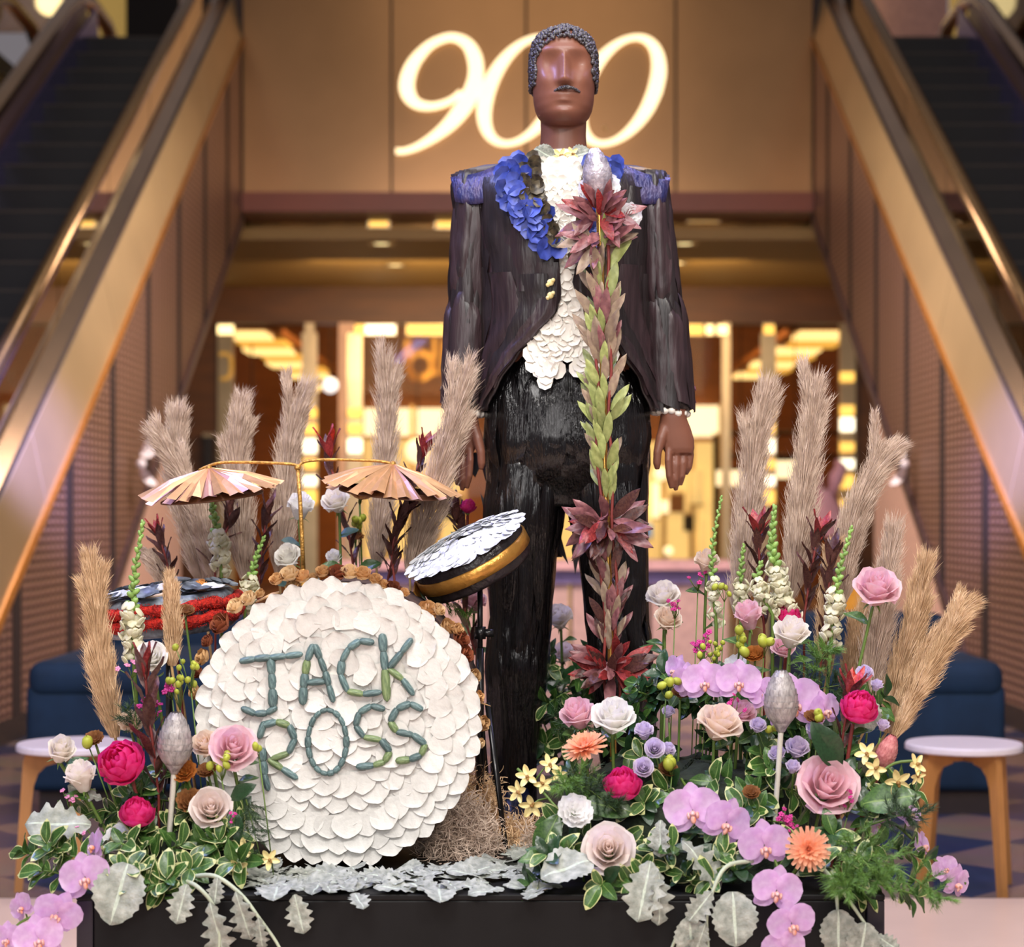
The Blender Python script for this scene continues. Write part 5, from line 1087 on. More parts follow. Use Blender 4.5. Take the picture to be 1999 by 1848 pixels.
# ------------------------------------------------------------------ roses
RS = [  # px, py, r, Y, colour, open, tilt, lean, label, leaves
 (120, 1462, 34, 4.02, 'cream', .72, 40, .35, 'cream rose bud above the left stool, farthest left bloom', 1), (157, 1512, 37, 3.98, 'cream', .78, 15, -.2, 'closed cream rose below the leftmost rose bud', 1),
 (402, 1452, 32, 4.03, 'peach', .8, 50, -.2, 'pale peach rose tucked behind the pink rose on the drum edge', 0), (456, 1458, 44, 3.97, 'pink', 1.0, 55, .2, 'soft pink rose overlapping the left edge of the bass drum', 2), (412, 1576, 40, 3.94, 'blush', .95, 62, .1, 'blush rose low at the left edge of the bass drum', 2),
 (587, 985, 32, 4.70, 'white', .75, 20, .15, 'white rose crossed by the gold cymbal pole', 3), (655, 976, 30, 4.72, 'cream', .85, 45, -.2, 'cream rose right of the gold cymbal pole', 3), (562, 1085, 29, 4.62, 'white', .85, 45, -.25, 'white rose just above the drum rim beside the gold pole', 1), (652, 1086, 18, 4.75, 'white', .8, 40, .1, 'small white rose half hidden above the drum rim', 3),
 (296, 1280, 30, 4.10, 'white', .95, 60, .1, 'white rose behind the pampas left of the drum', 1),
 (1380, 1093, 28, 4.45, 'peach', .8, 25, .0, 'peach rose standing tall left of the white snapdragons', 2), (1294, 1160, 32, 4.62, 'cream', .95, 35, -.15, 'creamy rose beside the right trouser leg, upper of two', 2), (1304, 1206, 28, 4.52, 'peach', .9, 40, .2, 'pale peach rose beside the right trouser leg, lower of two', 2), (1090, 1203, 29, 5.0, 'cream', .9, 35, -.2, 'cream rose between the trouser legs', 3), (1100, 1272, 24, 5.05, 'blush', .9, 40, .1, 'dim blush rose low between the trouser legs', 2),
 (1127, 1391, 38, 4.12, 'pink', .82, 35, -.25, 'pale pink rose below the lower red bract whorl', 1), (1198, 1396, 41, 4.08, 'white', .98, 32, .05, 'large ivory rose beside the pale pink rose', 1), (1188, 1657, 48, 3.86, 'blush', 1.0, 66, -.05, 'large blush rose low at the front of the right bank', 1), (1407, 1408, 42, 4.05, 'peach', 1.0, 30, .3, 'peach rose under the orchid row', 2), (1460, 1198, 34, 4.30, 'pink', .75, 20, -.2, 'pink rose bud left of the magenta-backed cream rose', 2), (1546, 1232, 37, 4.22, 'cream', .88, 30, .05, 'cream rose in the middle of the right bank with pink behind it', 2), (1712, 1145, 44, 4.25, 'pink', .98, 40, .05, 'tall pink rose on a long stem among the right pampas', 1), (1617, 1531, 54, 3.95, 'pink', 1.05, 58, .1, 'largest pink rose facing out of the right bank', 2),
 (925, 1172, 27, 4.88, 'pink', .85, 25, .0, 'pink rose behind the black drum stand', 2), (1448, 1388, 27, 4.15, 'pink', 1.0, 35, .2, 'ruffled salmon pink rose right of the peach rose', 0), (1528, 1262, 25, 4.34, 'pink', .9, 45, 0, 'pink rose half hidden behind the central cream rose', 0), (1000, 1310, 18, 4.95, 'white', .9, 45, 0, 'small white bloom behind the drum stand pole', 1)]
for px, py, r, Y, c, op, ti, le, lb, nl in RS:
    bloom('rose', lb, 'rose', rose_kit(c, op), px, py, r * 1.06, Y, ti, le, leaves=nl, lf='euc' if 500 < px < 700 else 'green', group=None)
# ------------------------------------------------------------------ peonies, carnations, mums, proteas
for px, py, r, Y, ti, le, lb in ((240, 1491, 50, 3.97, 55, -.2, 'biggest magenta peony, left of the silver protea'), (268, 1590, 37, 3.93, 30, .1, 'smaller magenta peony under the big one on the left'), (1215, 1535, 40, 3.96, 30, .0, 'tight magenta peony in the front of the right bank'), (1676, 1384, 40, 4.0, 40, .2, 'magenta peony bud right of the tall silver protea'), (1540, 1206, 27, 4.40, 30, 0, 'magenta peony peeking over the central cream rose'), (914, 990, 17, 4.85, 10, .1, 'dark magenta peony bud above the tilted tom drum')):
    bloom('peony', lb, 'peony', peony_kit(), px, py, r, Y, ti, le, sm=m_rstem, sr=.004, leaves=2, lf='green')
for px, py, r, Y, ti, c, lb in ((1123, 1582, 34, 3.90, 60, 'snow', 'white carnation left of the tight magenta peony'), (240, 1636, 36, 3.93, 45, 'snow', 'white carnation under the lower left peony'), (1437, 1298, 24, 4.35, 50, 'snow', 'white carnation behind the orchid row'), (183, 1440, 19, 4.05, 40, 'brown', 'brown dried carnation left of the big peony'), (360, 1505, 24, 3.97, 50, 'amber', 'amber dried carnation right of the silver protea stem'), (372, 1562, 27, 3.96, 50, 'brown', 'brown dried carnation beside the low blush rose'), (403, 1502, 19, 4.0, 40, 'brown', 'small brown carnation above the low blush rose'), (1472, 1275, 21, 4.22, 40, 'amber', 'amber carnation below the pink rose bud'), (705, 965, 20, 4.80, 20, 'brown', 'faded brown carnation under the right cymbal'), (1590, 1398, 20, 4.02, 30, 'brown', 'brown carnation left of the right magenta peony'), (1467, 1545, 17, 3.95, 40, 'brown', 'small rust carnation between the orchids and large pink rose'), (1305, 1500, 19, 4.02, 40, 'brown', 'brown carnation right of the lavender spray roses'), (1330, 1350, 19, 4.2, 30, 'brown', 'brown carnation left of the orchid row'), (1385, 1330, 30, 4.34, 40, 'blush', 'pale ruffled carnation behind the orchid row'), (255, 1408, 24, 4.14, 50, 'peach', 'peach carnation at the foot of the front left plume'), (695, 1045, 16, 4.8, 20, 'brown', 'small brown carnation under the cream rose'), (362, 1190, 18, 4.3, 30, 'brown', 'brown carnation between the red-banded tom and drum')):
    bloom('carnation', lb, 'carnation', carn_kit(c), px, py, r, Y, ti, R.uniform(-.2, .2), sr=.0026)
bloom('chrysanthemum', 'coral chrysanthemum seen from the side under the ivory rose', 'chrysanthemum', mum_kit(), 1142, 1460, 44, 4.02, 28, -.25, zoff=-.3); bloom('chrysanthemum', 'coral chrysanthemum facing out at the right front', 'chrysanthemum', mum_kit(), 1577, 1657, 43, 3.80, 80, .05, zoff=-.3)
for px, py, r, Y, ti, le, c, lb, ws in ((342, 1440, 54, 3.96, 4, .04, 'silver', 'silver painted protea bud left of the bass drum', 1), (1525, 1358, 54, 3.98, 2, .0, 'silver', 'silver painted protea bud in the right bank', 1), (1733, 1463, 33, 3.98, 12, .35, 'rose', 'rosy closed protea at the right edge of the bank', 0)):
    bloom('protea', lb, 'protea', protea_kit(c), px, py, r, Y, ti, le, sm=m_wstem if ws else m_rstem, sr=.006 if ws else .005, zoff=-1.2, base=clampb(at(px, 0, Y).x - (.02 if ws else .06), Y + .01))
# ------------------------------------------------------------------ sprays
def spray(nm, label, cat, blooms, kit, path, Y, sm=m_stem, sr=.003, bname='bloom', group=None):
    pts = [at(a, b, yy) for a, b, yy in path]; pts = [Vector(p) for p in crom([tuple(p) for p in pts], 4)]; M = Matrix.Translation(pts[0]); o = thing(nm, label, cat, M, group)
    b = MB(); b.tube(pts, sr, 6); st = b.obj('stem', sm, o, local=M)
    for px, py, r, yy, d, roll in blooms:
        c = at(px, py, yy); Mb = frame(c, d, roll, r * yy / F); e = bpy.data.objects.new(bname, None); COL.objects.link(e); e.parent = o; e.matrix_basis = M.inverted() @ Mb; put(e, kit)
        near = min(pts, key=lambda p: (p - c).length); b = MB(); b.tube([near, near.lerp(c, .6) + Vector((0, .005, .004)), c + Vector((0, .006, 0))], sr * .6, 5); b.obj('pedicel', sm, o, local=M)
    return o
ok = orchid_kit(); f_ = (0, -1, .1)
spray('orchid_spray', 'lilac orchid spray hanging off the left corner of the plinth', 'orchid', [(185, 1650, 38, 3.86, (-.85, -.5, .2), .3), (166, 1712, 52, 3.78, (-.05, -1, .1), .25), (112, 1782, 50, 3.76, (.1, -1, -.35), -.5), (42, 1770, 32, 3.80, (-.5, -.8, 0), .6), (75, 1832, 50, 3.74, (.2, -1, .1), .2), (14, 1832, 36, 3.76, (-.3, -1, .1), .1)], ok, [(230, 1650, 3.95), (195, 1665, 3.86), (150, 1730, 3.82), (100, 1775, 3.80), (40, 1800, 3.80), (0, 1850, 3.80)], 3.8)
spray('orchid_spray', 'lilac orchid row arching over the middle of the right bank', 'orchid', [(1320, 1308, 34, 4.2, (-.8, -.6, .1), -.3), (1345, 1330, 40, 4.16, (-.65, -.8, 0), .2), (1376, 1330, 46, 4.12, (-.15, -1, .05), .05), (1442, 1330, 46, 4.10, (.0, -1, .1), -.05), (1548, 1372, 62, 4.06, (.15, -1, .1), .1), (1610, 1385, 40, 4.06, (.6, -.8, .1), .1), (1490, 1352, 36, 4.12, (.3, -.9, .2), .3)], ok, [(1630, 1480, 4.15), (1590, 1390, 4.14), (1500, 1340, 4.15), (1430, 1325, 4.16), (1370, 1320, 4.18), (1310, 1315, 4.22)], 4.1)
spray('orchid_spray', 'lilac orchid spray tumbling down the front of the right bank', 'orchid', [(1352, 1582, 58, 3.88, (-.1, -1, .15), .1), (1418, 1605, 52, 3.86, (.35, -.9, -.1), -.4), (1492, 1650, 54, 3.83, (.15, -1, -.1), .1), (1516, 1738, 52, 3.77, (.1, -1, .0), -.2), (1545, 1802, 50, 3.74, (.2, -1, -.15), .25), (1530, 1850, 44, 3.74, (-.1, -1, -.1), .25)], ok, [(1330, 1520, 4.05), (1360, 1560, 3.94), (1430, 1600, 3.90), (1495, 1650, 3.87), (1530, 1730, 3.80), (1545, 1850, 3.78)], 3.8)
spray('orchid_spray', 'lilac orchid spray reaching out past the right end of the plinth', 'orchid', [(1716, 1610, 28, 3.95, (-.2, -.8, .4), .8), (1775, 1590, 30, 3.96, (.3, -.6, .8), .3), (1800, 1650, 34, 3.95, (.8, -.5, .3), .1), (1845, 1695, 28, 3.96, (-.2, -.9, .1), .6), (1868, 1722, 38, 3.95, (.7, -.8, -.1), -.3)], ok, [(1690, 1580, 4.05), (1750, 1610, 4.0), (1810, 1665, 3.97), (1850, 1700, 3.97), (1885, 1725, 3.97)], 3.95)
yk = yorch_kit()
spray('yellow_orchid', 'pale yellow orchid sprig at the lower left of the bass drum', 'orchid', [(476, 1658, 24, 3.92, (-.1, -1, .2), .1), (525, 1677, 22, 3.92, (.3, -1, .1), .6), (465, 1692, 24, 3.88, (0, -1, -.5), 2.9)], yk, [(400, 1680, 4.0), (440, 1652, 3.94), (480, 1660, 3.94), (535, 1680, 3.93)], 3.9)
spray('yellow_orchid', 'pale yellow orchid sprig in front of the mannequin shoe', 'orchid', [(1030, 1515, 24, 4.02, (-.3, -1, .3), .3), (1012, 1545, 24, 4.0, (-.6, -.8, 0), 1.2), (1038, 1572, 26, 3.98, (-.1, -1, -.3), 2.6), (1072, 1492, 22, 4.04, (.3, -.8, .5), .2), (1060, 1530, 20, 4.02, (.2, -1, .1), 4), (1090, 1512, 18, 4.04, (.4, -1, .2), 1)], yk, [(1150, 1640, 3.98), (1090, 1580, 4.0), (1055, 1540, 4.03), (1030, 1518, 4.04), (1010, 1500, 4.05)], 4.0)
spray('yellow_orchid', 'pale yellow orchid sprig at the right end of the bank', 'orchid', [(1692, 1470, 24, 3.95, (-.4, -.9, .3), .6), (1708, 1500, 23, 3.94, (-.1, -1, 0), 2.2), (1752, 1525, 28, 3.92, (.1, -1, -.2), .3), (1788, 1492, 24, 3.94, (.6, -.8, .3), 1.6), (1790, 1515, 18, 3.94, (.4, -.9, -.4), 2.6)], yk, [(1680, 1560, 4.0), (1705, 1525, 3.97), (1745, 1490, 3.96), (1800, 1485, 3.95)], 3.95)
lk = rose_kit('lav', .85)
for lb, bl, pa in (('lavender spray roses below the right trouser leg', [(1257, 1425, 22, 4.04, (-.1, -.4, .9), 0), (1278, 1460, 23, 4.0, (0, -1, .4), 1), (1256, 1497, 23, 3.98, (0, -1, .5), 2), (1305, 1462, 17, 4.02, (.6, -.6, .4), 3)], [(1300, 1620, 4.05), (1290, 1520, 4.04), (1275, 1450, 4.05)]), ('lavender spray roses between the tall silver protea and large pink rose', [(1557, 1458, 27, 4.0, (.1, -.6, .8), 0), (1517, 1470, 20, 4.0, (-.3, -.5, .8), 1), (1548, 1495, 17, 3.97, (.1, -.4, .9), 2), (1592, 1425, 23, 4.02, (.3, -.5, .8), 3)], [(1545, 1600, 4.05), (1548, 1520, 4.02), (1565, 1440, 4.04)]), ('lavender spray buds above the right magenta peony', [(1688, 1313, 20, 4.1, (0, -.5, .8), 0), (1712, 1336, 15, 4.08, (.3, -.3, .9), 1)], [(1690, 1450, 4.1), (1700, 1360, 4.1)]), ('single lavender bud right of the magenta peony', [(1724, 1414, 15, 4.0, (.2, -.3, .9), 0)], [(1700, 1520, 4.03), (1718, 1440, 4.01)]), ('lavender bud left of the orchid row', [(1305, 1388, 15, 4.18, (.1, -.4, .9), 0)], [(1310, 1500, 4.2), (1306, 1410, 4.19)]), ('lavender bud under the tall silver protea', [(1480, 1415, 19, 4.03, (.1, -.6, .7), 0)], [(1490, 1520, 4.05), (1483, 1440, 4.05)])):
    spray('spray_rose', lb, 'spray rose', bl, lk, pa, 4.0, sr=.0022)
# ================================================================== pampas plumes
m_pam = mat('pampas_grey', (196, 168, 146), .85, var=.18, scale=30, rgb2=(224, 202, 182)); m_pamt = mat('pampas_tan', (206, 166, 122), .85, var=.2, scale=30, rgb2=(232, 200, 160)); m_pstem = mat('straw_stem', (178, 146, 96), .7)
def plume(path, Y, wpx, label, m=m_pam, n=1500, seed=0, base=None, wisps=3, spread=1.0):
    rnd = random.Random(seed); pts = [Vector(p) for p in crom([tuple(at(a, b, Y)) for a, b in path], 6)]; k = len(pts)   # from bottom to tip
    b0 = base if base is not None else clampb(pts[0].x * .92, Y + .02); M = Matrix.Translation(b0); o = thing('pampas_plume', label, 'pampas grass', M)
    MB().tube([b0, b0.lerp(pts[0], .6), pts[0], pts[k // 2]], [.004, .0035, .003, .001], 6).obj('stem', m_pstem, o, local=M)
    W_ = .84 * wpx * Y / F; b = MB(); v = []; f = []; tot = (pts[-1] - pts[0]).length
    sub = []
    for w in range(wisps):
        i0 = int(k * rnd.uniform(.5, .78)); side = (w - (wisps - 1) / 2) * .8 + rnd.uniform(-.2, .2)
        t_ = (pts[-1] - pts[0]).normalized(); sd_ = Vector((t_.z, 0, -t_.x))
        sub.append((pts[i0], pts[i0] + t_ * tot * rnd.uniform(.22, .36) + sd_ * side * W_ * 1.1))
    for s in range(n):
        if wisps and rnd.random() < .24:
            a_, e_ = sub[rnd.randrange(wisps)]; u = rnd.random() ** .8; p0 = a_.lerp(e_, u); d = (e_ - a_).normalized(); wl = W_ * .38 * (1 - u) + .006; ln = tot * rnd.uniform(.06, .12)
        else:
            u = rnd.random() ** 1.05; x_ = u * (k - 1.01); i = int(x_); p0 = pts[i].lerp(pts[i + 1], x_ - i); d = (pts[min(i + 2, k - 1)] - pts[max(i - 1, 0)]).normalized()
            wl = W_ * 1.35 * min(1, .3 + 1.8 * u) * (1 - u) ** .5; ln = tot * rnd.uniform(.09, .20)
        q = rnd.random() * 2 * PI; a = d.orthogonal().normalized(); c = d.cross(a); out = a * math.cos(q) + c * math.sin(q)
        r0 = wl * rnd.random() ** .8 * .75 * spread; p0 = p0 + out * r0; p1 = p0 + d * ln * .55 + out * ln * rnd.uniform(.05, .25); p2 = p0 + d * ln + out * ln * rnd.uniform(.12, .42) + Vector((0, 0, -ln * .12))
        t_ = Vector((rnd.gauss(0, 1), rnd.gauss(0, .5), rnd.gauss(0, 1))).normalized() * rnd.uniform(.0004, .0008)
        i = len(v); v += [p0 - t_, p0 + t_, p1 + t_, p1 - t_, p2]; f += [(i, i + 1, i + 2, i + 3), (i + 3, i + 2, i + 4)]
    b.add(v, f); pl_ = b.obj('plume', m, o, local=M, smooth=False); pl_['kind'] = 'stuff'
    return o
PG = [([(395, 1140), (375, 1050), (352, 960), (345, 890), (345, 820)], 4.86, 36, 'pampas plume farthest left behind the left cymbal', m_pam), ([(420, 1140), (400, 1060), (380, 980), (340, 905), (310, 860)], 4.82, 26, 'curling pampas plume beside the leftmost one', m_pam), ([(478, 1130), (472, 1050), (465, 960), (462, 880), (470, 800)], 4.84, 38, 'pampas plume rising through the left cymbal arm', m_pam), ([(545, 1130), (552, 1050), (560, 960), (565, 870), (592, 775)], 4.86, 32, 'pampas plume left of the gold pole', m_pam), ([(735, 1110), (742, 1020), (752, 920), (756, 820), (752, 722)], 4.88, 30, 'tallest pampas plume rising through the right cymbal', m_pam), ([(800, 1130), (822, 1050), (850, 950), (880, 850), (905, 752)], 4.66, 42, 'leaning pampas plume in front of the left hand', m_pam),
 ([(225, 1440), (208, 1360), (196, 1290), (188, 1200), (178, 1105)], 4.14, 32, 'tan pampas plume at the front left beside the red-banded tom', m_pamt), ([(335, 1300), (338, 1240), (335, 1190), (332, 1130)], 4.12, 26, 'short tan pampas plume in front of the red-banded tom', m_pamt), ([(330, 1180), (320, 1130), (300, 1100), (282, 1080)], 4.78, 28, 'pale low pampas tuft behind the red-banded tom', m_pam),
 ([(1440, 1200), (1452, 1100), (1462, 990), (1475, 880), (1492, 780)], 4.60, 36, 'tall slim pampas plume right of the right hand', m_pam), ([(1545, 1170), (1556, 1080), (1566, 980), (1580, 870), (1590, 772)], 4.56, 36, 'tallest pampas plume on the right side', m_pam), ([(1640, 1180), (1652, 1090), (1672, 1000), (1705, 930), (1738, 886)], 4.54, 40, 'pampas plume leaning right toward the escalator', m_pam), ([(1615, 1320), (1612, 1240), (1618, 1150), (1628, 1080)], 4.42, 26, 'tan pampas plume behind the right snapdragon', m_pamt), ([(1690, 1420), (1705, 1300), (1725, 1180), (1742, 1050)], 4.40, 34, 'pale upright pampas plume behind the tall pink rose', m_pam), ([(1730, 1430), (1755, 1320), (1785, 1220), (1805, 1110)], 4.38, 34, 'tan pampas plume right of the tall pink rose', m_pamt), ([(1740, 1430), (1780, 1340), (1830, 1250), (1886, 1188)], 4.34, 32, 'arching tan pampas plume pointing to the right edge', m_pamt), ([(1745, 1440), (1780, 1370), (1815, 1310), (1850, 1250), (1872, 1215)], 4.26, 26, 'lowest arching tan pampas plume on the right', m_pamt), ([(1660, 1420), (1662, 1330), (1672, 1250), (1690, 1180)], 4.44, 30, 'wide tan pampas plume below the tall pink rose', m_pamt)]
for i, (pa, Y, w, lb, m) in enumerate(PG): plume(pa, Y, w, lb, m, 6500 if w > 30 else 4600, 100 + i, wisps=3 if len(pa) > 4 else 2)
# ================================================================== snapdragons
m_snap = petal_mat('snap', (244, 240, 206), (250, 248, 232)); m_snapb = mat('snap_bud', (132, 166, 84), .5, var=.15, rnd=.2)
def floret_me():
    b = MB(); b.ball((0, .30, 0), .28, 8, 6, sq=(.8, 1.5, .9))
    for cx_, cz_, r_, tl in ((-.24, .42, .34, .5), (.24, .42, .34, .5), (-.34, -.26, .32, -.7), (.34, -.26, .32, -.7), (0, -.42, .30, -.8)): b.ball((cx_, .66 - .1 * abs(cz_), cz_), r_, 8, 5, sq=(1, .22, 1.1), mtx=Matrix.Rotation(tl, 3, 'X') @ Matrix.Rotation(-cx_, 3, 'Z'))
    b.ball((0, .74, -.06), .17, 7, 5, sq=(1.4, .8, .8)); return b.me('floret', m_snap)
def budm():
    b = MB(); b.ball((0, .3, 0), .34, 7, 5, sq=(.75, 1.3, .75)); return b.me('bud', m_snapb)
FLM, BUM = floret_me(), budm()
def snap(path, Y, label, wpx=17, nf=12, nb=26, frac=.5):
    pts = [Vector(p) for p in crom([tuple(at(a, b, Y)) for a, b in path], 8)]; k = len(pts); b0 = clampb(pts[0].x, Y + .01); M = Matrix.Translation(b0); MI = M.inverted(); o = thing('snapdragon', label, 'snapdragon', M)
    MB().tube([b0] + pts, [.0042] + [.0042 - .003 * i / k for i in range(k)], 6).obj('stem', m_stem, o, local=M); s = wpx * Y / F
    for i in range(nf + nb):
        u = i / (nf + nb - 1); u2 = u ** .75 * .96 + .04; x_ = u2 * (k - 1.01); j = int(x_); p = pts[j].lerp(pts[j + 1], x_ - j); t = (pts[j + 1] - pts[j]).normalized(); q = i * 2.4 + R.uniform(-.3, .3); a = t.orthogonal().normalized(); c = t.cross(a); out = (a * math.cos(q) + c * math.sin(q))
        if i < nf: ob('floret', FLM, o, MI @ lframe(p, out + t * .15, t, s * 1.45 * (1 - .3 * u) * R.uniform(.8, 1.2)))
        else:
            w = 1 - (i - nf) / nb; ob('bud', BUM, o, MI @ lframe(p, out * (.4 + .6 * w) + t * (1.1 - .5 * w), t, s * (.66 + .62 * w)))
for pa, Y, lb, w, nf, nb in (([(262, 1300), (258, 1220), (262, 1130), (278, 1022)], 4.18, 'white snapdragon standing left in front of the red-banded tom', 19, 13, 28), ([(432, 1120), (428, 1060), (418, 1010), (412, 968)], 4.72, 'snapdragon with green tip between the left pampas plumes', 17, 9, 18), ([(478, 1190), (488, 1140), (498, 1095), (515, 1050)], 4.55, 'small white snapdragon above the upper left drum rim', 15, 8, 22), ([(1398, 1220), (1392, 1140), (1392, 1060), (1408, 972)], 4.42, 'snapdragon beside the tall peach rose', 14, 8, 26), ([(1540, 1210), (1522, 1140), (1508, 1070), (1512, 992)], 4.40, 'fullest white snapdragon in the middle of the right bank', 20, 15, 26), ([(1446, 1200), (1446, 1150), (1447, 1105), (1452, 1066)], 4.46, 'short snapdragon left of the fullest one', 14, 7, 16), ([(1622, 1260), (1630, 1180), (1640, 1110), (1662, 1032)], 4.32, 'snapdragon left of the tall pink rose', 17, 10, 24), ([(1508, 1200), (1490, 1165), (1478, 1130), (1485, 1100)], 4.38, 'low white snapdragon between the taller ones', 16, 8, 8)):
    snap(pa, Y, lb, w, nf, nb)
# ================================================================== leucadendron
m_leu = mat('red_bract', (128, 34, 40), .42, var=.2, scale=20, rgb2=(160, 60, 58), rnd=.25); m_leud = mat('plum_leaf', (76, 38, 42), .42, var=.25, scale=20, rgb2=(98, 62, 52), rnd=.25); m_leub = mat('bright_red_bract', (170, 26, 30), .4, var=.2, rgb2=(200, 60, 40), rnd=.15)
m_olive = mat('olive_leaf', (138, 150, 84), .45, var=.2, scale=4, rgb2=(170, 176, 110), rnd=.22); m_mauve = mat('mauve_leaf', (112, 64, 74), .38, var=.2, scale=4, rgb2=(158, 104, 104), rnd=.25); m_taupe = mat('taupe_leaf', (134, 108, 96), .5, var=.2, scale=4, rgb2=(158, 138, 112), rnd=.2)
def lm_(m): return leaf_me('leaf', 1, .145, m, None, None, .14, .12, .7, nt=6)
LEU = {k: lm_(m) for k, m in (('red', m_leu), ('plum', m_leud), ('bright', m_leub), ('olive', m_olive), ('mauve', m_mauve), ('taupe', m_taupe))}
def leuca(path, Y, label, n=16, L_=.065, kinds=('plum',), top=('red',), ntop=8, Ltop=.075, flare=.5):
    pts = [Vector(p) for p in crom([tuple(at(a, b, Y)) for a, b in path], 6)]; k = len(pts); b0 = clampb(pts[0].x, Y + .01); M = Matrix.Translation(b0); MI = M.inverted(); o = thing('leucadendron', label, 'leucadendron', M)
    MB().tube([b0] + pts, .003, 6).obj('stem', m_rstem, o, local=M)
    for i in range(n):
        u = .05 + .85 * i / n; x_ = u * (k - 1.01); j = int(x_); p = pts[j].lerp(pts[j + 1], x_ - j); t = (pts[j + 1] - pts[j]).normalized(); q = i * 2.4; a = t.orthogonal().normalized(); c = t.cross(a); out = a * math.cos(q) + c * math.sin(q)
        ob('leaf', LEU[R.choice(kinds)], o, MI @ lframe(p, t + out * R.uniform(.3, .6), t * 1 - out, L_ * R.uniform(.8, 1.15)))
    t = (pts[-1] - pts[-3]).normalized(); a = t.orthogonal().normalized(); c = t.cross(a)
    for i in range(ntop):
        q = i * 2.4; out = a * math.cos(q) + c * math.sin(q); fl = flare * (.35 + .65 * i / ntop)
        ob('bract', LEU[R.choice(top)], o, MI @ lframe(pts[-1] - t * .02, t + out * fl, t - out, Ltop * R.uniform(.85, 1.1) * (1.1 - .25 * i / ntop)))
for pa, Y, lb, kw in (([(690, 1110), (678, 1030), (655, 950), (642, 880)], 4.78, 'leucadendron with bright red bracts right of the gold pole', dict(top=('bright', 'red', 'plum'), n=14)), ([(755, 1140), (775, 1050), (800, 960), (828, 880)], 4.80, 'wine red leucadendron between the right cymbal plumes', dict(n=18)), ([(335, 1160), (328, 1110), (318, 1070), (308, 1040)], 4.76, 'plum leucadendron left of the pampas group', dict(n=10, ntop=6, Ltop=.06, flare=.35)), ([(505, 1150), (508, 1100), (515, 1050), (520, 1010)], 4.74, 'dark leucadendron behind the small snapdragon', dict(n=14, ntop=4, top=('plum',), flare=.2)), ([(310, 1560), (302, 1480), (290, 1390), (283, 1310)], 4.00, 'tall maroon leucadendron leaves beside the silver protea', dict(n=12, L_=.085, ntop=6, Ltop=.085, top=('plum', 'red'), flare=.25)), ([(1492, 1230), (1485, 1150), (1482, 1080), (1480, 1030)], 4.48, 'leucadendron with star of red bracts beside the fullest snapdragon', dict(n=16, flare=.75, ntop=6)), ([(1570, 1200), (1580, 1140), (1590, 1080), (1598, 1045)], 4.46, 'leucadendron between the two right plumes', dict(n=16, ntop=5, flare=.4)), ([(1600, 1320), (1608, 1240), (1618, 1150), (1622, 1090)], 4.38, 'dark plum leucadendron left of the right snapdragon', dict(n=16, kinds=('plum',), top=('plum',), ntop=5, flare=.35)), ([(1640, 1470), (1648, 1420), (1655, 1380), (1662, 1350)], 4.04, 'short leucadendron with bright red tip above the right peony', dict(n=8, top=('bright', 'red'), ntop=7, flare=.5)), ([(905, 1130), (905, 1080), (900, 1040), (892, 1010)], 4.86, 'dark leucadendron behind the tilted tom drum', dict(n=12, top=('plum',), flare=.4)), ([(930, 1280), (912, 1220), (905, 1160), (902, 1120)], 4.84, 'olive leucadendron stem left of the drum stand', dict(n=14, kinds=('taupe', 'plum', 'olive'), top=('taupe',), ntop=4, flare=.3)), ([(770, 1130), (765, 1080), (775, 1030), (790, 1000)], 4.6, 'small dark leucadendron under the right cymbal', dict(n=14, ntop=4, top=('plum',), flare=.3)), ([(420, 1120), (418, 1080), (445, 1030), (448, 1000)], 4.80, 'thin dark leucadendron between the left plumes', dict(n=10, ntop=4, top=('plum',), flare=.2))):
    leuca(pa, Y, lb, **kw)
# ================================================================== flowered microphone stand
QY = 4.48; qb = at(1196, 1440, QY); qm = Matrix.Translation((qb.x, QY, PL)); QI = qm.inverted()
mic = thing('microphone_stand', 'gold microphone stand wrapped in leucadendron with a silver protea microphone', 'microphone stand', qm)
PATH = [(1168, 360), (1172, 480), (1175, 620), (1178, 760), (1180, 900), (1186, 1050), (1190, 1200), (1194, 1330), (1197, 1440)]
pp = [Vector(p) for p in crom([tuple(at(a, b, QY)) for a, b in PATH], 6)]
MB().tube(pp + [Vector((pp[-1].x, QY, PL + .012))], .0075, 10).obj('pole', mat('brass_pole', (226, 176, 92), .25, .9), mic, local=qm)
MB().lathe([(.001, .014), (.10, .014), (.11, .006), (.11, 0)], 24).obj('foot', m_blk, mic)
for s_ in (-1, 1):
    MB().tube([p + Vector((s_ * .014 + .004 * math.sin(i * .7 + s_), -.012, 0)) for i, p in enumerate(pp[6:])], .0036, 6).obj('branch', m_rstem, mic, local=qm)
pm_ = frame(at(1165, 333, QY - .03), (-.12, -.06, 1), 0, 46 * QY / F); e = bpy.data.objects.new('microphone_head', None); COL.objects.link(e); e.parent = mic; e.matrix_basis = QI @ pm_; e['label'] = 'silver protea used as the microphone head'
mk = mat('pearl_silver', (178, 170, 184), .3, .5, var=.2, scale=2.5, rgb2=(220, 212, 222), bump=.25, bscale=7, rnd=.1)
for nm, me, m in protea_kit('silver'):
    me2 = KITS.setdefault(('mic', me.name), None) or me.copy(); KITS[('mic', me.name)] = me2; me2.materials.clear(); me2.materials.append(mk); ob(nm, me2, e, m)
carn_w = carn_kit('snow')
for px, py, r, d in ((1185, 362, 26, (.3, -1, .2)), (1232, 420, 24, (.6, -1, 0)), (1145, 368, 18, (-.4, -1, 0))):
    e = bpy.data.objects.new('carnation', None); COL.objects.link(e); e.parent = mic; e.matrix_basis = QI @ frame(at(px, py, QY - .01), d, 1, r * QY / F); put(e, carn_w)
rnd = random.Random(21)
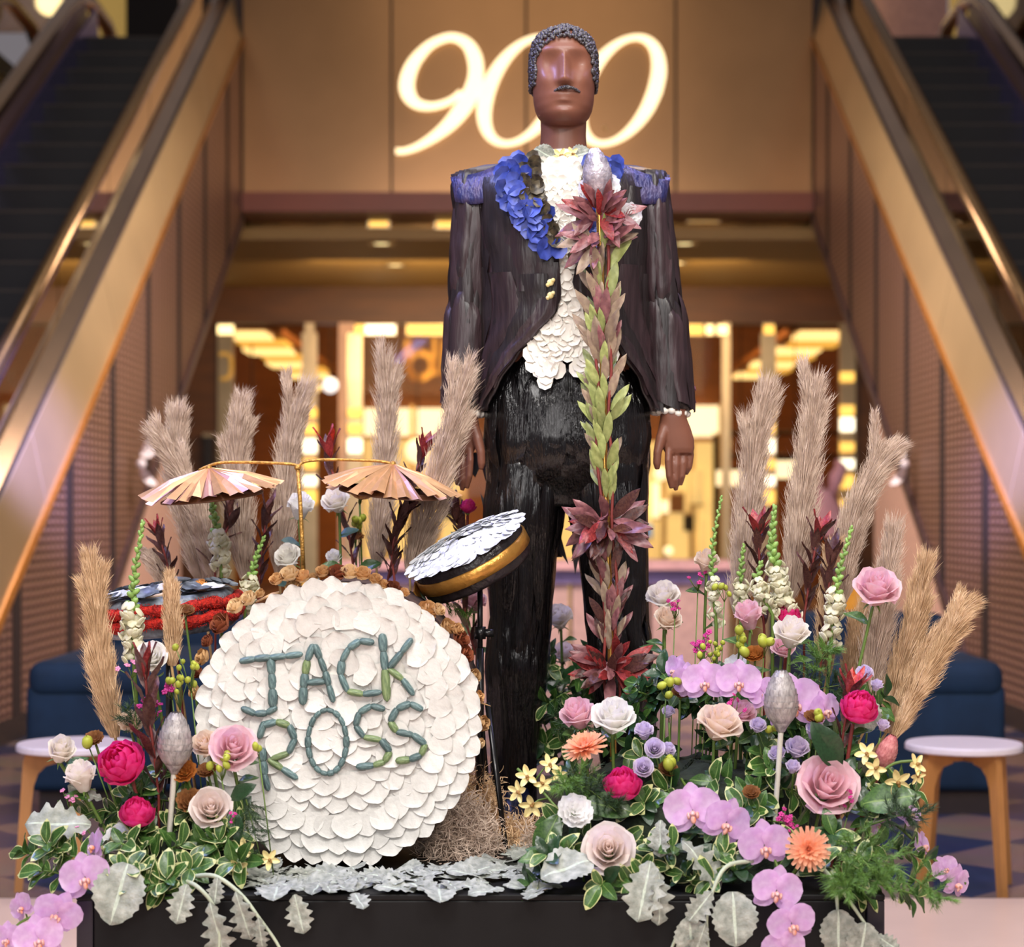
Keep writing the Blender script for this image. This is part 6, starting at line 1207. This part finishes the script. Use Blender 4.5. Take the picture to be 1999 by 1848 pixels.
def mleaf(py, kinds, L_, out, upw, spread=1.0, name='leaf'):
    x = interp([(b, a) for a, b in PATH], py)[0]; q = rnd.uniform(-PI * .98, -.02) if rnd.random() < .8 else rnd.uniform(0, PI)
    o3 = Vector((math.cos(q), math.sin(q) * .8, 0)); p = at(x, py, QY) + o3 * .016
    ob(name, LEU[rnd.choice(kinds)], mic, QI @ lframe(p, o3 * out + Vector((0, 0, upw)), Vector((rnd.uniform(-.5, .5), -1, .35)), L_ * rnd.uniform(.8, 1.2)))
for py in range(485, 720, 5): mleaf(py, ('mauve', 'taupe', 'taupe', 'olive'), .078, rnd.uniform(.25, .8), 1)
for py in range(720, 985, 5): mleaf(py, ('olive', 'olive', 'taupe'), .068, rnd.uniform(.35, .9), 1)
for py in range(1070, 1270, 4): mleaf(py, ('taupe', 'mauve', 'taupe', 'plum'), .062, rnd.uniform(.2, .75), 1)
for cy_, n, kinds in ((420, 24, ('mauve', 'mauve', 'red')), (470, 16, ('mauve', 'taupe')), (1022, 58, ('mauve', 'mauve', 'mauve', 'plum', 'red')), (1305, 58, ('mauve', 'red', 'mauve', 'plum'))):
    for k in range(n): mleaf(cy_ + rnd.uniform(-14, 14), kinds, .082 if cy_ < 900 else .085, 1, rnd.uniform(-1.1, .75), name='bract')
# ================================================================== collar leaf and blossoms on the mannequin
for px, py, L_, d in ((1085, 318, .060, (-1, -.3, .12)), (1110, 318, .052, (1, -.3, .25)), (1080, 322, .05, (-.8, -.5, .45))):
    ob('silver_leaf', LF['dmr'], fig, finv @ lframe(Vector((mx(px), MY - .078, mz(py))), d, (0, -1, .2), L_))
for px, py, r in ((1092, 318, .021), (1115, 314, .018), (1102, 324, .014)):
    e = bpy.data.objects.new('collar_blossom', None); COL.objects.link(e); e.parent = fig; e.matrix_basis = finv @ frame(Vector((mx(px), MY - .090, mz(py))), (0, -1, .2), r * 90, r); put(e, yk)
# ================================================================== greenery
m_moss = mat('dark_moss', (24, 34, 18), .95, var=.5, scale=30, bump=.8, bscale=60)
def mound(x0, x1, y0, y1, h, label):
    c = Vector(((x0 + x1) / 2, (y0 + y1) / 2, PL)); M = Matrix.Translation(c); b = MB()
    def fn(u, v):
        a = 2 * PI * v; r_ = math.sin(u * PI / 2) ** .6; s = 1 + .12 * noise.noise(Vector((math.cos(a) * 3, math.sin(a) * 3, u * 4)))
        return Vector(((x1 - x0) / 2 * r_ * math.cos(a) * s, (y1 - y0) / 2 * r_ * math.sin(a) * s, h * math.cos(u * PI / 2) ** .7 * s))
    b.grid(fn, 10, 28); tag(b.obj('moss_mound', m_moss, None, M), label, 'moss')
mound(-.81, -.56, 3.90, 4.25, .10, 'dark mossy mound under the left flowers'); mound(.06, .64, 3.92, 4.55, .20, 'dark mossy mound under the right flowers')
def sprig(p, d, n, L_, kinds, name, label, cat, group, slen=.10, droop=.15):
    d = Vector(d).normalized(); M = Matrix.Translation(p); MI = M.inverted(); o = thing(name, label, cat, M, group)
    pts = [p + d * slen * t + Vector((0, 0, -droop * slen * t * t)) for t in (0, .35, .7, 1)]; MB().tube(pts, .002, 5).obj('stem', m_stem, o, local=M)
    for i in range(n):
        t = .25 + .75 * i / (n - 1); x_ = t * 2.99; j = int(x_); q_ = pts[j].lerp(pts[j + 1], x_ - j); q = i * 2.4 + R.uniform(-.3, .3); a = d.orthogonal().normalized(); c = d.cross(a); out = a * math.cos(q) + c * math.sin(q)
        ob('leaf', LF[R.choice(kinds)], o, MI @ lframe(q_, d * (.35 + .5 * t) + out, d - out * .3 + Vector((0, -.3, .3)), L_ * R.uniform(.75, 1.15)))
REFS = [(240, 1490, 'the biggest magenta peony'), (268, 1590, 'the lower left peony'), (342, 1440, 'the left silver protea'), (412, 1576, 'the low blush rose'), (166, 1712, 'the left front orchid'), (240, 1636, 'the left white carnation'), (157, 1512, 'the closed cream rose'), (476, 1670, 'the yellow orchid by the drum'), (110, 1580, 'the far left silver leaf'), (250, 1740, 'the broad left silver leaf'), (410, 1740, 'the left trailing silver stem'), (300, 1700, 'the left plinth corner'),
 (1198, 1396, 'the large ivory rose'), (1188, 1657, 'the front blush rose'), (1407, 1408, 'the peach rose'), (1617, 1531, 'the largest pink rose'), (1215, 1535, 'the tight magenta peony'), (1676, 1384, 'the right magenta peony'), (1123, 1582, 'the right white carnation'), (1577, 1657, 'the front coral chrysanthemum'), (1142, 1460, 'the side-on coral chrysanthemum'), (1525, 1358, 'the right silver protea'), (1352, 1582, 'the upper front orchid'), (1492, 1650, 'the middle front orchid'), (1516, 1738, 'the lowest front orchids'), (1750, 1510, 'the right yellow orchids'), (1690, 1690, 'the bright fern'), (1266, 1460, 'the lavender spray roses'), (1557, 1458, 'the right lavender sprays'), (1440, 1330, 'the orchid row'), (1546, 1232, 'the central cream rose'), (1290, 1740, 'the draped silver leaf'), (1700, 1600, 'the right plinth corner'), (1090, 1203, 'the cream rose between the legs'), (1100, 1272, 'the dim blush rose'), (1110, 1400, 'the dark fern between the legs'), (1127, 1391, 'the pale pink rose')]
def where(px, py):
    x, y, t = min(REFS, key=lambda q: (q[0] - px) ** 2 + (q[1] - py) ** 2); dx, dy = px - x, py - y
    if math.hypot(dx, dy) < 22: return 'behind ' + t
    v = 'above' if dy < 0 else 'below'; h = 'left' if dx < 0 else 'right'
    if abs(dx) > 1.8 * abs(dy): return 'just %s of %s' % (h, t)
    if abs(dy) > 1.8 * abs(dx): return 'just %s %s' % (v, t)
    return '%s and %s of %s' % (v, h, t)
gr = random.Random(9)
def bank(n, xr, yr, fn, kinds, lab, grp, L_=.05, nl=9, name='pittosporum_sprig', cat='foliage'):
    for i in range(n):
        px, py = gr.uniform(*xr), gr.uniform(*yr); Y, ok_ = fn(px, py)
        if not ok_: continue
        p = at(px, py, Y); sprig(p, (gr.uniform(-.8, .8) + (px - (xr[0] + xr[1]) / 2) / (xr[1] - xr[0]) * 1.2, -gr.uniform(.3, 1.0), gr.uniform(-.1, .9)), nl, L_, kinds, name, lab + ' ' + where(px, py), cat, grp, slen=gr.uniform(.05, .09))
bank(30, (95, 500), (1590, 1745), lambda x, y: (3.84 + (1745 - y) / 155 * .22, (x - 290) ** 2 / 215 ** 2 + (y - 1690) ** 2 / 110 ** 2 < 1), ('pit', 'pit', 'pit2', 'green'), 'cream-edged leafy sprig', 'left foliage sprigs')
bank(10, (200, 470), (1500, 1600), lambda x, y: (4.06, True), ('deep', 'green', 'pit'), 'dark leafy sprig', 'left rear foliage sprigs', .046)
bank(62, (1075, 1745), (1430, 1745), lambda x, y: (3.85 + (1745 - y) / 315 * .32, y > 1480 + abs(x - 1420) * .12 and not (x < 1110 and y < 1600)), ('pit', 'green', 'deep', 'pit2'), 'cream-edged leafy sprig', 'right foliage sprigs')
bank(64, (1230, 1690), (1340, 1560), lambda x, y: (4.30, y > 1300 + abs(x - 1450) * .3), ('deep', 'deep', 'green'), 'dark inner leafy sprig', 'right rear foliage sprigs', .046)
bank(30, (1062, 1160), (1280, 1490), lambda x, y: (4.72 + gr.random() * .3, True), ('green', 'pit', 'deep'), 'shaded leafy sprig', 'foliage between the legs', .05)
# a few large single leaves
for px, py, Y, d, L_, kd, lb in ((1090, 1590, 3.93, (-.5, -.4, -.9), .10, 'green', 'big curled green leaf below the yellow orchids'), (1140, 1565, 3.95, (1.0, -.3, -.1), .10, 'green', 'long green leaf beside the white carnation'), (1680, 1570, 3.93, (1, -.4, .3), .115, 'green', 'large green leaf sweeping right under the yellow orchids'), (1640, 1500, 3.96, (-.5, -.3, .9), .11, 'deep', 'large dark leaf standing above the biggest pink rose'), (450, 1560, 3.95, (.7, -.3, .5), .06, 'deep', 'dark rose leaf left of the letter R'), (450, 1580, 3.94, (.3, -.4, -.9), .065, 'deep', 'dark rose leaf hanging over the drum edge'), (670, 1110, 4.70, (-.9, -.3, .2), .055, 'green', 'green leaf above the drum rim, left one'), (700, 1110, 4.70, (.8, -.3, .3), .055, 'green', 'green leaf above the drum rim, right one'), (812, 1150, 4.40, (.2, -.4, -.9), .07, 'deep', 'dark green leaf under the tilted tom drum')):
    o = ob('large_leaf', LF[kd], None, lframe(at(px, py, Y), d, (0, -1, .5), L_)); tag(o, lb, 'leaf')
# asparagus fern
m_fern = mat('fern_green', (72, 112, 40), .6, var=.25, scale=40, rgb2=(104, 142, 58)); m_fernd = mat('fern_dark', (38, 62, 28), .6, var=.25, scale=40)
def fern(px, py, Y, d, L_, label, m=m_fern, n=900, seed=0, w=.45):
    rnd = random.Random(seed); p = at(px, py, Y); M = Matrix.Translation(p); d = Vector(d).normalized(); o = thing('asparagus_fern', label, 'fern', M)
    a = d.orthogonal().normalized(); c = d.cross(a); b = MB(); v = []; f = []
    MB().tube([p, p + d * L_ * .5 - Vector((0, 0, .01)), p + d * L_ - Vector((0, 0, L_ * .25))], [.0018, .0012, .0005], 5).obj('stem', m_stem, o, local=M)
    tw = []
    for i in range(26):
        t = rnd.random(); q = rnd.random() * 2 * PI; s0 = p + d * L_ * t - Vector((0, 0, L_ * .25 * t * t)); out = a * math.cos(q) + c * math.sin(q); tw.append((s0, (d * .6 + out).normalized() * L_ * w * (1.1 - t * .7)))
    for i in range(n):
        s0, dv = tw[rnd.randrange(26)]; t = rnd.random(); p0 = s0 + dv * t; q = Vector((rnd.gauss(0, 1), rnd.gauss(0, 1), rnd.gauss(0, 1))).normalized(); p1 = p0 + (q + dv.normalized() * .8) * .012; t_ = q.orthogonal().normalized() * .0007
        i0 = len(v); v += [p0 - t_, p0 + t_, p1]; f.append((i0, i0 + 1, i0 + 2))
    b.add(v, f); x = b.obj('fronds', m, o, local=M, smooth=False); x['kind'] = 'stuff'
for i, (px, py, Y, d, L_, lb, m, n) in enumerate(((1640, 1640, 3.86, (.3, -.8, -.1), .16, 'bright fern mass at the right front, lower frond', m_fern, 2600), (1680, 1670, 3.84, (.7, -.5, -.1), .17, 'bright fern frond pointing right off the plinth', m_fern, 2600), (1650, 1700, 3.83, (-.1, -.7, .1), .13, 'bright fern frond above the plinth edge', m_fern, 2200), (1700, 1610, 3.92, (.5, -.5, .4), .14, 'fern frond beside the right yellow orchids', m_fernd, 2000), (1580, 1330, 4.2, (.2, -.3, .6), .12, 'dark fern left of the right snapdragon stem', m_fern, 1500), (1560, 1360, 4.18, (.6, -.3, .4), .12, 'dark fern behind the orchid at the silver protea', m_fernd, 1500), (1110, 1520, 4.0, (.5, -.5, -.1), .13, 'dark fern beside the tight magenta peony', m_fernd, 1800), (1150, 1540, 3.98, (-.4, -.5, .3), .11, 'fern frond above the white carnation', m_fern, 1500), (1100, 1420, 4.4, (.2, -.5, .2), .14, 'dark fern low between the legs', m_fernd, 1800), (480, 1560, 3.96, (.3, -.4, -.7), .10, 'thin fern frond drooping on the drum face', m_fernd, 700), (280, 1460, 4.12, (-.2, -.2, .8), .12, 'wispy fern behind the silver protea on the left', m_fernd, 700), (835, 1160, 4.38, (.9, -.2, -.2), .09, 'fern frond on the drum rim under the tom', m_fern, 600))):
    fern(px, py, Y, d, L_, lb, m, n, i)
# dusty miller
for px, py, Y, d, n_, L_, kd, lb in ((178, 1610, 3.95, (-1, -.25, .12), (0, -.8, .6), .125, 'dm', 'silver feathery leaf sticking out at the far left'), (250, 1685, 3.79, (-.25, -.5, -1), (0, -1, .1), .115, 'dmr', 'broad silver leaf hanging below the left orchids'), (365, 1725, 3.79, (-.25, -.3, -1), (0, -1, .2), .075, 'dm', 'small silver leaf hanging left of the white stems'), (1155, 1680, 3.84, (-1, -.5, -.1), (.1, -.6, 1), .105, 'dmr', 'broad silver leaf left of the front blush rose'), (1270, 1680, 3.80, (-.25, -.5, -1), (0, -1, .3), .115, 'dm', 'silver leaf draped over the plinth edge below the blush rose'), (1285, 1700, 3.79, (.1, -.4, -1), (.3, -1, .2), .095, 'dm2', 'crumpled silver leaf beside the draped one'), (1290, 1600, 3.86, (-.1, -.3, -1), (-.6, -1, .2), .07, 'dm', 'pale upright silver leaf right of the blush rose'), (1330, 1640, 3.85, (.7, -.4, -.6), (0, -.8, .8), .11, 'dm2', 'curled silver leaf under the front orchids'), (1430, 1740, 3.78, (.05, -.4, -1), (0, -1, .2), .10, 'dmr', 'silver leaf hanging left of the lowest orchids'), (575, 1745, 3.80, (.25, -.2, -1), (0, -1, .1), .075, 'dm', 'single silver leaf folded over the front edge of the plinth'), (690, 1742, 3.81, (.4, -.9, -.2), (0, -.3, 1), .06, 'dm', 'silver leaf lying on the front edge below the drum'), (480, 1600, 3.97, (-.4, -.2, -.6), (0, -1, .3), .06, 'dm', 'pale silver leaf behind the blush rose at the drum'), (200, 1560, 4.0, (-.6, -.2, .3), (0, -1, .3), .07, 'dm2', 'pale blue-grey leaf under the lower left rose'), (1690, 1430, 4.06, (-.1, -.2, 1), (0, -1, .2), .08, 'dmr', 'silver leaf behind the right peony stem')):
    tag(ob('silver_leaf', LF[kd], None, lframe(at(px, py, Y), d, n_, L_)), lb, 'leaf')
def trail(path, Y, label, leaves):
    pts = [Vector(p) for p in crom([tuple(at(a, b, y)) for a, b, y in path], 6)]; M = Matrix.Translation(pts[0]); MI = M.inverted(); o = thing('dusty_miller_branch', label, 'foliage', M)
    MB().tube(pts, [.0048 - .0025 * i / len(pts) for i in range(len(pts))], 7).obj('stem', mat('felt_stem', (176, 184, 160), .7), o, local=M)
    for px, py, y, d, L_, kd in leaves: ob('leaf', LF[kd], o, MI @ lframe(at(px, py, y), d, (0, -1, .3), L_))
trail([(370, 1712, 3.86), (420, 1710, 3.80), (470, 1745, 3.78), (505, 1790, 3.77), (545, 1848, 3.77), (560, 1900, 3.77)], 3.78, 'pale silver stem arching over the plinth, left of the drum', [(460, 1740, 3.77, (.3, -.1, -1), .095, 'dm2'), (505, 1790, 3.765, (.1, -.1, -1), .06, 'dm2'), (425, 1712, 3.79, (-.1, -.3, -1), .05, 'dm')])
trail([(355, 1718, 3.84), (385, 1730, 3.79), (415, 1765, 3.78), (428, 1820, 3.78), (425, 1880, 3.78)], 3.78, 'thinner silver stem hanging left of the arching one', [(410, 1760, 3.77, (.25, -.1, -1), .11, 'dm2')])
trail([(1470, 1680, 3.84), (1420, 1690, 3.80), (1395, 1730, 3.78), (1380, 1790, 3.77), (1385, 1870, 3.77)], 3.78, 'thick silver stem bending down the plinth under the front orchids', [(1378, 1800, 3.765, (-.35, -.1, -1), .085, 'dm2'), (1390, 1740, 3.77, (-.7, -.3, -.8), .07, 'dm')])
trail([(1385, 1740, 3.785), (1350, 1780, 3.78), (1320, 1830, 3.78), (1300, 1880, 3.78)], 3.78, 'silver side stem slanting left down the plinth', [(1345, 1790, 3.77, (.1, -.1, -1), .075, 'dmr')])
trail([(1600, 1690, 3.86), (1635, 1725, 3.79), (1680, 1790, 3.77), (1720, 1850, 3.77)], 3.78, 'silver stem slanting right down the plinth', [(1690, 1800, 3.765, (-.15, -.1, -1), .075, 'dmr'), (1710, 1825, 3.765, (.8, -.2, -.5), .05, 'dm')])
trail([(1625, 1700, 3.84), (1632, 1740, 3.79), (1636, 1790, 3.78)], 3.78, 'short silver stem with one hanging leaf at the right front', [(1636, 1775, 3.77, (.02, -.1, -1), .085, 'dmr')])
# leaves laid flat on the plinth
for i in range(150):
    px = gr.uniform(485, 1085); py = gr.uniform(1655, 1744)
    Y = (HC - PL) * F / (py - PY); 
    if (px - 660) ** 2 < 230 ** 2 and Y > 4.02: Y = gr.uniform(3.85, 4.02)
    p = at(px, PY, Y); p.z = PL + .004 + gr.random() * .012; q = gr.random() * 6.3
    o = ob('silver_leaf', LF[gr.choice(('dm', 'dm2', 'dmr', 'dm'))], None, lframe(p, (math.cos(q), math.sin(q), .06), (gr.uniform(-.25, .25), gr.uniform(-.45, 0), 1), gr.uniform(.05, .085)))
    tag(o, 'silver-grey leaf lying in the carpet of leaves on the plinth', 'leaf', 'leaf carpet in front of the drum')
# spanish moss
m_sm = mat('spanish_moss', (204, 176, 154), .9, var=.25, scale=40, rgb2=(226, 204, 184)); m_sm2 = mat('straw_moss', (222, 186, 142), .9, var=.25, scale=40)
def moss(c, sz, n, m, label, seed):
    rnd = random.Random(seed); b = MB(); v = []; f = []
    for i in range(n):
        a, e = rnd.random() * 2 * PI, rnd.random(); r_ = rnd.random() ** .4
        p = Vector(c) + Vector((math.cos(a) * sz[0] * r_ * math.sqrt(1 - e * e), math.sin(a) * sz[1] * r_ * math.sqrt(1 - e * e), e * sz[2] * r_)); d = Vector((rnd.gauss(0, 1), rnd.gauss(0, 1), rnd.gauss(0, .7))).normalized(); ax = Vector((rnd.gauss(0, 1), rnd.gauss(0, 1), rnd.gauss(0, 1))).normalized(); cu = rnd.uniform(.2, .75)
        t_ = Vector((rnd.gauss(0, 1), 0, rnd.gauss(0, 1))).normalized() * rnd.uniform(.0006, .0011); k0 = len(v)
        for k in range(8):
            if p.z < PL + .002: p.z = PL + .002
            v += [p - t_, p + t_]; p = p + d * .007; d = Matrix.Rotation(cu, 3, ax) @ d
        f += [(k0 + 2 * k, k0 + 2 * k + 1, k0 + 2 * k + 3, k0 + 2 * k + 2) for k in range(7)]
    b.add(v, f); o = b.obj('spanish_moss', m, None, smooth=False); tag(o, label, 'moss', kind='stuff')
moss((at(895, 1600, 4.22).x, 4.26, PL), (.085, .10, .13), 2600, m_sm, 'tangled grey-brown moss heap right of the bass drum', 1)
moss((at(925, 1560, 4.42).x, 4.44, PL), (.065, .09, .17), 1800, m_sm2, 'taller straw-coloured moss clump behind the grey heap', 2)
moss((at(1010, 1630, 4.3).x, 4.40, PL), (.085, .10, .05), 1500, m_sm2, 'flat straw moss patch in front of the shoe', 3)
moss((at(1075, 1630, 4.3).x, 4.30, PL), (.07, .10, .07), 900, m_sm, 'grey moss edge left of the right flower bank', 4)
# ================================================================== small filler: buds and waxflowers
m_bud = mat('lime_bud', (168, 176, 60), .5, var=.15, rnd=.15); m_wax = mat('magenta_wax', (176, 40, 116), .5, var=.2, rnd=.2); m_waxp = mat('pink_wax', (220, 140, 180), .5, var=.2, rnd=.15)
bb_ = MB(); bb_.ball((0, 0, 0), 1, 8, 6, sq=(.85, .85, 1.1)); bb_.lathe([(.12, 1.2), (.35, .95), (.5, .6)], 6); BME = bb_.me('bud', m_bud)
def waxme(m):
    b = MB()
    for k in range(5): b.ball((math.cos(2 * PI * k / 5) * .6, math.sin(2 * PI * k / 5) * .6, 0), .48, 6, 4, sq=(1, 1, .4))
    b.ball((0, 0, .1), .35, 6, 4); return b.me('floret', m)
WME, WMP = waxme(m_wax), waxme(m_waxp)
def cluster(nm, label, cat, px, py, Y, n, rpx, spr, me, base=None, d=None):
    c = at(px, py, Y); b0 = base if base is not None else clampb(c.x * .95, Y + .03); M = Matrix.Translation(b0); MI = M.inverted(); o = thing(nm, label, cat, M); j = c + Vector((0, .01, -spr * 2.2 * Y / F))
    MB().tube([b0, b0.lerp(j, .6), j], .0014, 5).obj('stem', m_stem, o, local=M)
    b = MB()
    for k in range(n):
        p = at(px + R.gauss(0, spr * .6), py + R.gauss(0, spr * .6), Y + R.uniform(-.02, .02)); b.tube([j, j.lerp(p, .5) + Vector((R.uniform(-.004, .004), 0, 0)), p], .0009, 4)
        ob('bud' if me is BME else 'floret', me, o, MI @ frame(p, (R.uniform(-.6, .6), -R.uniform(.2, 1), R.uniform(.2, 1)), R.random() * 6, rpx * R.uniform(.8, 1.2) * Y / F))
    b.obj('twigs', m_stem, o, local=M)
for px, py, Y, n, r, s, lb in ((372, 1300, 4.06, 9, 7.5, 24, 'lime bud sprig left of the drum, upper one'), (350, 1330, 4.05, 8, 7, 26, 'lime bud sprig left of the drum below the upper one'), (432, 1482, 3.95, 8, 8, 20, 'lime bud sprig in front of the pink rose'), (505, 1462, 3.94, 3, 8, 9, 'pair of lime buds touching the letter R'), (172, 1442, 4.04, 3, 11, 8, 'fat lime bud beside the brown carnation'), (1300, 1325, 4.16, 6, 10, 18, 'lime buds left of the orchid row'), (1440, 1255, 4.22, 5, 11, 22, 'lime buds under the pink rose bud'), (1492, 1262, 4.20, 3, 11, 10, 'lime buds left of the central cream rose'), (1395, 1260, 4.26, 9, 6, 20, 'small lime bud sprig over the orchid row'), (1380, 1290, 4.24, 6, 8, 22, 'lime buds just above the orchids'), (1312, 1490, 4.0, 4, 11, 12, 'lime buds right of the lavender sprays'), (1500, 1420, 4.05, 4, 9, 14, 'lime buds below the tall silver protea'), (700, 1020, 4.80, 5, 9, 16, 'green buds under the right cymbal'), (1600, 1395, 4.02, 2, 10, 6, 'lime buds beside the right brown carnation'), (1415, 1140, 4.36, 4, 7, 16, 'lime buds on the peach rose stem')):
    cluster('bud_sprig', lb, 'buds', px, py, Y, n, r, s, BME)
for px, py, Y, n, r, s, me, lb in ((1363, 1128, 4.44, 10, 5, 12, WME, 'magenta waxflower head by the tall peach rose'), (1318, 1180, 4.4, 9, 5, 13, WME, 'magenta waxflower beside the lower peach rose'), (1368, 1255, 4.3, 16, 6, 16, WME, 'magenta waxflower cluster above the orchid row'), (1532, 1602, 3.90, 18, 6, 16, WME, 'magenta waxflower cluster above the front chrysanthemum'), (1548, 1616, 3.89, 8, 5, 10, WME, 'small magenta waxflower touching the front chrysanthemum'), (1655, 1562, 3.93, 14, 5, 16, WME, 'magenta waxflower under the biggest pink rose'), (298, 1372, 4.05, 14, 6, 18, WME, 'magenta waxflower left of the drum'), (335, 1345, 4.06, 5, 8, 10, WME, 'bright pink waxflower buds left of the drum'), (255, 1298, 4.12, 6, 6, 12, WMP, 'pink waxflower left of the front pampas'), (135, 1552, 3.98, 8, 5, 15, WMP, 'pink waxflower above the silver feathery leaf'), (155, 1612, 3.94, 10, 5, 14, WMP, 'pink waxflower under the silver feathery leaf'), (1430, 1372, 4.1, 8, 5, 14, WME, 'magenta waxflower under the orchid row'), (448, 1590, 3.93, 6, 4, 16, WME, 'magenta waxflower beside the low blush rose'), (808, 968, 4.78, 8, 4, 10, WME, 'magenta waxflower under the right cymbal tip')):
    cluster('waxflower', lb, 'waxflower', px, py, Y, n, r, s, me)

# ================================================================== tell like-labelled sprigs apart by height
seen = {}
for o in list(COL.objects):
    if o.parent is None and o.name.startswith('pittosporum_sprig'): seen.setdefault(o['label'], []).append(o)
for lb, os_ in seen.items():
    if len(os_) > 1:
        os_.sort(key=lambda o: -(o.matrix_basis.translation.z - HC) / o.matrix_basis.translation.y)
        n = len(os_); words = ['highest', 'second highest', 'third highest', 'fourth highest', 'fifth highest', 'sixth highest'][:n - 1] + ['lowest']
        if n == 2: words = ['higher', 'lower']
        for o, w in zip(os_, words): o['label'] = lb + ', ' + w + (' of two' if n == 2 else '')
